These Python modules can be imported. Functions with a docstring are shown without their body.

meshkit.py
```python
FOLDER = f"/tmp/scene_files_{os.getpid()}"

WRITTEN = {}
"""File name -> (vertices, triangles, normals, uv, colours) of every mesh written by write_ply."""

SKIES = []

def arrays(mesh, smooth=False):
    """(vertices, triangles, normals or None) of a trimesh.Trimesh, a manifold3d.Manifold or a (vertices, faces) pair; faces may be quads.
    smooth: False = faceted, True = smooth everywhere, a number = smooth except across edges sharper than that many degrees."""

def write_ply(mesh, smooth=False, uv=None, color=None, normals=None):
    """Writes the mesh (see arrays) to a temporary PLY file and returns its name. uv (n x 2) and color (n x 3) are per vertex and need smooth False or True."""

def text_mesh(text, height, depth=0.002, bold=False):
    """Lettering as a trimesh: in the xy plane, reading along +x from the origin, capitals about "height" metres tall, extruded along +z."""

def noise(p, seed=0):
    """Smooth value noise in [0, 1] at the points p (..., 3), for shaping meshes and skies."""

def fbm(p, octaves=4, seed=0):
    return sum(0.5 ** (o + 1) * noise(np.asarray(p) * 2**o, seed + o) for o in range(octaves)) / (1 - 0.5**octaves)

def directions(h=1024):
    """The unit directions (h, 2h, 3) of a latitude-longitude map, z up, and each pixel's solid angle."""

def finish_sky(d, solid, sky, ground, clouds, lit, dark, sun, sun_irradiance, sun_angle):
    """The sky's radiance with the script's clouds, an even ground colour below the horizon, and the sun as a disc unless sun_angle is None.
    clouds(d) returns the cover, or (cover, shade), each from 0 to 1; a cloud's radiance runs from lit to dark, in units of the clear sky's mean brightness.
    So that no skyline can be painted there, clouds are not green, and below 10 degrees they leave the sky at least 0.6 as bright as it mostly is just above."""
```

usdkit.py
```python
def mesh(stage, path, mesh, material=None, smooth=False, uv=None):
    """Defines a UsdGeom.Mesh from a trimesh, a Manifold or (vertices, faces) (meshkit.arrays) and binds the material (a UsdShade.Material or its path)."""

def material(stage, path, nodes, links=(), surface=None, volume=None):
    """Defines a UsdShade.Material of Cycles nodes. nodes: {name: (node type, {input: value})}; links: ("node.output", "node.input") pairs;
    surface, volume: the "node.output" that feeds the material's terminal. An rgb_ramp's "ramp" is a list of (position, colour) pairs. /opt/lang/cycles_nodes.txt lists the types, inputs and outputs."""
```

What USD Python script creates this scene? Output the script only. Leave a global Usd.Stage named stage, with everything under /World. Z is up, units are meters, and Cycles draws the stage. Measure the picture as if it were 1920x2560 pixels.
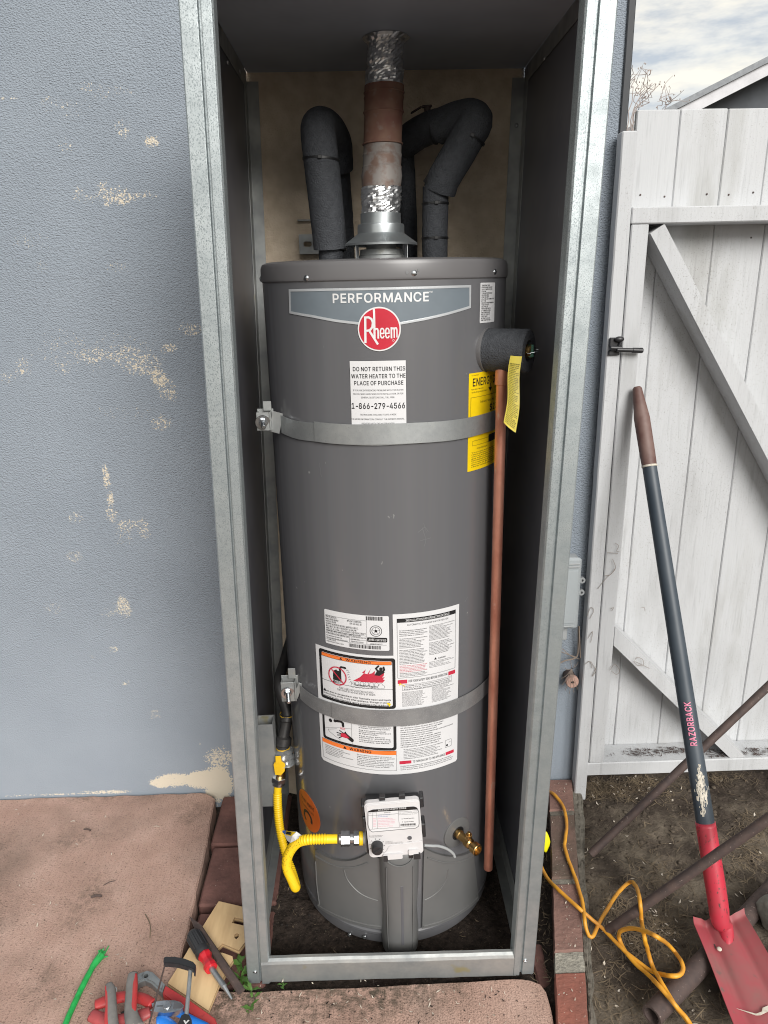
import math, random
import numpy as np
import trimesh
import usdkit, meshkit
from shapely.geometry import Polygon, LineString, Point, box as sbox
from shapely.ops import unary_union
from shapely import affinity
from pxr import Usd, UsdGeom, UsdLux, UsdShade, Gf, Sdf, Vt

stage = Usd.Stage.CreateInMemory()
UsdGeom.Xform.Define(stage, '/World')
UsdGeom.Scope.Define(stage, '/World/Looks')
RNG = np.random.default_rng(7)
random.seed(7)

# ------------------------------------------------------------------ camera
CAM = np.array([-0.0391, -1.5352, 1.4711])
YAW, PITCH, ROLL, FPX = 0.0191, 0.3083, -0.0203, 1810.6      # FPX: focal length in pixels of a 1920 x 2560 picture
def _axes():
    f = np.array([math.sin(YAW)*math.cos(PITCH), math.cos(YAW)*math.cos(PITCH), -math.sin(PITCH)])
    r = np.array([math.cos(YAW), -math.sin(YAW), 0]); u = np.cross(r, f)
    return r*math.cos(ROLL)+u*math.sin(ROLL), -r*math.sin(ROLL)+u*math.cos(ROLL), f
RIGHT, UP, FWD = _axes()
cam = UsdGeom.Camera.Define(stage, '/World/camera')
m = Gf.Matrix4d(*[float(x) for x in (*RIGHT, 0, *UP, 0, *(-FWD), 0, *CAM, 1)])
cam.AddTransformOp().Set(m)
cam.CreateHorizontalApertureAttr(36.0); cam.CreateVerticalApertureAttr(48.0)
cam.CreateFocalLengthAttr(36.0*FPX/1920); cam.CreateClippingRangeAttr(Gf.Vec2f(0.02, 2000))
EXPOSURE = 1.42
cam.CreateExposureAttr(EXPOSURE)

# ------------------------------------------------------------------ sky and sun
SUN = np.array([0.35, -0.90, 0.0]); SUN_EL = math.radians(31)
SUN = np.array([*(SUN[:2]/np.linalg.norm(SUN[:2])*math.cos(SUN_EL)), math.sin(SUN_EL)])
sky_look = usdkit.material(stage, '/World/Looks/sky_look', {
    'tc': ('texture_coordinate', {}),
    'sky': ('sky_texture', {'sky_type': 'single_scattering', 'sun_disc': False, 'sun_elevation': SUN_EL, 'sun_rotation': math.atan2(SUN[0], SUN[1]), 'aerosol_density': 1.6}),
    'map': ('mapping', {'scale': (1.4, 1.4, 5.0), 'location': (0.3, 0.1, 0.0)}),
    'n': ('noise_texture', {'scale': 2.6, 'detail': 9.0, 'roughness': 0.58, 'distortion': 0.35}),
    'r': ('rgb_ramp', {'ramp': [(0.0, (0.80,)*3), (0.40, (0.84,)*3), (0.56, (0.97,)*3), (1.0, (1.0,)*3)]}),
    'n2': ('noise_texture', {'scale': 5.5, 'detail': 7.0, 'roughness': 0.6}),
    'r2': ('rgb_ramp', {'ramp': [(0.0, (2.9, 3.15, 3.45)), (0.40, (3.3, 3.5, 3.7)), (0.52, (5.0, 4.9, 4.55)), (0.64, (6.2, 5.85, 5.0)), (1.0, (6.6, 6.1, 5.1))]}),
    'mx': ('mix_color', {'use_clamp_result': False}),
    'bg': ('background_shader', {'strength': 0.068})},
    [('tc.generated', 'map.vector'), ('map.vector', 'n.vector'), ('map.vector', 'n2.vector'), ('n.fac', 'r.fac'), ('n2.fac', 'r2.fac'),
     ('r.color', 'mx.fac'), ('sky.color', 'mx.a'), ('r2.color', 'mx.b'), ('mx.result', 'bg.color')], surface='bg.background')
dome = UsdLux.DomeLight.Define(stage, '/World/sky')
UsdShade.MaterialBindingAPI.Apply(dome.GetPrim()).Bind(sky_look)
for k_, v_ in (('label', 'pale sky with thin broken grey and cream cloud'), ('category', 'sky'), ('kind', 'structure')):
    dome.GetPrim().SetCustomDataByKey(k_, v_)
sun = UsdLux.DistantLight.Define(stage, '/World/sun')
sun.CreateNormalizeAttr(True); sun.CreateIntensityAttr(0.40); sun.CreateAngleAttr(33.0); sun.CreateColorAttr(Gf.Vec3f(1.0, 0.975, 0.94))
_z = SUN; _x = np.cross([0, 0, 1.0], _z); _x /= np.linalg.norm(_x); _y = np.cross(_z, _x)
sun.AddTransformOp().Set(Gf.Matrix4d(*[float(v) for v in (*_x, 0, *_y, 0, *_z, 0, 0, 0, 10, 1)]))

# ------------------------------------------------------------------ where a sight line meets a surface of the place
def ray(px, py):
    d = FWD + RIGHT*((px-960)/FPX) - UP*((py-1280)/FPX)
    return d/np.linalg.norm(d)
def at_y(p, Y): d = ray(*p); return CAM + d*((Y-CAM[1])/d[1])
def at_z(p, Z): d = ray(*p); return CAM + d*((Z-CAM[2])/d[2])
def at_x(p, X): d = ray(*p); return CAM + d*((X-CAM[0])/d[0])
def crop(ox, oy, s): return lambda x, y: (ox+s*x, oy+s*y)
F = crop(0, 0, 1.1573); c1 = crop(400, 0, .6028); c2 = crop(600, 600, .4822); c3 = crop(640, 1480, .4219); c4 = crop(600, 1860, .4822)
c5 = crop(0, 1900, .4822); c6 = crop(1300, 1900, .3737); c7 = crop(1350, 0, .4069); c8 = crop(1350, 900, .4974)
z1 = crop(200, 2240, .2773); z2 = crop(640, 1740, .226); z3 = crop(880, 1960, .217); z4 = crop(620, 980, .1688); z8 = crop(1160, 780, .1899)
z9 = crop(780, 1480, .2411); z10 = crop(780, 1740, .2411); z11 = crop(1340, 1360, .2711); w1 = crop(0, 0, .3376); w2 = crop(0, 700, .3737); w3 = crop(0, 1400, .3737)
HR = 0.243                                                     # radius of the water heater, whose axis is x = y = 0

# ------------------------------------------------------------------ prims
USED = {}
def numbered(parent, name):
    k = (parent, name); USED[k] = USED.get(k, -1)+1
    return f'{parent}/{name}' + (f'_{USED[k]:03d}' if USED[k] else '')
BASE = {}
def tag(p, label=None, cat=None, group=None, kind=None):
    for k, v in (('label', label), ('category', cat), ('group', group), ('kind', kind)):
        if v: p.SetCustomDataByKey(k, v)
    return p
def thing(name, label, cat, base=(0, 0, 0), group=None, kind=None):
    path = numbered('/World', name); x = UsdGeom.Xform.Define(stage, path); x.AddTranslateOp().Set(Gf.Vec3d(*map(float, base)))
    BASE[path] = np.array(base, float); tag(x.GetPrim(), label, cat, group, kind); return path
def cat_(meshes):
    if isinstance(meshes, (list, tuple)):
        meshes = [x for x in meshes if x is not None]
        return trimesh.util.concatenate(meshes) if len(meshes) > 1 else meshes[0]
    return meshes
def part(parent, name, mesh, mat, smooth=32, label=None, kind=None, prim=None):
    mesh = cat_(mesh); top = '/'.join(parent.split('/')[:3]); b = BASE.get(top, np.zeros(3))
    v = np.array(mesh.vertices)-b
    mm = trimesh.Trimesh(v, mesh.faces, process=False); path = numbered(parent, name)
    if any(w in name for w in ('lettering', 'ink', 'print', 'ruling', 'sticker', 'label')): smooth = False
    g = usdkit.mesh(stage, path, mm, mat, smooth=smooth)
    g.CreateDoubleSidedAttr(True)
    tag(g.GetPrim(), label, None, None, kind)
    return path
def solo(name, mesh, mat, label, cat, group=None, kind=None, smooth=32):
    path = part('/World', name, mesh, mat, smooth); tag(stage.GetPrimAtPath(path), label, cat, group, kind); return path

# ------------------------------------------------------------------ shapes
def hull(pts): return trimesh.convex.convex_hull(np.asarray(pts, float))
def bx(x0, x1, y0, y1, z0, z1, b=0.002):
    b = min(b, abs(x1-x0)/2.2, abs(y1-y0)/2.2, abs(z1-z0)/2.2); P = []
    for i in range(8):
        c = [(x0, x1)[i & 1], (y0, y1)[i >> 1 & 1], (z0, z1)[i >> 2 & 1]]; s = [1 if not i & 1 else -1, 1 if not i >> 1 & 1 else -1, 1 if not i >> 2 & 1 else -1]
        for k in range(3):
            q = list(c)
            for j in range(3):
                if j != k: q[j] += s[j]*b
            P.append(q)
    return hull(P)
def obox(c, U, V, W, hu, hv, hw, b=0.002):
    mm = bx(-hu, hu, -hv, hv, -hw, hw, b); R = np.stack([U, V, W], 1); mm.vertices = mm.vertices@R.T+np.asarray(c); 
    if np.linalg.det(R) < 0: mm.invert()
    return mm
def unit(v): v = np.asarray(v, float); return v/np.linalg.norm(v)
def beam(a, b, w, h, up=(0, 0, 1), bev=0.002):
    a = np.asarray(a, float); b = np.asarray(b, float); U = unit(b-a); V = unit(np.cross(up, U)); W = np.cross(U, V)
    return obox((a+b)/2, U, V, W, np.linalg.norm(b-a)/2, w/2, h/2, bev)
def spline(P, n=8):
    P = np.asarray(P, float)
    if len(P) < 3: return P
    Q = np.vstack([2*P[0]-P[1], P, 2*P[-1]-P[-2]]); out = []
    for i in range(1, len(Q)-2):
        t = np.linspace(0, 1, n, endpoint=False)[:, None]; a, b, c, d = Q[i-1], Q[i], Q[i+1], Q[i+2]
        out.append(0.5*((2*b)+(-a+c)*t+(2*a-5*b+4*c-d)*t**2+(-a+3*b-3*c+d)*t**3))
    return np.vstack(out+[P[-1:]])
def resample(P, step):
    d = np.r_[0, np.cumsum(np.linalg.norm(np.diff(P, axis=0), axis=1))]; n = max(2, int(d[-1]/step)+1); t = np.linspace(0, d[-1], n)
    return np.stack([np.interp(t, d, P[:, k]) for k in range(P.shape[1])], 1)
def tube(P, r, seg=12, caps=True, flat=1.0, ref=None):
    P = np.asarray(P, float); n = len(P); r = np.broadcast_to(np.asarray(r, float), (n,))
    T = np.gradient(P, axis=0); T /= np.linalg.norm(T, axis=1, keepdims=True)+1e-12
    a = np.array(ref if ref is not None else ([0, 0, 1.0] if abs(T[0][2]) < .8 else [1.0, 0, 0])); N = []
    v = unit(a-T[0]*(a@T[0]))
    for t in T:
        v = unit(v-t*(v@t)); N.append(v)
    N = np.array(N); B = np.cross(T, N); th = np.linspace(0, 2*np.pi, seg, endpoint=False)
    V = (P[:, None]+r[:, None, None]*(np.cos(th)[None, :, None]*N[:, None]*flat+np.sin(th)[None, :, None]*B[:, None])).reshape(-1, 3)
    Fc = []
    i = np.arange(n-1)[:, None]*seg; j = np.arange(seg)[None]; k = (j+1) % seg
    q = np.stack([i+j, i+k, i+seg+k, i+seg+j], -1).reshape(-1, 4); Fc = np.vstack([q[:, [0, 1, 2]], q[:, [0, 2, 3]]])
    if caps:
        V = np.vstack([V, P[0], P[-1]]); c0, cc = n*seg, n*seg+1; jj = np.arange(seg); kk = (jj+1) % seg
        Fc = np.vstack([Fc, np.stack([kk, jj, np.full(seg, c0)], 1), np.stack([(n-1)*seg+jj, (n-1)*seg+kk, np.full(seg, cc)], 1)])
    return trimesh.Trimesh(V, Fc, process=False)
def lathe(profile, base=(0, 0, 0), axis=(0, 0, 1), seg=48, a0=0, a1=2*np.pi, disp=None):
    """profile: (radius, height) pairs from bottom to top, turned about the axis through base."""
    P = np.asarray(profile, float); W = unit(axis); U = unit(np.cross(W, [0, 1, 0.0] if abs(W[1]) < .9 else [1.0, 0, 0])); Vv = np.cross(W, U); full = abs(a1-a0-2*np.pi) < 1e-6
    th = np.linspace(a0, a1, seg, endpoint=not full); n = len(P)
    rr = np.repeat(P[:, 0][:, None], len(th), 1)
    if disp is not None: rr = rr+disp(th[None, :], P[:, 1][:, None])
    V = np.asarray(base)+(rr[..., None]*(np.cos(th)[None, :, None]*U+np.sin(th)[None, :, None]*Vv)+P[:, 1][:, None, None]*W)
    V = V.reshape(-1, 3); m_ = len(th); i = np.arange(n-1)[:, None]*m_; j = np.arange(m_ if full else m_-1)[None]; k = (j+1) % m_
    q = np.stack([i+j, i+k, i+m_+k, i+m_+j], -1).reshape(-1, 4); mm = trimesh.Trimesh(V, np.vstack([q[:, [0, 1, 2]], q[:, [0, 2, 3]]]), process=False)
    return mm
def cyl(a, b, r, seg=20, bev=0.0):
    a = np.asarray(a, float); b = np.asarray(b, float); L = np.linalg.norm(b-a)
    pr = [(1e-5, 0), (r-bev, 0), (r, bev), (r, L-bev), (r-bev, L), (1e-5, L)] if bev else [(1e-5, 0), (r, 0), (r, L), (1e-5, L)]
    return lathe(pr, a, b-a, seg)
def torus(c, axis, R, r, seg=32, s2=8):
    t = np.linspace(0, 2*np.pi, s2+1); return lathe(np.stack([R+r*np.cos(t), r*np.sin(t)], 1), c, axis, seg)
def ball(c, r, sub=2, sc=(1, 1, 1)):
    s = trimesh.creation.icosphere(subdivisions=sub, radius=1.0); s.vertices = s.vertices*r*np.array(sc)+np.asarray(c); return s
def extr(poly, h):
    g = [x for x in (poly.geoms if hasattr(poly, 'geoms') else [poly]) if x.area > 0]
    return trimesh.util.concatenate([trimesh.creation.extrude_polygon(x, h, engine='earcut') for x in g])
def frame_map(mesh, O, U, V, W):
    mm = mesh.copy(); v = np.array(mm.vertices); mm.vertices = np.asarray(O)+v[:, :1]*U+v[:, 1:2]*V+v[:, 2:3]*W
    if np.dot(np.cross(U, V), W) < 0: mm.invert()
    return mm
def hexnut(c, axis, r, h, bev=.001):
    W = unit(axis); U = unit(np.cross(W, [0, 0, 1.0] if abs(W[2]) < .9 else [1.0, 0, 0])); V = np.cross(W, U); P = []
    for k in range(6):
        a = k*math.pi/3
        for (q, t) in ((r-bev, 0), (r, bev), (r, h-bev), (r-bev, h)): P.append(np.asarray(c)+U*q*math.cos(a)+V*q*math.sin(a)+W*t)
    return hull(P)
def slab_poly(pts, z0, z1, jit=0.0, step=.02, bev=.004):
    p = Polygon(pts)
    if jit:
        ring = resample(np.array(list(p.exterior.coords)), step); nz = meshkit.fbm(np.c_[ring*30, np.zeros(len(ring))], 3, 5)-.5
        c = ring.mean(0); p = Polygon(ring+(ring-c)/np.linalg.norm(ring-c, axis=1)[:, None]*nz[:, None]*jit).buffer(0)
    inner = p.buffer(-bev)
    a = extr(p, z1-bev-z0); a.apply_translation((0, 0, z0)); b = extr(inner if not inner.is_empty else p, bev); b.apply_translation((0, 0, z1-bev))
    return [a, b]
def wobble(mesh, amp, scale, seed=0):
    v = np.array(mesh.vertices)
    d = np.stack([meshkit.fbm(v*scale, 3, seed+k*11)-.5 for k in range(3)], 1)
    mesh = mesh.copy(); mesh.vertices = v+d*2*amp; return mesh

class Cyl:                       # the heater's jacket: u = arc length to the right from its front, v = height
    def __init__(s, R): s.R = R
    def un(s, p):
        d = ray(*p); a = d[0]**2+d[1]**2; b = CAM[0]*d[0]+CAM[1]*d[1]; c = CAM[0]**2+CAM[1]**2-s.R**2
        q = CAM+d*((-b-math.sqrt(max(b*b-a*c, 0)))/a); return np.array([s.R*math.atan2(q[0], -q[1]), q[2]])
    def to3(s, u, v, o):
        t = np.asarray(u)/s.R; r = s.R+np.asarray(o); return np.stack([r*np.sin(t), -r*np.cos(t), np.asarray(v)+0*t], -1)
class Plane:
    def __init__(s, O, U, V): s.O, s.U = np.asarray(O, float), unit(U); s.N = unit(np.cross(s.U, V)); s.V = np.cross(s.N, s.U)
    def un(s, p):
        d = ray(*p); q = CAM+d*(((s.O-CAM)@s.N)/(d@s.N))-s.O; return np.array([q@s.U, q@s.V])
    def to3(s, u, v, o):
        u, v, o = (np.asarray(x, float) for x in (u, v, o)); return s.O+u[..., None]*s.U+v[..., None]*s.V+(o+0*u)[..., None]*s.N
JACKET = Cyl(HR)
def lay(S, mesh, off, size=.012):
    """Bends a flat mesh (x, y, depth) onto the surface."""
    if isinstance(S, Cyl) and size:
        v, f = trimesh.remesh.subdivide_to_size(mesh.vertices, mesh.faces, size, max_iter=12); mesh = trimesh.Trimesh(v, f, process=False)
    v = np.array(mesh.vertices); return trimesh.Trimesh(S.to3(v[:, 0], v[:, 1], v[:, 2]+off), mesh.faces, process=False)
def sheet(S, poly, off, thick=.0004, size=.012): return lay(S, extr(poly, thick), off, size)
def poly_px(S, pts, conv=lambda x, y: (x, y)): return Polygon([S.un(conv(*p)) for p in pts])
GLYPH = {}
def glyph(c, bold):
    if (c, bold) not in GLYPH:
        t = meshkit.text_mesh(c, 1.0, .01, bold); k = (t.face_normals[:, 2] > .5) & (t.triangles_center[:, 2] > .005)
        t = trimesh.Trimesh(t.vertices, t.faces[k], process=False); t.remove_unreferenced_vertices(); v = np.array(t.vertices)[:, :2]
        GLYPH[c, bold] = (v, np.array(t.faces), v[:, 0].max()+.09)
    return GLYPH[c, bold]
def text2(s, bold=False):
    V, Fc, x, n = [], [], 0.0, 0
    for c in s:
        if c == ' ': x += .34; continue
        v, f, adv = glyph(c, bold); V.append(v+[x, 0]); Fc.append(f+n); n += len(v); x += adv
    return np.vstack(V), np.vstack(Fc), x-.09
def words(S, s, u0, u1, v, h, off=.0009, bold=False, shear=0.0, v1=None, maxsz=.03):
    """Lettering from u0 to u1 on the baseline v, capitals h tall."""
    V, Fc, w = text2(s, bold); u = u0+V[:, 0]/w*(u1-u0); vv = v+V[:, 1]*h
    if v1 is not None: vv = vv+(u-u0)/(u1-u0)*(v1-v)
    u = u+shear*V[:, 1]*h
    m_ = trimesh.Trimesh(np.c_[u, vv, 0*u], Fc, process=False); return lay(S, m_, off, maxsz if (u1-u0) > .06 and h > .015 else 0)
def words_px(S, s, a, b, hpx, conv, off=.0009, bold=False, tilt=False):
    A, B = S.un(conv(*a)), S.un(conv(*b)); mid = ((a[0]+b[0])/2, (a[1]+b[1])/2); C, D = S.un(conv(*mid)), S.un(conv(mid[0], mid[1]-hpx))
    return words(S, s, A[0], B[0], A[1] if tilt else (A[1]+B[1])/2, abs(D[1]-C[1]), off, bold, v1=B[1] if tilt else None)
def para(S, text, u0, u1, vtop, vbot, lines, off=.0009, fill=.62, ragged=.12, bold=True, seed=1):
    """A paragraph set in the given number of lines."""
    wd = text.split(); tot = sum(len(w)+1 for w in wd); per = tot/lines; rows, cur, n = [], [], 0
    for w in wd:
        cur.append(w); n += len(w)+1
        if n >= per*(len(rows)+1)-2 and len(rows) < lines-1: rows.append(' '.join(cur)); cur = []
    if cur: rows.append(' '.join(cur))
    L = max(len(r) for r in rows); dv = (vtop-vbot)/lines
    return [words(S, r, u0, u0+(u1-u0)*min(1.0, len(r)/L), vtop-(k+.8)*dv, dv*fill, off, bold) for k, r in enumerate(rows)]
def rect(u0, u1, v0, v1, r=0.0, n=5):
    b = sbox(min(u0, u1), min(v0, v1), max(u0, u1), max(v0, v1)); return b.buffer(-r).buffer(r, quad_segs=n) if r else b

# ------------------------------------------------------------------ materials
def M(name, col, rough=.5, metal=0.0, col2=None, vscale=8.0, detail=5.0, lo=.35, hi=.65, stretch=(1, 1, 1), bump=0.0, bscale=80.0, bdist=.002, fleck=None, fscale=120.0, flo=.62, fhi=.68, spec=.5, rough2=None, coat=0.0, distort=0.0, bdetail=4.0, fstretch=(1, 1, 1), trans=0.0, brough=.5, zfade=None):
    """A surface whose colour wanders between col and col2, with flecks of a third colour and fine relief."""
    c2 = col2 if col2 is not None else tuple(x*.82 for x in col)
    nodes = {'g': ('geometry', {}), 'm': ('mapping', {'scale': stretch}), 'n': ('noise_texture', {'scale': vscale, 'detail': detail, 'roughness': .6, 'distortion': distort}),
             'r': ('rgb_ramp', {'ramp': [(lo, col), (hi, c2)]}), 'p': ('principled_bsdf', {'roughness': rough, 'metallic': metal, 'specular_ior_level': spec, 'coat_weight': coat, 'transmission_weight': trans})}
    links = [('g.position', 'm.vector'), ('m.vector', 'n.vector'), ('n.fac', 'r.fac')]; out = 'r.color'
    if fleck is not None:
        nodes['fm'] = ('mapping', {'scale': fstretch}); nodes['fn'] = ('noise_texture', {'scale': fscale, 'detail': 3.0, 'roughness': .55}); nodes['fr'] = ('rgb_ramp', {'ramp': [(flo, (0, 0, 0)), (fhi, (1, 1, 1))]})
        nodes['fx'] = ('mix_color', {'b': fleck}); links += [('g.position', 'fm.vector'), ('fm.vector', 'fn.vector'), ('fn.fac', 'fr.fac'), (out, 'fx.a')]
        if zfade:
            nodes['zs'] = ('separate_xyz', {}); nodes['zm'] = ('map_range', {'from_min': zfade[0], 'from_max': zfade[1], 'to_min': zfade[2], 'to_max': 1.0}); nodes['zx'] = ('math', {'math_type': 'multiply'})
            links += [('g.position', 'zs.vector'), ('zs.z', 'zm.value'), ('fr.color', 'zx.value1'), ('zm.result', 'zx.value2'), ('zx.value', 'fx.fac')]
        else: links.append(('fr.color', 'fx.fac'))
        out = 'fx.result'
    links.append((out, 'p.base_color'))
    if rough2 is not None:
        nodes['rr'] = ('map_range', {'from_min': lo, 'from_max': hi, 'to_min': rough, 'to_max': rough2}); links += [('n.fac', 'rr.value'), ('rr.result', 'p.roughness')]
    if bump:
        nodes['bn'] = ('noise_texture', {'scale': bscale, 'detail': bdetail, 'roughness': brough}); nodes['b'] = ('bump', {'strength': bump, 'distance': bdist})
        links += [('m.vector', 'bn.vector'), ('bn.fac', 'b.height'), ('b.normal', 'p.normal')]
    return usdkit.material(stage, '/World/Looks/'+name, nodes, links, surface='p.BSDF')

def plain(name, col, rough=.5, metal=0.0, **k): return M(name, col, rough, metal, **k)

# stucco: a painted wall; the vertex primvar "wear" says where the paint is worn to the cream coat, "bare" where it was never painted, "smooth" where the relief fades
m_stucco = usdkit.material(stage, '/World/Looks/stucco', {
    'g': ('geometry', {}), 'mp': ('mapping', {'scale': (1, 1, 1.5)}), 'n': ('noise_texture', {'scale': 225.0, 'detail': 2.0, 'roughness': .5}), 'nw': ('noise_texture', {'scale': 230.0, 'detail': 2.0, 'roughness': .6}), 'n2': ('noise_texture', {'scale': 3.2, 'detail': 4.0}), 'n3': ('noise_texture', {'scale': 420.0, 'detail': 2.0}),
    'at': ('attribute', {'attribute': 'wear'}), 'sp': ('separate_color', {}),
    'col': ('rgb_ramp', {'ramp': [(.3, (.226, .260, .300)), (.7, (.260, .296, .338))]}),
    'bar': ('rgb_ramp', {'ramp': [(.35, (.60, .495, .37)), (.65, (.70, .59, .46))]}), 'bn': ('noise_texture', {'scale': 38.0, 'detail': 6.0}),
    'mb': ('mix_color', {}), 'th': ('math', {'math_type': 'multiply_add', 'value2': 1.0, 'value3': 0.0}), 'thr': ('rgb_ramp', {'ramp': [(.80, (0, 0, 0)), (.85, (1, 1, 1))]}),
    'mw': ('mix_color', {'b': (.60, .54, .435)}), 'p': ('principled_bsdf', {'roughness': .72, 'specular_ior_level': .3}),
    'hs': ('math', {'math_type': 'multiply'}), 'b': ('bump', {'strength': .8, 'distance': .0070}), 'b2': ('bump', {'strength': .35, 'distance': .0015})},
    [('g.position', 'mp.vector'), ('mp.vector', 'n.vector'), ('g.position', 'n2.vector'), ('g.position', 'bn.vector'), ('mp.vector', 'n3.vector'), ('n2.fac', 'col.fac'), ('bn.fac', 'bar.fac'),
     ('at.color', 'sp.color'), ('col.color', 'mb.a'), ('bar.color', 'mb.b'), ('sp.g', 'mb.fac'), ('g.position', 'nw.vector'), ('nw.fac', 'th.value1'), ('sp.r', 'th.value3'), ('th.value', 'thr.fac'),
     ('mb.result', 'mw.a'), ('thr.color', 'mw.fac'), ('mw.result', 'p.base_color'), ('n.fac', 'hs.value1'), ('sp.b', 'hs.value2'), ('hs.value', 'b.height'), ('n3.fac', 'b2.height'), ('b2.normal', 'b.normal'), ('b.normal', 'p.normal')], surface='p.BSDF')

# brushed pink concrete
m_slab = usdkit.material(stage, '/World/Looks/brushed_concrete', {
    'g': ('geometry', {}), 'm': ('mapping', {'scale': (1, .07, 1), 'rotation': (0, 0, .05)}), 'n': ('noise_texture', {'scale': 330.0, 'detail': 3.0, 'roughness': .55}), 'n2': ('noise_texture', {'scale': 5.0, 'detail': 7.0, 'roughness': .6}), 'n3': ('noise_texture', {'scale': 240.0, 'detail': 3.0, 'roughness': .6}), 'gat': ('attribute', {'attribute': 'grime'}), 'gm': ('math', {'math_type': 'multiply'}), 'gn': ('noise_texture', {'scale': 60.0, 'detail': 8.0, 'roughness': .7}), 'gr': ('rgb_ramp', {'ramp': [(.38, (0, 0, 0)), (.58, (1.,)*3)]}), 'mxg': ('mix_color', {'b': (.085, .068, .050)}),
    'n4': ('noise_texture', {'scale': 2.3, 'detail': 6.0, 'roughness': .62}),
    'c': ('rgb_ramp', {'ramp': [(.3, (.355, .228, .182)), (.5, (.435, .288, .232)), (.7, (.515, .358, .295))]}), 'd': ('rgb_ramp', {'ramp': [(.5, (0, 0, 0)), (.72, (.75,)*3)]}), 'mx': ('mix_color', {'b': (.17, .125, .10)}),
    'sp': ('rgb_ramp', {'ramp': [(.57, (0, 0, 0)), (.68, (.8,)*3)]}), 'mx2': ('mix_color', {'b': (.12, .075, .06)}),
    'lr': ('rgb_ramp', {'ramp': [(.45, (0, 0, 0)), (.75, (.25,)*3)]}), 'mx3': ('mix_color', {'b': (.2, .12, .1)}),
    'p': ('principled_bsdf', {'roughness': .86, 'specular_ior_level': .25}), 'b': ('bump', {'strength': .9, 'distance': .0027}), 'b2': ('bump', {'strength': .9, 'distance': .0032})},
    [('g.position', 'm.vector'), ('m.vector', 'n.vector'), ('g.position', 'n2.vector'), ('g.position', 'n3.vector'), ('g.position', 'n4.vector'), ('n2.fac', 'c.fac'), ('n4.fac', 'd.fac'), ('c.color', 'mx.a'), ('d.color', 'mx.fac'),
     ('n3.fac', 'sp.fac'), ('mx.result', 'mx2.a'), ('sp.color', 'mx2.fac'), ('n.fac', 'lr.fac'), ('mx2.result', 'mx3.a'), ('lr.color', 'mx3.fac'), ('g.position', 'gn.vector'), ('gn.fac', 'gr.fac'), ('gat.fac', 'gm.value1'), ('gr.color', 'gm.value2'), ('mx3.result', 'mxg.a'), ('gm.value', 'mxg.fac'), ('mxg.result', 'p.base_color'), ('n.fac', 'b.height'), ('n3.fac', 'b2.height'), ('b2.normal', 'b.normal'), ('b.normal', 'p.normal')], surface='p.BSDF')

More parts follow.
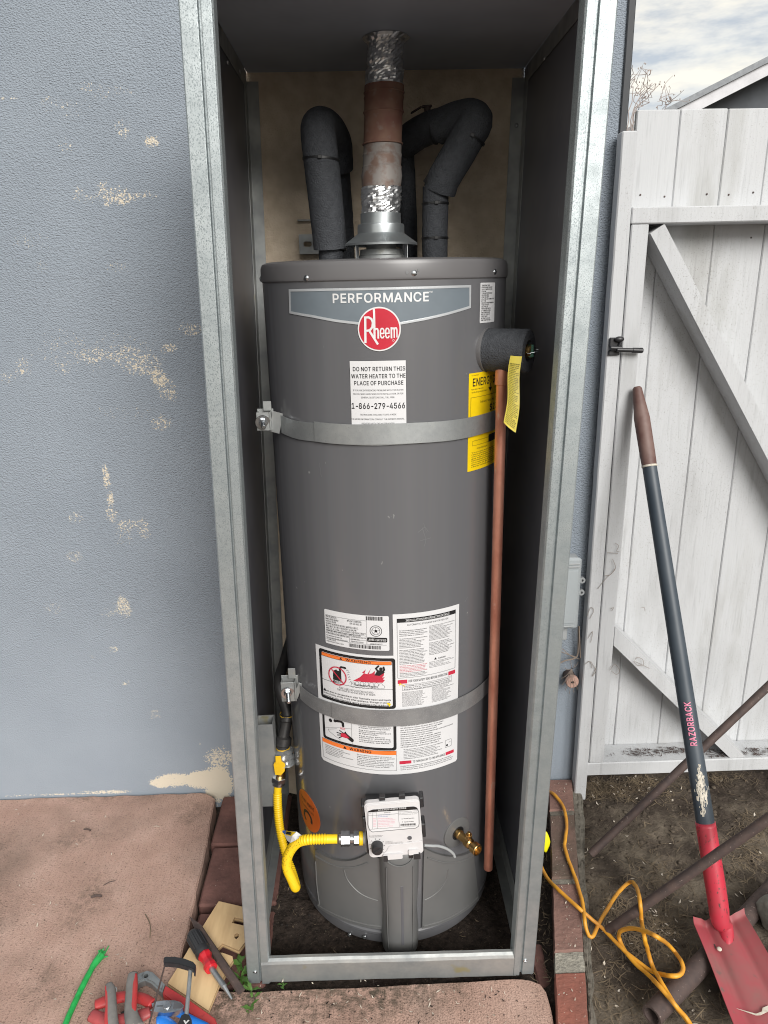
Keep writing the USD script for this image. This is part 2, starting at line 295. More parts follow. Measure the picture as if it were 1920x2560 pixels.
m_dirt = M('dirt', (.10, .077, .056), .95, col2=(.036, .028, .022), vscale=9.0, detail=9.0, lo=.34, hi=.64, bump=.9, bscale=60.0, bdist=.012, bdetail=8.0, fleck=(.17, .145, .11), fscale=210.0, flo=.63, fhi=.7, spec=.15, brough=.65)
m_clod = M('soil_clod', (.105, .085, .065), .95, col2=(.05, .04, .032), vscale=60.0, bump=.5, bscale=220.0, bdist=.003, spec=.15)
m_dark_soil = M('dark_soil', (.030, .025, .022), .9, col2=(.014, .012, .011), vscale=22.0, detail=9.0, bump=.9, bscale=90.0, bdist=.010, bdetail=8.0, fleck=(.10, .08, .06), fscale=260.0, flo=.66, fhi=.72, spec=.2, brough=.65)  # darkest soil tone, used for loose crumbs
m_galv = M('galvanized_steel', (.45, .49, .50), .46, .8, col2=(.33, .365, .375), vscale=26.0, detail=6.0, fleck=(.23, .26, .27), fscale=680.0, flo=.53, fhi=.61, fstretch=(1, 1, .7), zfade=(.5, 1.35, .12), bump=.12, bscale=200.0, bdist=.001, rough2=.55)
m_galv_dull = M('weathered_galvanized_steel', (.42, .43, .42), .5, .75, col2=(.27, .285, .29), vscale=14.0, detail=8.0, fleck=(.36, .33, .2), fscale=16.0, flo=.66, fhi=.74, bump=.12, bscale=90.0, bdist=.0015, rough2=.62)
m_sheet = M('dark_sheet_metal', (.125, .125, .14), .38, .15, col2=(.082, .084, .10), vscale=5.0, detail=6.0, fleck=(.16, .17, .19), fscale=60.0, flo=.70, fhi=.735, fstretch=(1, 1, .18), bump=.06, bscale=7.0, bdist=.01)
m_ceiling = M('haze_lightened_sheet', (.44, .49, .56), .55, .1, col2=(.37, .41, .48), vscale=5.0)  # lens haze painted into the colour of the otherwise dark cabinet top
m_strap = M('strap_steel', (.47, .49, .49), .45, .8, col2=(.34, .355, .36), vscale=30.0, detail=7.0, fleck=(.28, .30, .30), fscale=420.0, flo=.60, fhi=.74, rough2=.55)
m_strap_dull = M('dull_strap_steel', (.30, .30, .30), .6, .6, col2=(.235, .235, .24), vscale=30.0, detail=7.0, fleck=(.36, .36, .36), fscale=520.0, flo=.56, fhi=.70)
m_hood = M('bright_tin', (.50, .53, .54), .33, .9, col2=(.36, .39, .40), vscale=18.0, detail=6.0, rough2=.45)
m_jacket = M('heater_enamel', (.104, .105, .112), .15, 0.0, col2=(.114, .114, .120), vscale=4.0, bump=.55, bscale=9.0, bdist=.006, stretch=(1, 1, .03), bdetail=3.0, spec=.6, fleck=(.22, .22, .22), fscale=55.0, flo=.735, fhi=.76, fstretch=(1, 1, .6), rough2=.30, coat=.15)
m_scuff = M('pale_scuff', (.165, .168, .172), .6)
m_lid = M('heater_lid_enamel', (.116, .113, .116), .33, 0.0, col2=(.126, .122, .124), vscale=5.0)
m_plastic_grey = M('grey_moulded_plastic', (.100, .101, .101), .42, 0.0, col2=(.116, .116, .115), vscale=9.0, bump=.05, bscale=500.0, bdist=.0005)
m_badge = M('badge_grey', (.16, .19, .215), .3)
m_silver = M('silver_print', (.55, .57, .59), .35, .3)
m_white_print = M('white_print', (.68, .68, .68), .4)
m_red_print = M('red_print', (.50, .020, .040), .35)
m_label = M('white_label', (.60, .60, .61), .42, col2=(.575, .575, .585))
m_ink = M('black_ink', (.012, .012, .013), .5)
m_ink_grey = M('grey_ink', (.10, .10, .11), .5)
m_red_ink = M('red_ink', (.50, .025, .055), .5)
m_pink_ink = M('pink_ink', (.75, .22, .33), .5)
m_blue_ink = M('blue_ink', (.05, .12, .45), .5)
m_orange = M('orange_print', (.83, .19, .035), .45)
m_orange_sticker = M('orange_sticker', (.60, .125, .02), .4)
m_yellow_label = M('yellow_label', (.80, .56, .005), .4)
m_yellow_tag = M('yellow_tag', (.72, .60, .10), .5)
m_foam = M('black_foam', (.040, .043, .049), .75, col2=(.055, .059, .066), vscale=90.0, bump=.9, bscale=340.0, bdist=.003, spec=.35)
m_tie = M('black_nylon', (.012, .012, .013), .4)
m_copper = M('copper', (.70, .33, .235), .42, .72, col2=(.46, .18, .125), vscale=26.0, detail=8.0, stretch=(1, 1, .4), rough2=.55, fleck=(.62, .42, .34), fscale=90.0, flo=.68, fhi=.76, fstretch=(1, 1, .3), lo=.38, hi=.64)
m_brass = M('brass', (.56, .36, .14), .3, 1.0, col2=(.42, .27, .11), vscale=40.0)
m_chrome = M('zinc_plate', (.60, .62, .64), .28, 1.0, col2=(.42, .44, .46), vscale=60.0)
m_foil = M('foil_tape', (.93, .94, .95), .36, 1.0, col2=(.80, .81, .82), vscale=30.0, bump=.25, bscale=38.0, bdist=.006, bdetail=2.0)
m_rust_pipe = M('rusted_vent', (.145, .062, .046), .75, .2, col2=(.20, .115, .080), vscale=22.0, detail=8.0, fleck=(.20, .14, .115), fscale=70.0, flo=.58, fhi=.75, bump=.15, bscale=120.0)
m_zinc_rust = M('zinc_with_rust', (.225, .205, .19), .65, .3, col2=(.165, .108, .085), vscale=28.0, detail=9.0, lo=.46, hi=.6, bump=.1, bscale=120.0)
m_iron = M('brown_rusty_iron', (.058, .042, .039), .72, .15, col2=(.088, .060, .052), vscale=45.0, detail=7.0, fleck=(.22, .17, .15), fscale=150.0, flo=.66, fhi=.72, bump=.3, bscale=260.0, bdist=.0015)
m_black_iron = M('black_iron', (.026, .026, .028), .5, .3, col2=(.045, .042, .04), vscale=40.0)
m_flex = M('yellow_coated_flex', (.80, .53, .010), .42, col2=(.76, .49, .010), vscale=20.0)
m_yellow_lever = M('yellow_lever', (.74, .45, .012), .45, col2=(.66, .40, .012), vscale=30.0)
m_wrap = usdkit.material(stage, '/World/Looks/clear_film', {'t': ('transparent_bsdf', {'color': (.93, .95, .96)}), 'g': ('glossy_bsdf', {'color': (.9, .9, .9), 'roughness': .15}), 'd': ('diffuse_bsdf', {'color': (.55, .58, .6)}), 'm0': ('mix_closure', {'fac': .4}), 'm': ('mix_closure', {'fac': .55})},
    [('g.BSDF', 'm0.closure1'), ('d.BSDF', 'm0.closure2'), ('t.BSDF', 'm.closure1'), ('m0.closure', 'm.closure2')], surface='m.closure')
m_clear_cover = usdkit.material(stage, '/World/Looks/clear_plastic_cover', {'t': ('transparent_bsdf', {'color': (.88, .92, .95)}), 'g': ('principled_bsdf', {'base_color': (.44, .47, .48), 'roughness': .3}), 'm': ('mix_closure', {'fac': .62})},
    [('t.BSDF', 'm.closure1'), ('g.BSDF', 'm.closure2')], surface='m.closure')
m_valve_white = M('white_valve_plastic', (.57, .56, .565), .42, col2=(.53, .52, .525), vscale=14.0, fleck=(.5, .47, .46), fscale=60.0, flo=.72, fhi=.8)
m_black_plastic = M('black_plastic', (.016, .016, .018), .42, col2=(.024, .024, .026), vscale=20.0)
m_grey_plastic = M('pale_grey_plastic', (.33, .345, .35), .5, col2=(.28, .295, .30), vscale=8.0)
m_wood_white = usdkit.material(stage, '/World/Looks/weathered_white_paint', {
    'g': ('geometry', {}), 'm': ('mapping', {'scale': (1, 1, .22)}), 'n': ('noise_texture', {'scale': 7.0, 'detail': 8.0, 'roughness': .6}), 'n2': ('noise_texture', {'scale': 330.0, 'detail': 4.0, 'roughness': .62}), 'n3': ('noise_texture', {'scale': 2.6, 'detail': 6.0}), 'm4': ('mapping', {'scale': (1, 1, .05)}), 'n4': ('noise_texture', {'scale': 160.0, 'detail': 5.0}), 'gr': ('rgb_ramp', {'ramp': [(.30, (.45,)*3), (.42, (1, 1, 1))]}), 'mg': ('mix_color', {'blend_type': 'multiply', 'fac': .22}),
    'c': ('rgb_ramp', {'ramp': [(.30, (.38, .386, .39)), (.44, (.455, .464, .475)), (.56, (.475, .485, .497)), (.66, (.40, .405, .405)), (.8, (.28, .278, .268))]}), 'f': ('rgb_ramp', {'ramp': [(.59, (0, 0, 0)), (.68, (1, 1, 1))]}), 'fz': ('rgb_ramp', {'ramp': [(.36, (.08,)*3), (.60, (1.,)*3)]}), 'fm': ('math', {'math_type': 'multiply'}),
    'mx': ('mix_color', {'b': (.16, .15, .13)}), 'p': ('principled_bsdf', {'roughness': .6, 'specular_ior_level': .35}), 'b': ('bump', {'strength': .35, 'distance': .002})},
    [('g.position', 'm.vector'), ('m.vector', 'n.vector'), ('g.position', 'n2.vector'), ('g.position', 'n3.vector'), ('g.position', 'm4.vector'), ('m4.vector', 'n4.vector'), ('n4.fac', 'gr.fac'), ('n.fac', 'c.fac'), ('n2.fac', 'f.fac'), ('n3.fac', 'fz.fac'), ('f.color', 'fm.value1'), ('fz.color', 'fm.value2'), ('fm.value', 'mx.fac'), ('c.color', 'mg.a'), ('gr.color', 'mg.b'), ('mg.result', 'mx.a'), ('mx.result', 'p.base_color'), ('n4.fac', 'b.height'), ('b.normal', 'p.normal')], surface='p.BSDF')
m_brick = [M('brick_'+n, a, .85, col2=b, vscale=16.0, detail=8.0, fleck=(.50, .42, .36), fscale=190.0, flo=.68, fhi=.73, bump=.6, bscale=110.0, bdist=.004, bdetail=6.0, spec=.25) for n, a, b in (('dusty', (.16, .095, .080), (.235, .135, .11)), ('red', (.26, .098, .072), (.20, .085, .065)), ('mossy', (.145, .095, .078), (.10, .078, .060)))]
m_paver = M('dark_red_paver', (.085, .044, .038), .85, col2=(.18, .088, .074), vscale=9.0, detail=8.0, fleck=(.3, .22, .19), fscale=150.0, flo=.7, fhi=.75, bump=.5, bscale=90.0, bdist=.004, spec=.25)
m_mortar = M('mortar', (.33, .31, .26), .95, col2=(.23, .215, .185), vscale=60.0, bump=.8, bscale=150.0, bdist=.005, spec=.2)
m_footing = M('old_concrete', (.20, .185, .155), .92, col2=(.13, .115, .095), vscale=14.0, detail=8.0, bump=.7, bscale=90.0, bdist=.005, spec=.2)
m_ply = M('plywood', (.64, .46, .25), .65, col2=(.46, .31, .16), vscale=26.0, detail=8.0, stretch=(1, .16, 1), fleck=(.40, .25, .12), fscale=30.0, flo=.68, fhi=.76, fstretch=(1, .3, 1), bump=.15, bscale=90.0)
m_ply_edge = M('plywood_edge', (.42, .29, .16), .8, col2=(.24, .155, .085), vscale=2.0, stretch=(1, 1, 150))
m_shovel_red = M('scuffed_red_paint', (.44, .022, .045), .42, col2=(.38, .038, .055), vscale=18.0, detail=7.0, fleck=(.07, .035, .03), fscale=95.0, flo=.60, fhi=.68, fstretch=(1.4, 1.4, .5), bump=.15, bscale=110.0, bdist=.0015)
m_blade_red = M('faded_red_paint', (.30, .048, .060), .6, col2=(.19, .095, .085), vscale=7.0, detail=9.0, lo=.42, hi=.72, fleck=(.13, .085, .075), fscale=48.0, flo=.63, fhi=.75, bump=.2, bscale=80.0, bdist=.0015)
m_handle = M('blue_black_fibreglass', (.030, .042, .056), .48, col2=(.045, .058, .072), vscale=12.0)
m_handle_tip = M('brown_worn_sleeve', (.095, .045, .038), .6, col2=(.16, .10, .085), vscale=18.0)
m_pink = M('pink_print', (.78, .25, .38), .5)
m_cord = M('amber_cord', (.70, .33, .022), .5, col2=(.50, .22, .03), vscale=18.0, detail=6.0, fleck=(.26, .12, .03), fscale=110.0, flo=.66, fhi=.76)
m_lime = M('lime_yellow_plastic', (.72, .66, .008), .35)
m_straw = M('straw', (.205, .155, .098), .8, col2=(.085, .062, .040), vscale=30.0)
m_pale_bits = M('pale_chips', (.60, .54, .46), .8, col2=(.36, .31, .25), vscale=40.0)
m_leaf = usdkit.material(stage, '/World/Looks/weed_leaf', {'g': ('geometry', {}), 'n': ('noise_texture', {'scale': 60.0, 'detail': 3.0}), 'r': ('rgb_ramp', {'ramp': [(.35, (.055, .14, .025)), (.65, (.10, .20, .04))]}), 'd': ('principled_bsdf', {'roughness': .5}), 't': ('translucent_bsdf', {'color': (.12, .26, .04)}), 'm': ('mix_closure', {'fac': .3})},
    [('g.position', 'n.vector'), ('n.fac', 'r.fac'), ('r.color', 'd.base_color'), ('d.BSDF', 'm.closure1'), ('t.BSDF', 'm.closure2')], surface='m.closure')
m_green = M('green_rope', (.015, .36, .075), .55, col2=(.012, .26, .05), vscale=50.0, bump=.5, bscale=180.0, bdist=.003)
m_lever_green = M('dark_green_lever', (.015, .10, .06), .45)
m_tool_red = M('red_tool_grip', (.42, .028, .032), .45, col2=(.36, .045, .042), vscale=25.0, fleck=(.2, .02, .025), fscale=70.0, flo=.64, fhi=.75)
m_tool_pink = M('faded_red_grip', (.44, .07, .075), .5, col2=(.26, .045, .045), vscale=22.0, detail=7.0, fleck=(.12, .06, .05), fscale=80.0, flo=.62, fhi=.74)
m_tool_grey = M('grey_tool_grip', (.125, .12, .115), .55, col2=(.185, .175, .165), vscale=30.0, detail=7.0, fleck=(.26, .22, .19), fscale=90.0, flo=.66, fhi=.74)
m_tool_blue = M('blue_tool_grip', (.010, .16, .58), .4)
m_tool_steel = M('tool_steel', (.42, .44, .45), .36, .9, col2=(.30, .31, .32), vscale=40.0, rough2=.5)
m_cast = M('cast_aluminium', (.36, .38, .385), .45, .7, col2=(.26, .275, .28), vscale=26.0)
m_screw_red = M('red_screwdriver_collar', (.50, .015, .025), .3)
m_salmon = M('salmon_cap', (.46, .29, .235), .7, col2=(.36, .225, .18), vscale=50.0)
m_twig = M('dry_twig', (.36, .30, .275), .85)
m_web = M('dry_vine', (.23, .185, .15), .85)
m_dark_strip = M('dark_strip', (.030, .033, .038), .6)
m_roof = M('grey_shingles', (.27, .285, .30), .9, col2=(.20, .21, .225), vscale=18.0)
m_fascia = M('white_fascia', (.55, .55, .57), .5)
m_far_wall = M('slate_siding', (.11, .12, .135), .8)
m_soffit = M('pale_soffit', (.20, .215, .23), .7)
m_stone = M('grey_concrete_lump', (.25, .245, .22), .92, col2=(.18, .175, .15), vscale=20.0, bump=.6, bscale=80.0, bdist=.004)
m_wear_white = M('bare_white_wear', (.62, .58, .50), .8, col2=(.42, .38, .31), vscale=120.0)

# ------------------------------------------------------------------ ground
YW = .31                                                       # face of the house wall
LEAN = .0228                                                   # the cabinet leans this much to the right per metre of height
L0, L1, R0, R1 = (np.array(p) for p in ((.477, .292), (.313, -.452), (.548, .288), (.378, -.455)))   # edges of the brick row
def edge_l(y): return L0+(L1-L0)*((L0[1]-y)/(L0[1]-L1[1]))
def edge_r(y): return R0+(R1-R0)*((R0[1]-y)/(R0[1]-R1[1]))
def axis_pts(lo, hi, step, far):
    a = np.arange(lo, hi+step/2, step); g = []; x, s = hi, step
    while x < far: s *= 1.35; x += s; g.append(x)
    h = []; x, s = lo, step
    while x > -far: s *= 1.35; x -= s; h.append(x)
    return np.r_[h[::-1], a, g]
gx, gy = axis_pts(-.62, 1.35, .007, 260), axis_pts(-.75, .5, .007, 260)
X, Y = np.meshgrid(gx, gy, indexing='ij'); P3 = np.stack([X, Y, 0*X], -1)
rl = .477+(.313-.477)*((.292-Y)/(.292+.452))
right = np.clip((X-rl-.06)/.03, 0, 1)
H = -.010-.016*right+.020*(meshkit.fbm(P3*7, 4, 3)-.5)*np.where(right > .5, 1.6, .8)+.014*(meshkit.fbm(P3*32, 3, 9)-.5)
gap = np.clip(1-np.abs(X-(rl-.045))/.05, 0, 1)*(X > .3-.02*0); H -= .028*gap
H -= .035*np.clip((-.40-X)/.1, 0, 1)+.035*np.clip((-.36-Y)/.08, 0, 1)*(X < .33)
inside = (np.abs(X+.02) < .30) & (Y > -.33) & (Y < .31)
H = np.where(inside, np.minimum(H, -.002), H)
far = np.hypot(X, Y) > 3; H = np.where(far, -.06, H)
darker = np.clip(1-right+.0*X, 0, 1)*(np.abs(X) < .8); darker = np.maximum(darker, np.clip(gap*1.4, 0, 1)); darker = np.maximum(darker, .5*np.clip((Y-.15)/.1, 0, 1)*(Y < .4)*(X > 0))  # darker soil inside the cabinet, in the brick gap and along the wall
nx, ny = X.shape; idx = np.arange(nx*ny).reshape(nx, ny)
gf = np.stack([idx[:-1, :-1], idx[1:, :-1], idx[1:, 1:], idx[:-1, 1:]], -1).reshape(-1, 4)
def color_primvar(path, name, arr):
    pv = UsdGeom.PrimvarsAPI(stage.GetPrimAtPath(path)).CreatePrimvar(name, Sdf.ValueTypeNames.Color3fArray, 'vertex'); pv.Set(Vt.Vec3fArray.FromNumpy(np.asarray(arr, np.float32)))
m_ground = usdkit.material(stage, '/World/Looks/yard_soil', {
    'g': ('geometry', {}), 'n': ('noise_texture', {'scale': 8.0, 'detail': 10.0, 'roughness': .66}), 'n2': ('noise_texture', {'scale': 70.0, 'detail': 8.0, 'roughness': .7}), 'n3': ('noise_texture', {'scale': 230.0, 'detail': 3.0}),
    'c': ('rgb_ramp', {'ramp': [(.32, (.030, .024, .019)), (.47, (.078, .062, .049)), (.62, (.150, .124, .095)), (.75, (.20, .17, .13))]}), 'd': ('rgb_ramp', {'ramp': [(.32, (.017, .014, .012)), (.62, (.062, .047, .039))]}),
    'at': ('attribute', {'attribute': 'darker'}), 'mx': ('mix_color', {}), 'f': ('rgb_ramp', {'ramp': [(.66, (0, 0, 0)), (.72, (.8,)*3)]}), 'mf': ('mix_color', {'b': (.17, .14, .105)}),
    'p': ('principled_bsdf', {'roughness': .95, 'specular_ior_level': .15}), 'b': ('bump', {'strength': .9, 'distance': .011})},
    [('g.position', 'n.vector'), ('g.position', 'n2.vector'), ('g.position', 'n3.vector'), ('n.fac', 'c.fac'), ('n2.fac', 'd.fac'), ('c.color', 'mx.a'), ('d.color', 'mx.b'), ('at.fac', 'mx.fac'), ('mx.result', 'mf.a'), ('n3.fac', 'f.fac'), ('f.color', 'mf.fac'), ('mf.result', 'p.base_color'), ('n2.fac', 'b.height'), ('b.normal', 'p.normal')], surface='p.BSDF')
gp = solo('ground', trimesh.Trimesh(np.stack([X, Y, H], -1).reshape(-1, 3), np.vstack([gf[:, [0, 1, 2]], gf[:, [0, 2, 3]]]), process=False), m_ground, 'dark trodden soil of the yard, darker inside the cabinet', 'soil', kind='structure', smooth=True)
color_primvar(gp, 'darker', np.repeat(darker.reshape(-1, 1), 3, 1))
def gh(x, y):
    i = np.clip(np.searchsorted(gx, x), 0, nx-1); j = np.clip(np.searchsorted(gy, y), 0, ny-1); return H[i, j]

# the pink slab wraps round the front of the cabinet
slab_pts = [(-2.3, YW-.004), (-.575, YW-.006), (-.548, YW-.016), (-.527, .278), (-.512, .1), (-.502, -.1), (-.497, -.245), (-.499, -.290), (-.480, -.338), (-.32, -.348), (0., -.346), (.250, -.341), (.284, -.346), (.303, -.358), (.313, -.385), (.313, -.43), (.300, -.52), (.24, -.80), (.15, -1.3), (.10, -1.75), (-2.3, -1.75)]
sl_ = cat_([wobble(trimesh.Trimesh(*trimesh.remesh.subdivide_to_size(x.vertices, x.faces, .045, max_iter=14), process=False), .0004, 14) for x in slab_poly(slab_pts, -.10, .012, jit=.011, bev=.003)])
sv_ = np.array(sl_.vertices); nz_ = meshkit.fbm(np.c_[sv_[:, :2]*9, 0*sv_[:, 0]], 4, 31); dist_ = np.minimum(np.abs(sv_[:, 1]+.345)+2*np.clip(-.42-sv_[:, 0], 0, 1), np.abs(sv_[:, 1]-YW)*1.6)
grime = np.clip(1.0-dist_/.085, 0, 1)*np.clip((nz_-.34)*3.2, 0, 1)+.55*np.clip(1-np.hypot((sv_[:, 0]+1.15)/.42, (sv_[:, 1]+.10)/.22), 0, 1)*np.clip((nz_-.25)*3, 0, 1)+.45*np.clip((nz_-.55)*5, 0, 1)
sp2 = solo('concrete_slab', sl_, m_slab, 'pink brushed concrete slab wrapping round the cabinet front, stained', 'slab', kind='structure', smooth=False)
color_primvar(sp2, 'grime', np.repeat(np.clip(grime, 0, 1)[:, None], 3, 1))
pav = thing('paving', 'dark red clay pavers laid beside the slab and under the cabinet', 'paving', (-.41, 0, 0), kind='structure')
for k, (x0, x1, y0, y1, z) in enumerate([(-.506, -.30, .102, .300, .000), (-.494, -.30, -.106, .090, .003), (-.488, -.30, -.325, -.120, -.004), (.304, .336, -.335, -.225, -.022)]):
    part(pav, 'paver', wobble(trimesh.Trimesh(*trimesh.remesh.subdivide_to_size((q := bx(x0, x1, y0, y1, -.05, z, .005)).vertices, q.faces, .03), process=False), .0016, 22, k), m_paver)
edg = thing('brick_edging', 'single row of worn red bricks on edge, running out from the wall', 'edging', (.43, -.1, 0))
for k, (ya, yb, mi) in enumerate([(.300, .166, 0), (.150, -.080, 2), (-.094, -.288, 0), (-.337, -.555, 1), (-.57, -.78, 1)]):
    a, b, c, d = edge_l(ya), edge_r(ya), edge_r(yb), edge_l(yb)
    q = hull([(*p, z) for p in (a, b, c, d) for z in (-.06, .016)]+[(*(p+((a+b+c+d)/4-p)*.06), .022) for p in (a, b, c, d)])
    v, f = trimesh.remesh.subdivide_to_size(q.vertices, q.faces, .022); part(edg, 'brick', wobble(trimesh.Trimesh(v, f, process=False), .0022, 26, k), m_brick[mi])
for k, (ya, yb) in enumerate([(.167, .149), (-.079, -.095), (-.287, -.338), (-.554, -.571)]):
    a, b, c, d = edge_l(ya), edge_r(ya), edge_r(yb), edge_l(yb); q = hull([(*(p*.97+(a+b+c+d)/4*.03), z) for p in (a, b, c, d) for z in (-.06, .018)])
    v, f = trimesh.remesh.subdivide_to_size(q.vertices, q.faces, .012); part(edg, 'mortar_joint', wobble(trimesh.Trimesh(v, f, process=False), .003, 40, k), m_mortar if k > 1 else m_footing)
ft = [edge_r(.285)+[-.002, 0], (.578, .285), (.540, .12), (.498, -.015), (.469, -.157), (.440, -.27), (.424, -.345), (.407, -.38), (.398, -.50), (.33, -.80), edge_r(-.80), edge_r(-.4)]
solo('concrete_footing', [wobble(trimesh.Trimesh(*trimesh.remesh.subdivide_to_size(x.vertices, x.faces, .02, max_iter=14), process=False), .0035, 26) for x in slab_poly(ft, -.08, -.002, jit=.006, bev=.004)], m_footing, 'rough grey strip of old concrete along the outer side of the bricks', 'footing', kind='structure')

# ------------------------------------------------------------------ house wall
hw = thing('house_wall', 'blue grey stucco house wall with worn cream patches behind the cabinet', 'wall', (-.8, YW, 0))
wx = np.r_[np.arange(-4.2, -1.4, .1), np.arange(-1.4, .5681, .0075)]; wx[-1] = .568; wz = np.r_[np.arange(-.08, 2.2, .0075), np.arange(2.2, 3.05, .1)]
WX, WZ = np.meshgrid(wx, wz, indexing='ij'); Pw = np.stack([WX, 0*WX, WZ], -1)
wear = np.zeros_like(WX)
blobs = [(w1, 60, 730, 90, 22, .33), (w1, 340, 750, 45, 28, .33), (w1, 640, 640, 55, 45, .30), (w1, 480, 800, 160, 70, .16), (w1, 830, 680, 160, 60, .15), (w1, 905, 950, 55, 70, .33), (w1, 1130, 1050, 55, 48, .45), (w1, 480, 1090, 60, 50, .2), (w1, 580, 1420, 45, 60, .28),
         (w1, 640, 1465, 90, 35, .28), (w1, 770, 1420, 60, 90, .36), (w1, 880, 1450, 110, 70, .36), (w1, 1070, 1445, 110, 28, .38), (w1, 800, 1510, 40, 22, .42), (w1, 905, 1500, 50, 22, .44), (w1, 200, 1790, 130, 70, .17), (w1, 310, 1970, 60, 40, .24), (w1, 870, 1980, 80, 45, .24),
         (w2, 150, 580, 60, 70, .30), (w2, 45, 650, 45, 35, .30), (w2, 620, 500, 110, 55, .36), (w2, 420, 480, 150, 130, .18), (w2, 430, 590, 90, 40, .24), (w2, 820, 500, 130, 60, .34), (w2, 940, 560, 120, 80, .37), (w2, 1130, 455, 60, 28, .40), (w2, 1060, 660, 55, 70, .44), (w2, 1120, 740, 60, 80, .37), (w2, 700, 470, 420, 110, .15), (w2, 1280, 330, 75, 42, .36),
         (w2, 1080, 960, 70, 45, .34), (w2, 850, 890, 200, 60, .12), (w2, 712, 1320, 26, 80, .46), (w2, 740, 1460, 24, 50, .46), (w2, 745, 1570, 40, 55, .40), (w2, 850, 1640, 70, 40, .38), (w2, 960, 1660, 40, 70, .36), (w2, 500, 1590, 55, 40, .28), (w2, 500, 1850, 60, 40, .3), (w2, 830, 1720, 60, 60, .22),
         (w3, 825, 310, 52, 70, .42), (w3, 730, 350, 60, 30, .26), (w3, 350, 330, 60, 35, .2), (w3, 760, 600, 30, 22, .38), (w3, 625, 650, 25, 12, .42), (w3, 840, 828, 30, 14, .34), (w3, 1040, 1030, 45, 35, .26), (w3, 1470, 1330, 90, 70, .46), (w3, 1330, 1235, 14, 12, .4), (w3, 1460, 1500, 90, 110, .85), (w3, 1350, 1470, 120, 55, .9), (w3, 1180, 1470, 130, 40, .75), (w3, 1080, 1490, 70, 30, .8), (w3, 720, 1552, 190, 10, .5), (w3, 400, 1566, 230, 8, .42), (w3, 150, 1575, 120, 6, .4), (w3, 1520, 700, 18, 120, .24), (w3, 1490, 100, 14, 100, .26)]
for cv, x, y, rx, ry, st in blobs:
    c = at_y(cv(x, y), YW); ex = abs(at_y(cv(x+rx, y), YW)[0]-c[0]); ez = abs(at_y(cv(x, y+ry), YW)[2]-c[2])
    ex *= 1.2; ez *= 1.2; d = ((WX-c[0])/ex)**2+((WZ-c[2])/ez)**2; wob = .55+.9*meshkit.fbm(Pw*45+[3, 0, 1], 3, 21)
    k = np.clip(1.35-d*wob, 0, 1); wear = np.maximum(wear, (st*.74*k*(.8+.4*meshkit.fbm(Pw*14, 3, 6)) if st > .7 else st*.78*k if st > .4 else (.085+st*.5)*k**.6))
inb = ((WX > -.335+LEAN*WZ) & (WX < .288+LEAN*WZ) & (WZ < 1.93)).astype(float); wear *= 1-inb
rough = np.clip((WZ-.12)/.55, .12, 1)*(.75+.5*meshkit.fbm(Pw*3, 3, 4)); rough = np.where(inb > 0, .3, rough)
sf = np.arange(WX.size).reshape(WX.shape); sf = np.stack([sf[:-1, :-1], sf[1:, :-1], sf[1:, 1:], sf[:-1, 1:]], -1).reshape(-1, 4)
Yd = YW+.004*(meshkit.fbm(Pw*4, 3, 8)-.5)
sp_ = part(hw, 'stucco', trimesh.Trimesh(np.stack([WX, Yd, WZ], -1).reshape(-1, 3), np.vstack([sf[:, [0, 1, 2]], sf[:, [0, 2, 3]]]), process=False), m_stucco, smooth=True)
color_primvar(sp_, 'wear', np.stack([wear, inb, rough], -1).reshape(-1, 3))
part(hw, 'wall_core', bx(-4.2, .568, YW+.004, YW+.22, -.1, 3.05, .002), m_footing)
part(hw, 'corner_strip', wobble(trimesh.Trimesh(*trimesh.remesh.subdivide_to_size((q := bx(.5555, .5725, YW-.007, YW+.03, .92, 3.05, .002)).vertices, q.faces, .05), process=False), .0012, 11), m_dark_strip)  # narrow dark strip up the right edge of the wall
# plank post and gate
po = thing('gate_post', 'white painted timber post fixed to the wall corner beside the gate', 'post', (.566, .28, 0))
part(po, 'post', wobble(trimesh.Trimesh(*trimesh.remesh.subdivide_to_size((q := bx(.549, .584, .262, .3, -.03, 1.783, .003)).vertices, q.faces, .05), process=False), .001, 14), m_wood_white)
part(po, 'rear_post', bx(.577, .590, .372, .40, .0, 1.856, .003), m_wood_white)
ga = thing('gate', 'white painted plank gate with diagonal braces, paint speckled with mildew', 'gate', (.9, .3, .05))
def plank(*a, b=.0025, seed=0): q = bx(*a, b); v, f = trimesh.remesh.subdivide_to_size(q.vertices, q.faces, .12); return wobble(trimesh.Trimesh(v, f, process=False), .0012, 6, seed)
xs = [.592, .688, .824, .950, 1.070, 1.20, 1.33, 1.46]
for k in range(7): part(ga, 'board', plank(xs[k]+.0006, xs[k+1]-.0006, .352, .368, .062, 1.60, seed=k), m_wood_white)
xt = [.602, .704, .816, .919, 1.03, 1.14, 1.25, 1.36, 1.46]
for k in range(8): part(ga, 'upper_board', plank(xt[k]+.0005, xt[k+1]-.0005, .330+.0010*(k % 2), .346, 1.6245, 1.838+.0008*math.sin(k*2.1), seed=20+k), m_wood_white)
part(ga, 'nail_heads', [lathe([(1e-5, .0009), (.0018, .0007), (.0023, 0), (.0023, -.002)], (x_, y_, z_), (0, -1, 0), 8) for x_, y_, z_ in [(xt[k]+f_*.105, .3292, zz_+RNG.normal(0, .004)) for k in range(8) for f_ in (.22, .78) for zz_ in (1.655,) if RNG.random() > .4]+[(xs[k]+f_*.125, .3518, zz_+RNG.normal(0, .006)) for k in range(7) for f_ in (.25, .75) for zz_ in (1.55,) if RNG.random() > .5]], m_iron, kind='stuff')
part(ga, 'stile', plank(.587, .629, .264, .350, .102, 1.587, seed=40), m_wood_white)
part(ga, 'top_rail', plank(.585, 1.46, .262, .351, 1.5875, 1.624, seed=41), m_wood_white)
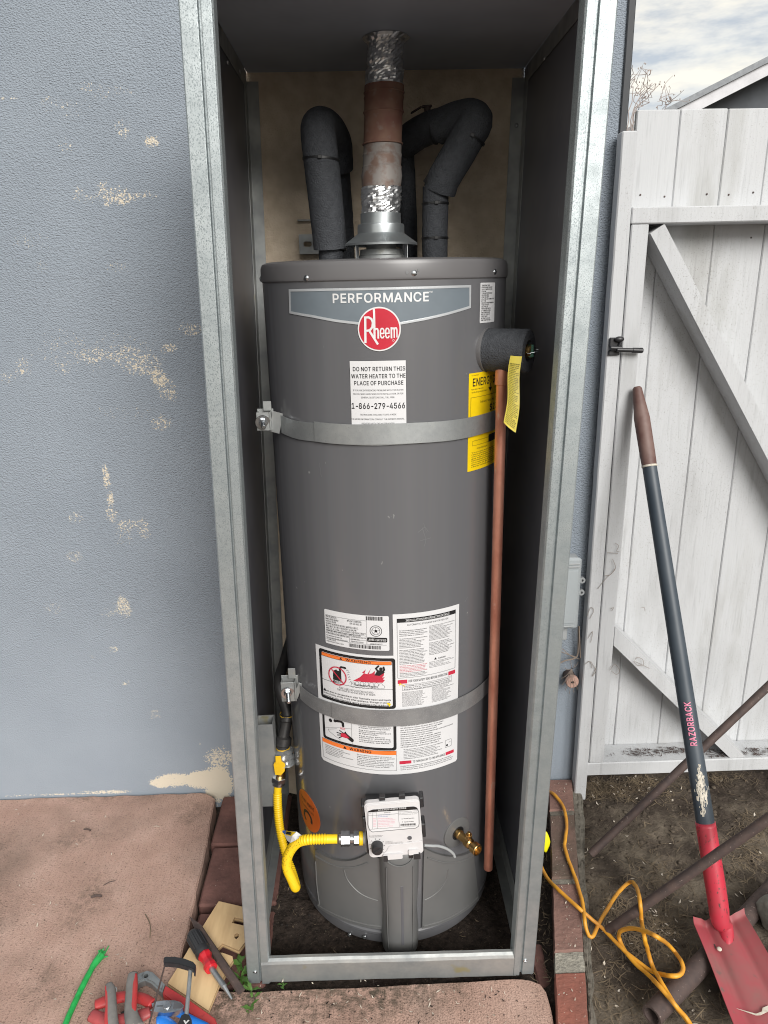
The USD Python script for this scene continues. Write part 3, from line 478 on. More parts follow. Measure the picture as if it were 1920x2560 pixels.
part(ga, 'bottom_rail', plank(.580, 1.46, .2635, .3515, .058, .1015, seed=42), m_wood_white)
part(ga, 'right_stile', plank(1.415, 1.458, .264, .350, .102, 1.587, seed=43), m_wood_white)
def brace(pts, seed):
    q = extr(Polygon(pts), .082); q = frame_map(q, np.array([0, .349, 0]), np.array([1., 0, 0]), np.array([0, 0, 1.]), np.array([0, -1., 0])); v, f = trimesh.remesh.subdivide_to_size(q.vertices, q.faces, .1); return wobble(trimesh.Trimesh(v, f, process=False), .0012, 6, seed)
part(ga, 'brace', brace([(.634, 1.566), (.666, 1.5865), (1.412, .425), (1.412, .36)], 50), m_wood_white)
part(ga, 'brace', brace([(.630, .545), (.630, .487), (1.008, .1025), (1.056, .1025)], 51), m_wood_white)
fe = thing('fence', 'white plank fence panel continuing to the right of the gate', 'fence', (2.0, .35, 0))
part(fe, 'post', plank(1.475, 1.56, .27, .355, -.05, 1.86, seed=60), m_wood_white)
for k in range(12): part(fe, 'board', plank(1.562+.13*k, 1.690+.13*k, .352, .368, .05, 1.84, seed=62+k), m_wood_white)
for z_ in (.25, 1.55): part(fe, 'rail', plank(1.562, 3.12, .312, .350, z_, z_+.08, seed=80), m_wood_white)
la = thing('gate_latch', 'black iron latch joining the white post and the gate stile', 'latch', (.57, .262, 1.29))
A = at_y(F(1318, 745), .25); B = at_y(F(1388, 757), .24)
part(la, 'plate', [obox(at_y(F(1330, 740), .258), np.array([1, 0, 0]), np.array([0, 1, 0]), np.array([0, 0, 1.]), .016, .004, .012, .002), obox(at_y(F(1326, 762), .258), np.array([1, 0, 0]), np.array([0, 1, 0]), np.array([0, 0, 1.]), .014, .004, .006, .002), ball(at_y(F(1338, 733), .25), .009, 2, (1.3, .8, .8))], m_black_plastic)
part(la, 'thumb_bar', [cyl(at_y(F(1332, 756), .246), at_y(F(1386, 757), .246), .0052, 14, .001), cyl(at_y(F(1365, 757), .246), at_y(F(1389, 757), .246), .0065, 14, .002)], m_black_plastic)
part(la, 'catch', [beam(at_y(F(1336, 750), .25), at_y(F(1346, 728), .25), .006, .006), cyl(at_y(F(1318, 752), .25), at_y(F(1343, 752), .25), .006, 12, .001)], m_black_plastic)

# ------------------------------------------------------------------ beyond the gate
nb = thing('neighbour_house', 'dark slate gabled house with white bargeboard beyond the gate', 'house', (5.5, 7, 0))
sl = .457; xr, zr = 6.2, 2.95+(6.2-2.79)*.457
def roofq(y0, y1, t0, t1, x0=1.2): # a band along the left slope, measured down from the roof line
    f = lambda x: 2.95+(x-2.79)*sl
    P = [(x0, f(x0)-t0), (xr, zr-t0), (2*xr-x0, f(x0)-t0), (2*xr-x0, f(x0)-t1), (xr, zr-t1), (x0, f(x0)-t1)]
    q = extr(Polygon(P), y1-y0); return frame_map(q, np.array([0, y0, 0]), np.array([1., 0, 0]), np.array([0, 0, 1.]), np.array([0, 1., 0]))
part(nb, 'roof', roofq(6.0, 13.0, 0, .055), m_roof); part(nb, 'bargeboard', roofq(6.03, 6.07, .057, .165), m_fascia); part(nb, 'soffit', roofq(6.075, 6.5, .12, .17), m_soffit)
f_ = lambda x: 2.95+(x-2.79)*sl-.165
q = extr(Polygon([(1.75, -.1), (1.75, f_(1.75)), (xr, zr-.172), (2*xr-1.75, f_(1.75)), (2*xr-1.75, -.1)]), 6.2); part(nb, 'gable_wall', frame_map(q, np.array([0, 6.4, 0]), np.array([1., 0, 0]), np.array([0, 0, 1.]), np.array([0, 1., 0])), m_far_wall)
def tree(name, label, trunk, limbs, Yt, r0):
    t = thing(name, label, 'tree', (*trunk, 0), group='bare trees beyond the gate'); tops = []
    for ln in limbs:
        P = [at_y(c7(*p), Yt+dy) for p, dy in ln]; P = spline([P[0]+[RNG.normal(0, .06), 0, -.35], *P], 5); P[2:-1] += RNG.normal(0, .012, (len(P)-3, 3)); tops.append(tube(P, np.linspace(r0, .0025, len(P)), 6))
        for _ in range(4):
            i = RNG.integers(len(P)//2, len(P)-1); d = unit(P[i]-P[i-1]+RNG.normal(0, .7, 3)*[1, .6, .4]+[0, 0, .3]); e = P[i]+d*RNG.uniform(.05, .16); tops.append(tube(spline([P[i], (P[i]+e)/2+RNG.normal(0, .01, 3), e], 3), [.003, .003, .0025, .002, .002, .0015, .0015][:len(spline([P[i], (P[i]+e)/2, e], 3))], 5))
            for _ in range(1): tops.append(ball(e+RNG.normal(0, .015, 3), .0045, 1, (1, 1, 1.6)))
    part(t, 'trunk', tube(spline([(trunk[0], trunk[1], -.1), (trunk[0]+.03, trunk[1], .8), (trunk[0], trunk[1], 1.55)], 5), np.linspace(.05, .03, 11), 10), m_twig); part(t, 'branches', tops, m_twig)
tree('bare_tree', 'bare grey twiggy tree just right of the wall corner', (2.0, 5.2), [[((575, 640), 0), ((590, 560), 0), ((585, 470), 0)], [((590, 650), 0), ((625, 560), .1), ((650, 430), 0)], [((600, 660), 0), ((640, 590), 0), ((690, 510), .1)], [((600, 670), 0), ((650, 610), 0), ((665, 470), -.1), ((690, 430), 0)], [((560, 640), 0), ((562, 500), .1), ((570, 400), 0)], [((610, 670), .1), ((660, 630), .1), ((712, 520), .1)]], 5.2, .0042)
tree('bare_tree', 'smaller bare reddish twigs left of the neighbouring roof', (2.6, 5.6), [[((735, 660), 0), ((745, 600), 0), ((760, 545), 0)], [((760, 665), 0), ((780, 630), 0), ((785, 605), 0)], [((770, 668), .1), ((795, 640), .1), ((810, 610), 0)]], 5.6, .0038)

# ------------------------------------------------------------------ the steel cabinet
cb = thing('heater_cabinet', 'tall open galvanized steel cabinet standing against the stucco wall', 'cabinet', (-.02, 0, 0))
def leaned(ms):
    mm = cat_(ms).copy(); v = np.array(mm.vertices); v[:, 0] += LEAN*v[:, 2]; mm.vertices = v; return mm
ZT = 1.96
def section(line, z0, z1, th=.0016, n=14):
    q = extr(LineString(line).buffer(th/2, cap_style=2, join_style=1, quad_segs=3), z1-z0); q.apply_translation((0, 0, z0)); v, f = trimesh.remesh.subdivide_to_size(q.vertices, q.faces, .25); return trimesh.Trimesh(v, f, process=False)
xl, xr_ = -.338, .292
part(cb, 'post', leaned(section([(xl, -.275), (xl, -.316), (xl+.002, -.319), (xl+.026, -.319), (xl+.0275, -.3135), (xl+.0315, -.3135), (xl+.033, -.321), (xl+.047, -.321), (xl+.0495, -.318), (xl+.0495, -.292)], .0, ZT)), m_galv)
part(cb, 'post', leaned(section([(xr_, -.285), (xr_, -.330), (xr_-.002, -.333), (xr_-.025, -.333), (xr_-.0265, -.3275), (xr_-.0315, -.3275), (xr_-.033, -.335), (xr_-.044, -.335), (xr_-.0465, -.332), (xr_-.0465, -.300)], .014, ZT)), m_galv)
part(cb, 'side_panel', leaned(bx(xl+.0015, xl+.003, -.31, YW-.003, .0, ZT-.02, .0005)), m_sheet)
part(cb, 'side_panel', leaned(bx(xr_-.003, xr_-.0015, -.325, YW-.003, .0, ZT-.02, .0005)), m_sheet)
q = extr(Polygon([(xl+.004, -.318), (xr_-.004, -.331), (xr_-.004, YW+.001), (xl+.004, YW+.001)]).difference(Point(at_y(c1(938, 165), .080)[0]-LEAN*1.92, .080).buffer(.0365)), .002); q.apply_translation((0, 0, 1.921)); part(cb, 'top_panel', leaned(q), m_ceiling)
part(cb, 'front_header', leaned(bx(xl+.053, xr_-.050, -.324, -.322, 1.905, ZT, .0006)), m_galv)
prof = [(-.322, .006), (-.3225, .055), (-.320, .062), (-.315, .0660), (-.3085, .0665), (-.307, .062), (-.307, .006)]
q = extr(Polygon(prof), .558); q = frame_map(q, np.array([xl+.0335, 0, 0]), np.array([0, 1., 0]), np.array([0, 0, 1.]), np.array([1., 0, 0])); v, f = trimesh.remesh.subdivide_to_size(q.vertices, q.faces, .03); q = wobble(trimesh.Trimesh(v, f, process=False), .0012, 20)
v = np.array(q.vertices); v[:, 1] -= .013*(v[:, 0]-xl)/(xr_-xl); v[:, 2] += .006*(v[:, 0]-xl)/(xr_-xl); q.vertices = v; part(cb, 'sill_rail', q, m_galv_dull)
for nm, xa, xb in (('side_rail', xl+.0035, xl+.0275), ('side_rail', xr_-.0275, xr_-.0035)): part(cb, nm, leaned([bx(xa, xa+.0016 if xa < 0 else xb, -.285, YW-.006, .004, .062, .0005) if xa < 0 else bx(xb-.0016, xb, -.295, YW-.006, .004, .062, .0005), bx(xa+.002 if xa < 0 else xa, xb if xa < 0 else xb-.002, -.285, YW-.006, .004, .0056, .0004)]), m_galv_dull)
part(cb, 'rear_angle', leaned(section([(xl+.0042, .262), (xl+.0042, .298), (xl+.030, .298)], .0, 1.90)), m_galv_dull)
part(cb, 'rear_angle', leaned(section([(xr_-.0042, .262), (xr_-.0042, .298), (xr_-.032, .298)], .0, 1.90)), m_galv_dull)
part(cb, 'top_angle', leaned([bx(xl+.0042, xl+.0056, -.26, .26, 1.885, 1.919, .0005)]), m_galv_dull); part(cb, 'top_angle', leaned([bx(xr_-.0056, xr_-.0042, -.26, .26, 1.885, 1.919, .0005)]), m_galv_dull)
def screw(c, n, r=.0042): return [lathe([(1e-5, .0026), (r*.5, .0025), (r, .0012), (r*1.15, .0002), (r*1.15, -.002)], c, n, 14), obox(np.asarray(c)+unit(n)*.0026, unit(np.cross(n, [0, 0, 1.])), unit(n), np.array([0, 0, 1.]), r*.7, .0004, r*.12, .0001)]
for p, y in ((c1(365, 570), .2975), (c1(1478, 520), .2975), (c4(78, 1182), -.3195), (c4(1478, 1122), -.3335)): part(cb, 'screw', screw(at_y(p, y)-[0, .0004, 0], (0, -1., 0)), m_chrome)
for p in (crop(420, 0, .2261)(662, 688), crop(420, 0, .2261)(796, 788)): part(cb, 'screw', screw(at_x(p, xl+.006+LEAN*1.88), (1, 0, 0.), .0035), m_chrome)  # corner screws; their bright heads also stand for light leaking through the joints
for p in (crop(1200, 0, .3164)(805, 110), crop(1200, 0, .3164)(505, 462), crop(1200, 0, .3164)(338, 550)): part(cb, 'screw', screw(at_x(p, xr_-.006+LEAN*1.88), (-1, 0, 0.), .0040), m_chrome)

# ------------------------------------------------------------------ the water heater
wh = thing('water_heater', 'tall grey gas water heater with white, yellow and red stickers, inside the cabinet', 'water heater', (0, 0, 0))
part(wh, 'jacket', lathe([(1e-5, .004), (HR-.012, .004), (HR-.004, .010), (HR-.004, .030), (HR-.0015, .034), (HR-.0015, .040), (HR-.005, .043), (HR-.005, .047), (HR, .052), (HR, .3), (HR, .6), (HR, .9), (HR, 1.2), (HR, 1.4722)], seg=160), m_jacket)
part(wh, 'lid', lathe([(HR-.002, 1.470), (HR+.0022, 1.4745), (HR+.0028, 1.478), (HR+.0022, 1.4985), (HR-.001, 1.5055), (HR-.009, 1.509), (HR-.03, 1.5095), (1e-5, 1.5095)], seg=160), m_lid)
LID = Cyl(HR+.0026)
for p in (c2(103, 203), c2(343, 197), c2(903, 172), c2(1322, 165)):
    u, z = LID.un(p); c = LID.to3(u, z, 0.0); part(wh, 'lid_screw', screw(c, (c[0], c[1], 0), .0045), m_chrome)
# lower shroud: a scalloped wrap in two leaves and the ribbed cover of the burner tube
SH = Cyl(HR)
def shroud(pts): return sheet(SH, poly_px(JACKET, pts, c4), .0, .0075, .012)
def arc_px(a, b, c, n=14): # a smooth curve through three pixels
    t = np.linspace(0, 1, n)[:, None]; a, b, c = (np.array(x, float) for x in (a, b, c)); m_ = 2*b-(a+c)/2; return [tuple(x) for x in (1-t)**2*a+2*t*(1-t)*m_+t*t*c]
left = arc_px((402, 545), (540, 596), (664, 556))+[(752, 590), (742, 1005), (735, 946)]; left = arc_px((402, 545), (540, 596), (664, 556))+[(752, 592), (745, 948), (640, 932), (520, 895), (418, 838)]
rightp = [(948, 592)]+arc_px((950, 530), (1085, 574), (1196, 545))+[(1224, 800), (1130, 872), (1040, 918), (940, 944)]
for q_ in (left, rightp): part(wh, 'shroud', shroud(q_), m_plastic_grey)
def bead(S, pts, conv, r, off, n=6): P = spline([S.to3(*S.un(conv(*p)), off) for p in pts], n); return tube(P, r, 8)
for q_ in [bead(JACKET, [(405, 570), (470, 607), (545, 628), (620, 620), (668, 600)], c4, .0022, .0078), bead(JACKET, [(965, 575), (1030, 597), (1090, 604), (1150, 590), (1205, 562)], c4, .0022, .0078), bead(JACKET, [(548, 640), (565, 690), (610, 745), (660, 778), (718, 798)], c4, .0016, .0076), bead(JACKET, [(1070, 640), (1060, 690), (1030, 740), (990, 775), (952, 795)], c4, .0016, .0076),
     bead(JACKET, [(405, 600), (412, 720), (425, 822)], c4, .0014, .0076), bead(JACKET, [(418, 825), (520, 880), (640, 917), (735, 932)], c4, .0018, .0078), bead(JACKET, [(945, 930), (1040, 903), (1130, 857), (1218, 787)], c4, .0018, .0078)]: part(wh, 'shroud_rib', q_, m_plastic_grey)
th = np.linspace(-math.pi/2, math.pi/2, 25); rows = []
for z, hw_, dp in ((.0, .030, .045), (.006, .038, .053), (.014, .0415, .058), (.05, .043, .060), (.12, .0395, .060), (.2, .044, .060), (.262, .0445, .060), (.285, .0445, .056), (.297, .0440, .044)):
    rows.append(np.stack([.003+hw_*np.sign(np.sin(th))*np.abs(np.sin(th))**.8, -(HR-.022)-dp*np.cos(th)**.62, np.full(25, z)], -1))
V = np.array(rows)
top = V[-2:, :, 2]; V[-1, :, 2] += .012*np.abs(np.sin(th))**2; V[-2, :, 2] += .010*np.abs(np.sin(th))**2
ii = np.arange(V.shape[0]-1)[:, None]*25; jj = np.arange(24)[None]; qd = np.stack([ii+jj, ii+jj+1, ii+25+jj+1, ii+25+jj], -1).reshape(-1, 4)
tubecov = trimesh.Trimesh(np.vstack([V.reshape(-1, 3), [(.003, -HR+.01, V[-1, :, 2].min()-.012), (.003, -HR+.01, 0)]]), np.vstack([qd[:, [0, 1, 2]], qd[:, [0, 2, 3]], [(8*25+j, 8*25+j+1, 225) for j in range(24)], [(j+1, j, 226) for j in range(24)]]), process=False)
part(wh, 'burner_tube_cover', tubecov, m_plastic_grey, smooth=40)
fy = -(HR-.022)-.060
part(wh, 'cover_groove', [bx(.0045, .0105, fy-.0006, fy+.004, .050, .215, .0005)], m_ink_grey)
part(wh, 'cover_rib', [tube(spline([(-.030, fy+.012, .287), (-.018, fy+.003, .2755), (.003, fy-.001, .2700), (.024, fy+.003, .2755), (.036, fy+.012, .287)], 6), .0018, 8), tube(spline([(-.026, fy+.006, .262), (-.026, fy+.006, .15), (-.024, fy+.006, .03), (-.010, fy+.001, .018), (.016, fy+.001, .018), (.030, fy+.006, .03), (.032, fy+.006, .15), (.032, fy+.006, .262)], 5), .0012, 6)], m_plastic_grey)

# badge and emblem
bp = [(255, 255)]+[(470, 250), (725, 246), (950, 240)]+[(1196, 233)]+[(1195, 352)]+[(1075, 388), (960, 415), (834, 438), (725, 446), (610, 438), (500, 425), (380, 402)]+[(258, 380)]
bdg = part(wh, 'badge', sheet(JACKET, poly_px(JACKET, bp, c2), .0003, .0003), m_badge)
bpoly = poly_px(JACKET, bp, c2)
part(bdg, 'border', sheet(JACKET, bpoly.difference(bpoly.buffer(-.0042)), .0009, .0003, .008), m_silver)
part(bdg, 'lettering', words_px(JACKET, 'PERFORMANCE', (478, 326), (978, 316), 47, c2, .0010, True), m_white_print)
part(bdg, 'trade_mark_sign', words_px(JACKET, 'TM', (980, 274), (996, 273), 9, c2, .0010, True), m_white_print)
ec = JACKET.un(c2(722, 462)); er = abs(JACKET.un(c2(835, 462))[0]-ec[0])*.985
emb = part(wh, 'emblem', sheet(JACKET, Point(*ec).buffer(er, 32), .0011, .0003), m_white_print)
part(emb, 'red_disc', sheet(JACKET, Point(*ec).buffer(er*.935, 32), .0016, .0003), m_red_print)
k = er/113.0
def ep(x, y): return (ec[0]+(x-722)*k, ec[1]-(y-462)*k)
def stroke(pts, w): return LineString([ep(*p) for p in pts]).buffer(w*k/2, cap_style=2, join_style=1)
Rl = unary_union([stroke([(648, 532), (650, 400)], 12), stroke([(644, 402), (668, 401), (683, 410), (690, 428), (686, 452), (674, 466), (655, 470)], 11), stroke([(668, 466), (714, 540)], 11), stroke([(697, 508), (697, 360)], 11), stroke([(697, 470), (703, 460), (712, 460), (716, 470), (716, 510)], 9)])
def e_at(x): return unary_union([stroke([(x, 484), (x+18, 484), (x+18, 468), (x+13, 459), (x+5, 459), (x, 470), (x, 496), (x+5, 506), (x+13, 506), (x+19, 496)], 7)])
Rl = unary_union([Rl, e_at(728), e_at(755), stroke([(785, 510), (785, 453)], 8), stroke([(785, 470), (790, 458), (797, 458), (800, 470), (800, 508)], 7), stroke([(800, 470), (804, 457), (811, 457), (814, 468), (814, 506)], 7), Point(ep(795, 521)).buffer(5*k).difference(Point(ep(795, 521)).buffer(3.4*k))])
part(emb, 'lettering', sheet(JACKET, Rl, .0021, .0003, .01), m_white_print)

def L3(*p): return JACKET.un(c3(*p))
def sticker(poly, mat, name='sticker', off=.0003): return part(wh, name, sheet(JACKET, poly, off, .0003), mat)
INK = .0009
# 'do not return' sheet
a = JACKET.un(c2(570, 627)); b = JACKET.un(c2(862, 964)); P = rect(a[0], b[0], a[1], b[1]-.006)
s = sticker(P, m_label, 'notice_sheet', .0012)
t2 = lambda w, x0, y0, x1, y1, h, bold=False: words_px(JACKET, w, (x0, y0), (x1, y1), h, c2, .0018, bold)
part(s, 'lettering', [t2('DO NOT RETURN THIS', 585, 677, 856, 677, 21, True), t2('WATER HEATER TO THE', 578, 714, 857, 714, 21, True), t2('PLACE OF PURCHASE', 592, 750, 846, 750, 21, True), t2('1-866-279-4566', 578, 872, 855, 872, 29, True)], m_ink)
part(s, 'small_lettering', [t2('IF YOU ARE EXPERIENCING PROBLEMS WITH THIS WATER', 587, 781, 846, 781, 8), t2('HEATER, NEED ASSISTANCE WITH INSTALLATION, OR FOR', 587, 800, 846, 800, 8), t2('GENERAL QUESTIONS CALL TOLL FREE:', 628, 819, 802, 819, 8), t2('TECHNICIANS AVAILABLE 7 DAYS A WEEK', 623, 908, 810, 908, 8), t2("FOR MORE INFORMATION, CONSULT THE OWNER'S MANUAL", 578, 930, 852, 930, 8), t2('PROVIDED WITH THE WATER HEATER', 632, 954, 800, 954, 8)], m_ink)
# small relief-valve notice, upper right
a = JACKET.un(c2(1246, 222)); b = JACKET.un(c2(1312, 424)); s = sticker(rect(a[0], JACKET.un(c2(1321, 222))[0], a[1], b[1], .002), m_label)
part(s, 'lettering', para(JACKET, 'TEMPERATURE PRESSURE RELIEF VALVE IMPORTANT FOLLOW THE MAINTENANCE PROCEDURES FOR RELIEF VALVES AS DIRECTED BY THE INSTRUCTION MANUAL THIS WATER HEATER IS PROVIDED WITH A TEMPERATURE AND PRESSURE RELIEF VALVE THAT MUST BE INSTALLED AND INSPECTED', a[0]+.003, JACKET.un(c2(1316, 222))[0], a[1]-.003, b[1]+.003, 19, .0009, .66, bold=True), m_ink)
# energy guide
ytl, ybl = JACKET.un(z8(70, 812)), JACKET.un(z8(36, 2108)); yu0 = (ytl[0]+ybl[0])/2; yu1 = JACKET.un(z8(512, 900))[0]-.012; P = rect(yu0, yu1, ytl[1], ybl[1])
s = sticker(P, m_yellow_label, 'energy_label', .0004)
t8 = lambda w, x0, y0, x1, y1, h, bold=False: words_px(JACKET, w, (x0, y0), (x1, y1), h, z8, INK, bold)
ew = yu1-yu0
part(s, 'lettering', [t8('ENERGYGU', 105, 985, 428, 905, 100, True), t8('$23', 328, 1283, 425, 1265, 80, True), t8('U.S. Government', 98, 845, 188, 832, 16), t8('Water Heater - Natural Gas', 92, 1030, 250, 1005, 17), t8('Tank Size (Storage Capacity) 50 gallons', 92, 1068, 300, 1035, 17), t8('Estimated Yearly Energy Cost', 208, 1185, 425, 1140, 28), t8('Estimated Yearly Energy Use', 165, 1795, 300, 1770, 20)]
     +para(JACKET, 'Your cost will depend on your utility rates and use. Cost range based only on models fueled by natural gas with a medium first hour rating. Estimated energy cost is based on a national average natural gas cost of $1.09 per therm. Estimated yearly energy use: 185 therms', yu0+.010, yu1-.002, JACKET.un(z8(70, 1850))[1], ybl[1]+.006, 8, INK, .55), m_ink)
f0 = JACKET.un(z8(86, 1130)); f1 = JACKET.un(z8(84, 1400)); fr = sbox(f0[0], f1[1], yu1-.001, f0[1]); bx0 = JACKET.un(z8(108, 1700)); bx1 = JACKET.un(z8(108, 1765)); bxm = JACKET.un(z8(318, 1700))[0]
part(s, 'ruling', [sheet(JACKET, fr.difference(fr.buffer(-.0005)), INK, .0002), sheet(JACKET, sbox(bx0[0], bx1[1], bxm, bx0[1]).difference(sbox(bx0[0], bx1[1], bxm, bx0[1]).buffer(-.0005)), INK, .0002), sheet(JACKET, sbox(bxm, bx1[1]-.001, yu1-.004, bx0[1]+.004), INK, .0002), sheet(JACKET, unary_union([LineString([JACKET.un(z8(340, 940)), JACKET.un(z8(338, 1000))]).buffer(.0012), Polygon([JACKET.un(z8(318, 990)), JACKET.un(z8(362, 982)), JACKET.un(z8(338, 1045))])]), INK, .0002)], m_ink)

# rating plate
u0, u1, v0, v1 = L3(405, 103)[0], L3(787, 137)[0], L3(787, 340)[1], L3(787, 137)[1]; v1 = (v1+L3(405, 103)[1])/2; v0 = (v0+L3(410, 305)[1])/2
s = sticker(rect(u0, u1, v0, v1, .003), m_label); W_, H_ = u1-u0, v1-v0
fu = lambda f: u0+W_*f
fv = lambda f: v1-H_*f
def bars(x0, x1, ya, yb, n, seed):
    r_ = np.random.default_rng(seed); out, x = [], 0.0; ws = r_.choice([1, 1, 2, 3], n*2); tot = ws.sum(); 
    for i, w in enumerate(ws):
        if i % 2 == 0: out.append(sbox(x0+(x1-x0)*x/tot, yb, x0+(x1-x0)*(x+w)/tot, ya))
        x += w
    return unary_union(out)
ln = lambda a, b, w=.0004: LineString([a, b]).buffer(w/2, cap_style=2)
rp = [words(JACKET, w, fu(.02), fu(e), fv(y), H_*.05, INK, True) for w, e, y in (('SERIAL NO. M482412701', .21, .215), ('Model No. PROG50-40N RH67', .24, .285), ('Area: 50 U.S. GALLONS', .2, .35), ('Gas INPUT 40,000 BTU/h  NATURAL  MANIFOLD 4 IN W.C.', .55, .42), ('MAX. INLET 10.5 W.C. RECOVERY 41 GAL/HR', .52, .49), ('ANSI Z21.10.1 CSA 4.1 CATEGORY I NATURAL DRAFT', .66, .56), ('COMPLIES WITH APPLICABLE CONSTRUCTION', .58, .63), ('SUITABLE FOR INSTALLATION ON COMBUSTIBLE FLOORS', .4, .7))]
rp += [words(JACKET, 'MFG. DATE 30SEP2024', fu(.38), fu(.60), fv(.23), H_*.05, INK, True), words(JACKET, 'CAP. U.S. GALS. 50', fu(.42), fu(.60), fv(.30), H_*.05, INK, True)]
rp += para(JACKET, 'MAX WORKING PRESSURE 150 PSI TEST 300 PSI MIN. CLEARANCES TO COMBUSTIBLES SIDES 0 REAR 0 VENT 6 INCH', fu(.02), fu(.38), fv(.72), fv(.95), 4, INK, .5)
rp += para(JACKET, 'LISTED WATER HEATER MAX HEATING PRESSURE 150 PSI', fu(.43), fu(.66), fv(.62), fv(.82), 3, INK, .5)
rp += [words(JACKET, 'CERTIFIED', fu(.80), fu(.955), fv(.715), H_*.05, .0013, True), words(JACKET, 'AHRI', fu(.70), fu(.785), fv(.715), H_*.06, .0013, True)]
white_bits = rp[-2:]; rp = rp[:-2]+[words(JACKET, 'ASSEMBLED IN MEXICO', fu(.72), fu(.9), fv(.83), H_*.04, INK)]
seal = Point(fu(.81), fv(.43)); seal = unary_union([seal.buffer(H_*.16).difference(seal.buffer(H_*.145)), seal.buffer(H_*.11).difference(seal.buffer(H_*.10)), seal.buffer(H_*.035)]+[ln((fu(.81)+H_*.03*math.cos(a), fv(.43)+H_*.03*math.sin(a)), (fu(.81)+H_*.1*math.cos(a), fv(.43)+H_*.1*math.sin(a)), .0005) for a in np.arange(5)*2*math.pi/5+.3])
part(s, 'lettering', rp, m_ink)
part(s, 'ruling', sheet(JACKET, unary_union([bars(fu(.67), fu(.92), fv(.02), fv(.13), 22, 3), bars(fu(.40), fu(.88), fv(.86), fv(.96), 40, 4), seal, ln((fu(.675), fv(.13)), (fu(.675), fv(.82))), ln((fu(.02), fv(.155)), (fu(.67), fv(.155))), ln((fu(.41), fv(.6)), (fu(.41), fv(.82))), ln((fu(.41), fv(.73)), (fu(.67), fv(.73))), ln((fu(.02), fv(.83)), (fu(.96), fv(.83))), ln((fu(.02), fv(.59)), (fu(.67), fv(.59)))]), INK, .0002), m_ink)
part(s, 'ruling', sheet(JACKET, rect(fu(.68), fu(.97), fv(.62), fv(.75), .002), INK, .0002), m_ink); part(s, 'lettering', white_bits, m_white_print)
# the large warning and instruction sticker
xL, xM, xR = (L3(360, 315)[0]+L3(385, 990)[0])/2, (L3(812, 130)[0]+L3(812, 370)[0])/2, (L3(1203, 72)[0]+L3(1190, 985)[0])/2
zT, zS, zB = (L3(812, 130)[1]+L3(1203, 72)[1])/2, (L3(360, 315)[1]+L3(812, 370)[1])/2, (L3(780, 1075)[1]+L3(385, 990)[1])/2
s = sticker(Polygon([(xL, zS), (xM, zS), (xM, zT), (xR, zT), (xR, zB+.004), (xR-.004, zB), (xL+.006, zB), (xL, zB+.006)]), m_label, 'instruction_sticker')
def U9(x, y): return JACKET.un(z9(x, y))
def U10(x, y): return JACKET.un(z10(x, y))
black, grey, red, orange, redtext, whites, over = [], [], [], [], [], [], []
def box_px(U, pts, r=0): q = np.array([U(*p) for p in pts]); return rect((q[0, 0]+q[3, 0])/2, (q[1, 0]+q[2, 0])/2, (q[2, 1]+q[3, 1])/2, (q[0, 1]+q[1, 1])/2, r)
big = box_px(U9, [(78, 585), (866, 672), (866, 1195), (100, 1130)]); x0, z0, x1, z1_ = big.bounds
zbot = U10(860, 130)[1]; big = rect(x0, x1, zbot, z1_, .006); inner = rect(x0+.006, x1-.006, zbot+.006, z1_-.006, .004); black.append(sheet(JACKET, big.difference(inner), INK, .0002, .01))
ow = rect(inner.bounds[0]+.001, inner.bounds[2]-.001, U9(470, 735)[1], inner.bounds[3]-.001); orange.append(sheet(JACKET, ow, INK, .0002)); black.append(sheet(JACKET, ow.difference(ow.buffer(-.0006)), .0014, .0002, .01))
tri = lambda c, h: Polygon([(c[0]-h*.6, c[1]), (c[0]+h*.6, c[1]), (c[0], c[1]+h)])
hz = ow.bounds[3]-ow.bounds[1]
black += [sheet(JACKET, tri((U9(303, 715)[0], ow.bounds[1]+hz*.2), hz*.62), .0014, .0002), words(JACKET, 'WARNING', U9(350, 730)[0], U9(612, 735)[0], ow.bounds[1]+hz*.22, hz*.55, .0014, True)]
hl = U9(470, 985)[1]; black.append(sheet(JACKET, ln((x0+.006, hl), (x1-.006, hl), .0007), INK, .0002, .01))
cc = U9(266, 868); cr = abs(U9(362, 868)[0]-cc[0])
ring = Point(cc).buffer(cr).difference(Point(cc).buffer(cr*.88)); slash = LineString([(cc[0]-cr*.68, cc[1]+cr*.68), (cc[0]+cr*.68, cc[1]-cr*.68)]).buffer(cr*.055)
red.append(sheet(JACKET, unary_union([ring, slash.intersection(Point(cc).buffer(cr))]), .0015, .0002, .01))
can = Polygon([U9(222, 812), (U9(245, 805)), U9(303, 825), U9(310, 940), U9(222, 930)]); can = unary_union([can, LineString([U9(295, 825), U9(290, 790), U9(305, 776), U9(345, 786)]).buffer(.0022), Point(U9(253, 808)).buffer(.0016)]); black.append(sheet(JACKET, can, INK, .0002, .01))
whites.append(words(JACKET, 'FLAMMABLE', U9(224, 922)[0], U9(308, 935)[0], U9(266, 930)[1], .0035, .0013, True))
flame = Polygon([U9(*p) for p in ((428, 918), (500, 880), (540, 840), (520, 835), (560, 800), (545, 842), (575, 850), (610, 795), (590, 850), (625, 840), (655, 815), (650, 850), (690, 865), (720, 850), (748, 830), (745, 865), (725, 885), (755, 880), (735, 905), (757, 910), (735, 938), (600, 935))]); red.append(sheet(JACKET, flame.buffer(0), INK, .0002, .01))
man = unary_union([Point(U9(716, 795)).buffer(.0036), Polygon([U9(680, 810), U9(740, 815), U9(750, 830), U9(700, 862), U9(655, 858), U9(672, 830)]).buffer(.0008), LineString([U9(682, 815), U9(664, 790), U9(690, 765)]).buffer(.0018), LineString([U9(735, 820), U9(750, 805), U9(743, 778)]).buffer(.0018)]); black.append(sheet(JACKET, man, .0014, .0002, .01))
hose = []
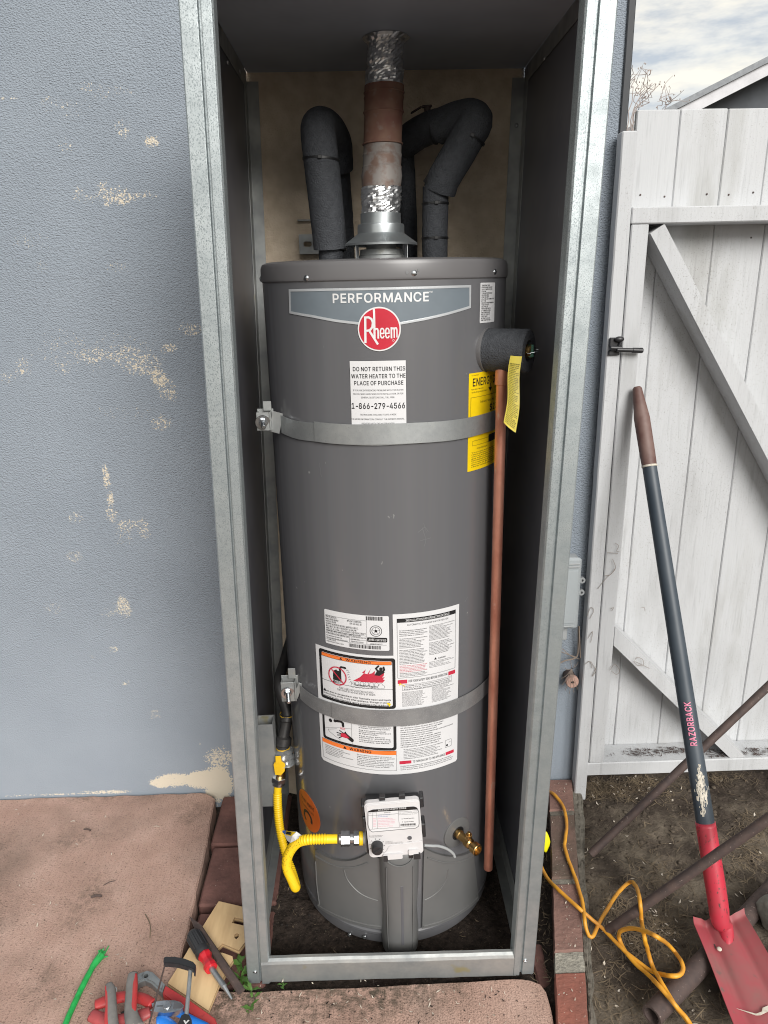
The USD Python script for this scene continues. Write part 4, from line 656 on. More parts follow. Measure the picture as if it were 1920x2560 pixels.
for p in ((350, 800), (368, 815), (380, 835), (378, 860), (388, 885), (392, 910), (402, 935), (418, 955)): hose.append(LineString([U9(p[0]-8, p[1]), U9(p[0], p[1]-9), U9(p[0]+10, p[1]-3)]).buffer(.00035))
cloud = unary_union([Point(U9(x, y)).buffer(.0042) for x, y in [(425, 968), (460, 972), (495, 976), (530, 979), (565, 981), (600, 982), (635, 983), (670, 984), (705, 984), (735, 984)]+[(430, 948), (470, 945), (520, 948), (570, 950), (620, 955), (670, 958), (715, 965)]]); hose.append(cloud.difference(cloud.buffer(-.0004)))
black.append(sheet(JACKET, unary_union(hose), INK, .0002, .01))
def T9(w, a, b, h, bold=False, off=INK): 
    A_, B_ = U9(*a), U9(*b); mid = U9((a[0]+b[0])/2, (a[1]+b[1])/2+0); return words(JACKET, w, A_[0], B_[0], (A_[1]+B_[1])/2, abs(U9(a[0], a[1]-h)[1]-A_[1]), off, bold)
black += [T9('Flammable Vapors', (436, 975), (682, 980), 20, True, .0013), T9('FIRE AND EXPLOSION HAZARD', (282, 1005), (636, 1046), 20), T9('Can result in serious injury or death', (262, 1020), (656, 1068), 20)]
pt, pb = U9(470, 1082)[1], U10(470, 112)[1]
black += para(JACKET, '        Do not store or use gasoline or other flammable vapors and liquids in the vicinity of this or any other appliance. Storage or use of gasoline or other flammable vapors or liquids in the vicinity of this or any other appliance can result in serious injury or death.', x0+.0075, x1-.010, pt, pb, 4, INK, .62); black.append(sheet(JACKET, tri((U9(138, 1015)[0], U9(138, 1020)[1]), .007), INK, .0002))
# hot water panel below the strap
b2b, b2t = U10(480, 535)[1], U10(480, 205)[1]; big2 = rect(x0, x1, b2b, b2t, .006); in2 = rect(x0+.006, x1-.006, b2b+.006, b2t-.003, .004); black.append(sheet(JACKET, big2.difference(in2), INK, .0002, .01))
dv = U10(415, 400)[0]; fau = unary_union([ln((dv, b2b+.006), (dv, b2t)), LineString([U10(250, 255), U10(300, 262), U10(322, 280), U10(325, 310)]).buffer(.0028), Point(U10(195, 250)).buffer(.0042), Point(U10(240, 255)).buffer(.0035), ln(U10(130, 320), U10(290, 327)), ln(U10(345, 332), U10(415, 340)), LineString([U10(170, 340), U10(185, 365), U10(300, 455)]).buffer(.0002), LineString([U10(170, 340), U10(260, 338)]).buffer(.0002)]); black.append(sheet(JACKET, fau, INK, .0002, .01))
palm = U10(350, 400); hand = unary_union([LineString([U10(345, 395), U10(415, 455)]).buffer(.0045), Point(palm).buffer(.0052)]+[LineString([palm, U10(*p)]).buffer(.0011) for p in ((262, 375), (268, 402), (285, 430), (290, 355), (350, 372))]); black.append(sheet(JACKET, hand, INK, .0002, .01)); red.append(sheet(JACKET, Polygon([U10(310, 385), U10(345, 390), U10(385, 430), U10(350, 428), U10(305, 410)]).buffer(.001), .0014, .0002)); redtext.append(words(JACKET, 'HOT', U10(293, 345)[0], U10(350, 352)[0], U10(320, 348)[1], .0055, INK, True))
tx0 = U10(485, 330)[0]
for y, tx, n in ((312, 'Children, disabled and elderly are at highest risk of being scalded.', 2), (355, 'See instruction manual before setting temperature at water heater.', 3), (415, 'Feel water before bathing or showering.', 2), (455, 'Temperature limiting valves are available, see manual.', 2)): zt = U10(620, y)[1]; black += para(JACKET, tx, tx0, tx0+.068, zt, zt-.0042*n, n, INK, .60, bold=True)
ow2 = rect(U10(112, 455)[0], U10(876, 565)[0], U10(876, 608)[1], U10(876, 566)[1]); orange.append(sheet(JACKET, ow2, INK, .0002)); hz = ow2.bounds[3]-ow2.bounds[1]
black += [sheet(JACKET, tri((U10(346, 570)[0], ow2.bounds[1]+hz*.18), hz*.66), .0014, .0002), words(JACKET, 'WARNING', U10(392, 585)[0], U10(616, 600)[0], ow2.bounds[1]+hz*.2, hz*.6, .0014, True)]
fr2 = sbox(ow2.bounds[0], U10(876, 772)[1], ow2.bounds[2], ow2.bounds[3]); black.append(sheet(JACKET, fr2.difference(fr2.buffer(-.0005)), INK, .0002, .01))
zt = ow2.bounds[1]-.003
black += para(JACKET, 'Explosion hazard: burner door. Must be serviced by a qualified service person only. If burner access door is removed, gasket must be replaced and all four screws reinstalled and tightened securely.', ow2.bounds[0]+.008, ow2.bounds[0]+.077, zt, zt-.024, 6, INK, .5, bold=True)+para(JACKET, 'Do not operate if rubber grommet or sight glass is damaged. Do not operate if any of the burner access door screws are missing. Failure to follow the above instructions may result in a fire or explosion, causing property damage, personal injury or death.', ow2.bounds[0]+.086, ow2.bounds[2]-.004, zt, zt-.030, 7, INK, .5, bold=True)
# right column
rx0, rx1 = U9(884, 600)[0], U9(1484, 500)[0]; ht, hb = U9(1490, 180)[1], U9(1490, 220)[1]
rt = (U9(884, 275)[1]+ht)/2; hd = rt-hb*0; hh = abs(ht-hb); hd = rect(rx0, rx1, rt-hh, rt); black.append(sheet(JACKET, hd, INK, .0002)); whites.append(words(JACKET, 'INSTALLATION AND OPERATION DETAILS', U9(970, 295)[0], U9(1420, 230)[0], rt-hh*.78, hh*.52, .0013, True))
fb = (U9(886, 888)[1]+U9(1480, 788)[1])/2; fr3 = sbox(rx0, fb, rx1, rt); black.append(sheet(JACKET, fr3.difference(fr3.buffer(-.0005)), INK, .0002, .01))
black.append(T9('AUTOMATIC STORAGE WATER HEATER', (984, 342), (1410, 285), 17)); cm = (rx0+rx1)/2
zt = rt-hh-.016; ks = (zt-fb-.002)/.141
black += para(JACKET, 'For Safe Installation and Operation: Read and follow water heater markings and instructions. If owner\'s manual is missing contact the retailer or manufacturer.', rx0+.004, cm-.002, zt, zt-.020*ks, 4, INK, .55)+para(JACKET, 'This appliance must be installed in accordance with local codes or, in the absence of local codes, the National Fuel Gas Code, ANSI Z223.1/NFPA 54 or the CSA B149.1, Natural Gas and Propane Installation Code. Not for installation in Manufactured Home (Mobile Homes).', rx0+.004, cm-.002, zt-.024*ks, zt-.055*ks, 7, INK, .55)
black += para(JACKET, 'Water Leakage: Regardless of the material from which a water heater is constructed, it will at some time leak, due to the corrosive action of water. This water heater must not be located in an area where leakage will result in damage to adjacent area or lower floors. When such area cannot be avoided, it is recommended that a suitable catch pan, adequately drained, be installed under the water heater. See Use and Care Manual.', rx0+.004, cm-.002, zt-.058*ks, zt-.103*ks, 10, INK, .55)
redtext += para(JACKET, 'CAUTION: Hotter water increases the risk of scald injury. Refer to Scald Danger information on this water heater. See Use and Care Manual for instructions before changing the temperature setting.', rx0+.004, cm-.002, zt-.105*ks, zt-.127*ks, 5, INK, .55); black += para(JACKET, 'WARNING: Any thermostat setting above 125 F may cause severe burns and increase energy consumption.', rx0+.004, cm-.002, zt-.128*ks, zt-.140*ks, 3, INK, .55)
black += para(JACKET, 'For operation at outlet water temperature not in excess of 160 F (71 C). Suitable for combination water (potable) heating and space heating and not suitable for space heating applications only. Do not connect this heater to any heating system or component used with a nonpotable water heating appliance. Do not introduce toxic chemicals, such as those used for boiler treatment, into the heated water.', cm+.002, rx1-.003, zt+.003, zt-.042*ks, 12, INK, .55)+para(JACKET, 'Water heater is equipped with a single use gas shut-off device. If ignition is impaired, the water heater must be serviced by a qualified installer, service agency or the gas supplier. WARNING: this water heater must be braced, anchored or strapped to avoid moving during an earthquake.', cm+.002, rx1-.003, zt-.046*ks, zt-.085*ks, 9, INK, .55)
black += [words(JACKET, 'WARNING:', cm+.022, cm+.040, zt-.101*ks, .0030, INK, True), sheet(JACKET, tri((cm+.016, zt-.101*ks), .005), INK, .0002)]+para(JACKET, 'Cancer and Reproductive Harm www.P65Warnings.ca.gov This product is certified to meet the low lead content limits', cm+.002, rx1-.003, zt-.104*ks, zt-.124*ks, 5, INK, .5)
sb = U9(1480, 835)[1]; sb = (U9(886, 928)[1]+sb)/2; sh_ = .0085
red += [sheet(JACKET, rect(rx0, rx0+.019, sb-.003, sb+sh_-.003), INK, .0002), sheet(JACKET, rect(rx1-.017, rx1, sb-.003, sb+sh_-.003), INK, .0002)]; black.append(words(JACKET, 'FOR YOUR SAFETY READ BEFORE OPERATING', rx0+.022, rx1-.019, sb-.001, .0052, INK, True))
wb = sbox(rx0+.009, sb-.019, rx1-.008, sb-.006); black.append(sheet(JACKET, wb.difference(wb.buffer(-.0004)), INK, .0002, .01)); black += para(JACKET, '   WARNING: If you do not follow these instructions exactly, a fire or explosion may result causing property damage, personal injury or loss of life.', rx0+.012, rx1-.010, sb-.0075, sb-.0185, 3, INK, .58, bold=True)
zt = sb-.022; zz = .640
black += para(JACKET, 'This appliance has a pilot which is lit by a piezo-electric spark gas ignition system. Do NOT open the inner door of the appliance and try to light the pilot by hand. BEFORE LIGHTING smell all around the appliance area for gas. Be sure to smell next to the floor because some gas is heavier than air and will settle on the floor. WHAT TO DO IF YOU SMELL GAS Do not try to light any appliance. Do not touch any electric switch; do not use any phone in your building.', rx0+.008, cm-.002, zt, zz, 14, INK, .55, bold=True)+para(JACKET, 'supplier\'s instructions. If you cannot reach your gas supplier, call the fire department. Use only your hand to turn the gas control knob. Never use tools. If the knob will not turn by hand, don\'t try to repair it, call a qualified service technician. Do not use this appliance if any part has been under water. Immediately call a qualified service technician to inspect the appliance.', cm+.008, rx1-.003, zt+.002, zz, 14, INK, .55, bold=True)
zt = .597; tg = (U10(1370, 600)[1]+U10(1010, 690)[1])/2
black += para(JACKET, 'Remove the outer door from the water heater. Do not attempt to remove the inner door. If you smell gas, wait five minutes, then smell for gas again. Locate the combination piezoelectric spark generator button. Rotate the combination gas control/thermostat knob clockwise to the "OFF" position. Wait five minutes to clear out any gas. Depress and hold the combination gas control knob fully and rapidly press the igniter until the STATUS light begins to blink. If the STATUS light does not begin blinking, repeat steps 3 through 5.', rx0+.004, rx1-.004, zt, zt-.056, 11, INK, .5)
black += para(JACKET, 'If the pilot will not stay lit after several lighting sequence attempts, turn the combination gas control to the OFF position and call your service technician or gas supplier. Replace the outer door. Release the combination gas control/thermostat knob. The knob should pop back out. Set the combination gas control to the desired setting.', rx0+.010, rx1-.030, zt-.058, tg+.008, 7, INK, .5)
ic = U10(1410, 490); icon = rect(ic[0]-.008, ic[0]+.008, ic[1]-.008, ic[1]+.010, .002); black.append(sheet(JACKET, unary_union([icon.difference(icon.buffer(-.0005)), Point(ic[0]-.003, ic[1]-.003).buffer(.0024), ln((ic[0]+.001, ic[1]+.003), (ic[0]+.006, ic[1]+.003))]), INK, .0002))
red += [sheet(JACKET, rect(rx0+.001, rx0+.026, tg-.003, tg+.0045), INK, .0002), sheet(JACKET, rect(rx1-.022, rx1-.001, tg-.003, tg+.0045), INK, .0002)]; black.append(words(JACKET, 'TO TURN GAS OFF TO THE APPLIANCE', rx0+.029, rx1-.024, tg-.002, .0050, INK, True))
black += para(JACKET, 'Rotate the combination gas control/thermostat knob clockwise to the OFF position. Note: The STATUS indicator light will stay on for a short time, then go off after a short period of time.', rx0+.003, rx1-.003, tg-.006, tg-.019, 3, INK, .5)
part(s, 'ink', black, m_ink)
for q_ in red: part(s, 'red_print', q_, m_red_ink)
part(s, 'red_lettering', redtext, m_red_ink); 
for q_ in orange: part(s, 'orange_band', q_, m_orange)
part(s, 'white_lettering', whites, m_white_print)
part(s, 'yellow_smear', sheet(JACKET, unary_union([Point(U10(800+dx, 80+dy)).buffer(r_) for dx, dy, r_ in ((0, 0, .0025), (-12, -6, .0018), (10, 4, .0016), (4, 14, .0012), (6, 24, .0008))]+[Point(U9(915+dx, 950+dy)).buffer(r_) for dx, dy, r_ in ((0, 0, .0016), (18, 6, .0012), (38, 18, .0014), (-8, 10, .001))]), .0018, .0002, .01), m_yellow_label)
# round orange sticker low on the left
oc = JACKET.un(z2(572, 1270)); orr = abs(JACKET.un(z2(572, 1085))[1]-JACKET.un(z2(572, 1455))[1])/2
s = sticker(Point(oc).buffer(orr, 24), m_orange_sticker, 'round_sticker', .0004)
part(s, 'lettering', [words(JACKET, 'DO NOT REMOVE', oc[0]-orr*.6, oc[0]+orr*.6, oc[1]+orr*.35, orr*.17, INK, True), words(JACKET, 'FLAMMABLE GAS', oc[0]-orr*.55, oc[0]+orr*.55, oc[1]+orr*.08, orr*.10, INK), sheet(JACKET, LineString([(oc[0]+orr*.35*math.cos(a), oc[1]-orr*.35+orr*.3*math.sin(a)) for a in np.linspace(-.3, 4, 14)]).buffer(orr*.07), INK, .0002, .01)], m_ink)

# scuffs in the enamel
scf = [LineString([JACKET.un(F(*p)) for p in q_]).buffer(w_/2) for q_, w_ in (([(903, 1150), (918, 1138), (925, 1148)], .0007), ([(912, 1140), (920, 1165), (917, 1180)], .0007), ([(908, 1168), (930, 1162)], .0005), ([(915, 1130), (921, 1150)], .0005), ([(690, 1000), (694, 1030)], .0004), ([(1010, 1290), (1004, 1300)], .0005), ([(880, 1830), (905, 1822)], .0006))]
for q_ in scf: part(wh, 'scuff', sheet(JACKET, q_, .0001, .0002, 0), m_scuff)
for x_, y_, r_ in ((866, 168, .003), (925, 156, .0025), (1272, 168, .0012)): part(wh, 'lid_scuff', wobble(sheet(LID, Polygon([LID.un(c2(x_, y_))+r_*np.array([math.cos(a_)*(.5+.5*math.sin(a_*3+x_)**2), math.sin(a_)]) for a_ in np.linspace(0, 6, 12)]).buffer(0), .0004, .0002, 0), .0002, 200), m_scuff)
# drain valve
dc = JACKET.to3(*JACKET.un(c4(1125, 458)), 0); dn = unit([dc[0], dc[1], 0]); ds = np.cross([0, 0, 1.], dn)
dv_ = part(wh, 'drain_valve', [lathe([(.0108, -.004), (.0108, .012), (.0095, .014), (.0095, .030), (.0115, .032), (.0122, .038), (.0115, .045), (.0090, .048), (.0090, .053), (.0130, .055), (.0130, .068), (.0118, .0695), (.0098, .0695), (.0090, .060), (1e-5, .060)], dc, dn, 28), cyl(dc+dn*.039, dc+dn*.039+unit(ds*.1+np.array([0, 0, 1.]))*.020, .0062, 16, .001), hexnut(dc+dn*.039+np.array([0, 0, 0.018]), (0, 0, 1), .0080, .0042), cyl(dc+dn*.039+np.array([0, 0, 0.022]), dc+dn*.039+np.array([0, 0, 0.028]), .0042, 14, .001)], m_brass)
part(wh, 'drain_flange', lathe([(.0135, .0035), (.034, .0020), (.037, .0005), (.0375, -.004)], dc, dn, 40), m_plastic_grey)
part(wh, 'drain_recess', lathe([(1e-5, .0012), (.0140, .0040), (.0155, .0042), (.0165, .0036)], dc, dn, 32), m_tie)
# igniter lead
part(wh, 'igniter_lead', tube(spline([at_y(z3(830, 705), -.275), at_y(z3(930, 712), -.268), at_y(z3(1000, 715), -.262), at_y(z3(1090, 745), -.255), at_y(z3(1160, 795), -.248), at_y(z3(1185, 840), -.246)], 8), .0030, 10), m_grey_plastic)
# gas control
gv = part(wh, 'gas_control', None or hull([(x, y, z) for x in (-.066, .046) for y, z in ((-.3275, .474), (-.3275, .350), (-.236, .424), (-.236, .350))]), m_black_plastic)
g00, g10, g01, g11 = (at_y(z3(*p), -.34) for p in ((145, 235), (785, 192), (205, 862), (812, 800)))
GU = unit((g10+g11)/2-(g00+g01)/2); GV = unit((g00+g10)/2-(g01+g11)/2); GC = (g00+g10+g01+g11)/4; GF = Plane(GC, GU, GV); gw, gh_ = np.linalg.norm(g10-g00)/2, np.linalg.norm(g00-g01)/2
face = rect(-gw, gw, -gh_, gh_, .009)
fm = lambda poly, o, t: frame_map(extr(poly, t), GF.O+GF.N*o, GF.U, GF.V, GF.N)
part(gv, 'front_cover', [fm(face, -.013, .010), fm(face.buffer(-.0025), -.003, .0015), fm(face.buffer(-.0045), -.0015, .0013), fm(rect(-.028, .012, -gh_-.003, -gh_+.010, .003), -.002, .006), fm(rect(.025, .045, -gh_+.004, -gh_+.016, .002), -.0002, .004)], m_valve_white)
def G(x, y): return GF.un(z3(x, y))
for q_ in [fm(rect(*G(275, 0)[:1], G(330, 0)[0], G(300, 880)[1], G(300, 818)[1], .001), -.001, .0065), fm(rect(G(640, 0)[0], G(722, 0)[0], G(680, 850)[1], G(680, 795)[1], .001), -.001, .0065), fm(rect(G(578, 0)[0], G(632, 0)[0], G(600, 905)[1], G(600, 868)[1], .001), -.03, .02), obox(GC+GU*(gw+.003)+GV*.052-GF.N*.02, GU, GF.N, GV, .0045, .012, .012, .002), obox(GC+GU*(gw+.003)-GV*.015-GF.N*.02, GU, GF.N, GV, .005, .014, .017, .002), obox(GC-GU*(gw+.003)+GV*.045-GF.N*.02, GU, GF.N, GV, .005, .013, .013, .002), obox(GC-GU*(gw+.003)+GV*.016-GF.N*.02, GU, GF.N, GV, .005, .013, .013, .002), obox(GC+GV*(gh_+.002)-GF.N*.012-GU*.02, GU, GF.N, GV, .006, .006, .006, .001), obox(GC+GV*(gh_+.004)-GF.N*.012+GU*.02, GU, GF.N, GV, .006, .006, .006, .001)]: part(gv, 'clip', q_, m_black_plastic)
kc = GF.to3(*G(290, 707), .0); kr = abs(G(360, 707)[0]-G(222, 707)[0])/2
part(gv, 'knob', [lathe([(kr*1.02, -.001), (kr, .004), (kr*.94, .014), (kr*.85, .016), (1e-5, .0163)], kc, GF.N, 32), obox(kc+GF.N*.0165, unit(GU*.8+GV*.5), GF.N, unit(GV*.8-GU*.5), kr*.75, .0016, kr*.16, .001)], m_black_plastic)
part(gv, 'status_light', [lathe([(.0046, -.001), (.0046, .0008), (.0030, .0010), (.0028, .0002), (1e-5, .0002)], GF.to3(*G(664, 620), .0), GF.N, 20)], m_ink_grey)
tl = [(182, 315), (182, 470), (200, 530), (235, 553), (735, 508), (770, 485), (776, 455), (772, 320), (750, 270), (712, 256), (240, 292)]
lab = Polygon([G(*p) for p in tl]).buffer(-.002).buffer(.002)
part(gv, 'status_label', fm(lab, -.0001, .0004), m_label)
lt = lambda poly, o=.0005: lay(GF, extr(poly, .0002), o, 0)
def gt(w, a, b, h, bold=False, off=.0006): return words(GF, w, G(*a)[0], G(*b)[0], G(*a)[1], h*.217/FPX*1.32, off, bold, v1=G(*b)[1])
band = lab.intersection(Polygon([G(170, 325), G(780, 290), G(780, 240), G(170, 270)])).buffer(-.0002)
part(gv, 'status_ruling', [lt(lab.difference(lab.buffer(-.0009))), lt(band, .00055)]+[lt(LineString([G(*a), G(*b)]).buffer(.00018), .0006) for a, b in (((285, 318), (292, 512)), ((532, 295), (545, 490)), ((232, 325), (240, 515)), ((190, 362), (532, 340)), ((205, 520), (740, 480)))]+[lt(unary_union([LineString([G(i, 460 - (i-560)*.05), G(i+.5, 478-(i-560)*.05)]).buffer(w_) for i, w_ in zip(range(562, 740, 9), [.0003, .0005, .0003, .0007, .0003, .0004, .0006]*4)]), .0006)], m_ink)
part(gv, 'status_white_lettering', gt('STATUS LIGHT CODE', (300, 306), (625, 280), 20, True, .0009), m_white_print)
part(gv, 'status_lettering', [gt('STATUS', (372, 333), (442, 328), 13, True), gt('Light', (195, 338), (222, 336), 10), gt('Pattern', (238, 334), (275, 332), 10), gt('Normal Operation', (596, 402), (716, 394), 13, True), gt('System Problem', (600, 440), (712, 432), 13, True), lt(Point(G(577, 400)).buffer(.0008)), lt(Point(G(580, 435)).buffer(.0008))]+[gt(w, (538, 305+17*i), (760 if i < 3 else 745, 292+17*i), 9) for i, w in enumerate(('The status light is used to show operating', 'state or to indicate an error. If the light', 'is off contact a qualified service person', 'and do not attempt to repair the control'))], m_ink)
part(gv, 'status_blue_lettering', [gt(w, (298, 362+18*i), (e, 355+18*i), 11) for i, (w, e) in enumerate((('Control Off / Pilot Out', 440), ('Normal Operation', 415)))], m_blue_ink)
part(gv, 'status_pink_lettering', [gt(w, (298, 402+17.5*i), (e, 396+17.5*i), 12) for i, (w, e) in enumerate((('Thermopile Voltage Low', 468), ('Over Temperature Shutdown', 498), ('Temperature Sensor Failed', 492), ('Gas control or Valve Failure', 495), ('Valve Stuck Error', 430), ('Control Board Failure', 472)))]+[gt('Blink', (245, 402+17.5*i), (275, 400+17.5*i), 12) for i in range(6)], m_pink_ink)
part(gv, 'lettering', [gt('READ USER INFO MATERIALS', (195, 602), (358, 594), 9), gt('BEFORE USING CONTROL', (214, 614), (345, 607), 9), gt('TO LIGHT PILOT', (385, 664), (470, 660), 9), gt('turn knob to pilot and push down knob', (385, 678), (580, 668), 9), gt('then push igniter button until light', (385, 690), (590, 680), 9), gt('PILOT', (275, 796), (315, 794), 12, True), gt('OFF', (345, 788), (368, 786), 9, True), gt('HOT', (172, 712), (200, 710), 9, True), gt('VERY HOT', (175, 752), (210, 750), 9, True), gt('STATUS', (640, 668), (686, 665), 9, True)]+[lt(LineString([G(290+88*math.cos(a), 707-82*math.sin(a)), G(290+78*math.cos(a), 707-72*math.sin(a))]).buffer(.0005), .0006) for a in np.linspace(-1.2, 4.2, 10)], m_ink)
part(gv, 'embossed_line', [tube(spline([GF.to3(*G(*p), .0004) for p in ((365, 800), (400, 770), (430, 720), (500, 695), (650, 680), (812, 655))], 6), .0010, 6)], m_valve_white)

# ------------------------------------------------------------------ straps round the heater
def ring_band(R, t, z0, z1, a0, a1, zf=None, n=90):
    th = np.linspace(a0, a1, n); V = []
    for r, zz in ((R, 0), (R+t, 0), (R+t, 1), (R, 1)): V.append(np.stack([r*np.sin(th), -r*np.cos(th), np.where(zz, z1, z0)+(zf(th) if zf else 0)], -1))
    V = np.stack(V, 1).reshape(-1, 3); i = np.arange(n-1)[:, None]*4; j = np.arange(4)[None]; k = (j+1) % 4; q = np.stack([i+j, i+k, i+4+k, i+4+j], -1).reshape(-1, 4)
    return trimesh.Trimesh(V, np.vstack([q[:, [0, 1, 2]], q[:, [0, 2, 3]], [[0, 1, 2], [0, 2, 3], [4*n-4, 4*n-2, 4*n-3], [4*n-4, 4*n-1, 4*n-2]]]), process=False)
def strap(label, zt, zb, aL, brk, conv, pts, yb, mat):
    t = thing('seismic_strap', label, 'strap', (0, 0, zb), group='straps round the water heater'); ov = aL+.42
    part(t, 'band', ring_band(HR+.0025, .0012, zb, zt, aL, 2.55, lambda a: .0008*np.sin(a*9)+.004*np.clip((aL+.25-a)/.25, 0, 1)), mat)
    part(t, 'overlapping_band', ring_band(HR+.0042, .0012, zb+.001, zt+.0035, ov, 1.75, lambda a: .0008*np.sin(a*7+1)), mat)
    (x0, y0), (x1, y1) = pts; A = at_y(conv(x0, y0), yb); B = at_y(conv(x1, y1), yb); c = (A+B)/2; w, h = (B[0]-A[0])*.44, (A[2]-B[2])*.42
    end = np.array([(HR+.003)*math.sin(aL), -(HR+.003)*math.cos(aL), (zt+zb)/2+.004]); U = np.array([1., 0, 0]); Vz = np.array([0, 0, 1.]); Wy = np.array([0, 1., 0])
    part(t, 'bracket', [obox(c-[w*.22, 0, 0], U, Wy, Vz, w*.66, .0012, h*.8, .0008), obox(c+[-w*.88, .012, 0], U, Wy, Vz, .0012, .013, h*.8, .0006), obox(c+[-w*.1, .022, h*.05], U, Wy, Vz, w*.9, .0012, h*.92, .0008), tube(spline([c+[w*.42, 0, 0], c+[w*.62, .003, 0], c+[w*.70, .012, 0], c+[w*.70, .025, 0]], 5), .0012, 6) if 0 else obox(c+[w*.55, .011, 0], U, Wy, Vz, .0014, .012, h*.8, .0006),
        beam(c+[w*.55, .010, -h*.05], end, .0016, zt-zb+.006, bev=.0004), obox(c+[w*.2, .015, h*1.25], U, Wy, Vz, .008, .0014, h*.42, .0006)], m_galv_dull)
    bc = c+[-w*.25, -.0014, -h*.05]; ax = unit([.16, -1, -.10])
    bo = part(t, 'bolt', [cyl(bc, bc+ax*.034, .0040, 16, .001)]+[torus(bc+ax*(.008+.0016*i), ax, .0040, .00045, 16, 6) for i in range(16)], m_chrome)
    part(t, 'washer', lathe([(.0035, 0), (.0145, 0), (.0148, .0008), (.0145, .0016), (.0035, .0016)], bc, ax, 28), m_chrome); part(t, 'nut', hexnut(bc+ax*.0016, ax, .0082, .0062), m_chrome)
strap('upper galvanized steel strap round the heater, crossing the yellow sticker', 1.223, 1.188, -1.02, None, c2, ((72, 872), (190, 1010)), -.135, m_strap)
strap('lower grey steel strap crossing the white instruction sticker', .631, .596, -.98, None, c3, ((132, 510), (272, 672)), -.145, m_strap_dull)

# ------------------------------------------------------------------ draught hood and vent
zc = 1.5095; hx = at_y(c1(917, 1000), 0.)[0]
zp = lambda y, Y=0.: at_y(c1(917, y), Y)[2]
dh = thing('draft_hood', 'flared tin draft hood on legs on top of the heater', 'draft hood', (hx, 0, zc))
zA, zB, zC = zp(1005, -.05), zp(965, -.03), zp(928, -.02)
part(dh, 'cone', [lathe([(.0715, zA-.004), (.0718, zA), (.050, zB-.003), (.0462, zB), (.0462, zC-.003), (.0448, zC), (.040, zC+.001), (.0395, zC+.02)], (hx, 0, 0), (0, 0, 1), 56)], m_hood)
part(dh, 'flue_collar', [lathe([(.046, zc-.002), (.046, zc+.010), (.043, zc+.012), (.042, zc+.022)], (hx, 0, 0), (0, 0, 1), 40), lathe([(.030, zc+.005), (.030, zc+.04)], (hx, 0, 0), (0, 0, 1), 24)], m_galv_dull)
for a in (-.92, .92, 2.22, -2.22):
    P = np.array([hx+.060*math.sin(a), -.060*math.cos(a), 0]); part(dh, 'leg', beam(P+[0, 0, zc-.001], P+[0, 0, zA+.006], .0016, .0075, up=(math.sin(a), -math.cos(a), 0)), m_chrome)
vp = thing('vent_pipe', 'rusty round flue pipe with crumpled foil tape rising through the cabinet top', 'flue pipe', (hx, 0, zC))
def vlean(z): return np.array([hx-.0010+(z-zC)*(-.032-hx)/(1.92-zC)*.9, (z-zC)/(1.92-zC)*.040, 0])
VY = .080; VX = at_y(c1(938, 165), VY)[0]
def vent(prs, seg=48, disp=None):
    m_ = lathe([(r, z) for r, z in prs], (0, 0, 0), (0, 0, 1), seg, disp=disp); v = np.array(m_.vertices); v[:, 0] += hx-.001+(v[:, 2]-zC)*.02*0; 
    t = np.clip((v[:, 2]-zC)/(1.92-zC), 0, 1.1); v[:, 0] += t*(VX-hx); v[:, 1] += t*VY; m_.vertices = v; return m_
zv = lambda y: at_y(c1(925, y), -.036+VY*(925-y)/760)[2]
def crumple(seed, amp): return lambda th, z: (lambda g_: amp*(g_.random((z.shape[0], th.shape[1]))-.62)*.8)(np.random.default_rng(seed))+.5*amp*(meshkit.fbm(np.stack([np.cos(th)*1.7+0*z, np.sin(th)*1.7+0*z, z*36+0*th], -1), 3, seed)-.5)*2-amp*.8*np.abs(meshkit.noise(np.stack([np.cos(th)*3+0*z, np.sin(th)*3+0*z, z*60+0*th], -1), seed+5)-.5)*2
def foil(y0, y1, r0, r1, seed, amp=.0042, flare=0, ztop=None): n_ = max(10, int(abs(y1-y0)/6.5)); zz = np.linspace(zv(y0), ztop or zv(y1), n_); rr = np.linspace(r0, r1, n_); return [(r+flare*max(0, (i-n_+4)/3)**1.5, z) for i, (r, z) in enumerate(zip(rr, zz))]
part(vp, 'foil_tape', vent(foil(926, 768, .0385, .0405, 1), 44, crumple(1, .0042)), m_foil, smooth=False)
part(vp, 'lower_pipe', vent([(.0372, zv(790)), (.0385, zv(760)), (.0402, zv(720)), (.0385, zv(690)), (.0392, zv(683)), (.0375, zv(676)), (.0378, zv(640)), (.0388, zv(632)), (.0374, zv(624)), (.0372, zv(588))]), m_zinc_rust)
part(vp, 'rusty_pipe', vent([(.0376, zv(588)), (.0378, zv(586)), (.0374, zv(560)), (.0374, zv(465)), (.0386, zv(455)), (.0390, zv(445)), (.0380, zv(436)), (.0384, zv(400)), (.0392, zv(390)), (.0384, zv(380)), (.0388, zv(350)), (.0386, zv(338))]), m_rust_pipe)
part(vp, 'seam_bead', [vent([(.0386+.0016*math.cos(t), zv(yy)+.0016*math.sin(t)) for t in np.linspace(-1.6, 1.6, 6)]) for yy in (585, 450, 368)], m_rust_pipe)
part(vp, 'foil_tape', vent(foil(345, 272, .0378, .0384, 3), 44, crumple(3, .0034)), m_foil, smooth=False)
part(vp, 'foil_tape', vent(foil(280, 158, .0355, .0345, 4, flare=.0125, ztop=1.9195), 44, crumple(4, .0042)), m_foil, smooth=False)
part(vp, 'upper_pipe', vent([(.034, 1.919), (.034, 2.06), (.020, 2.065)]), m_zinc_rust)

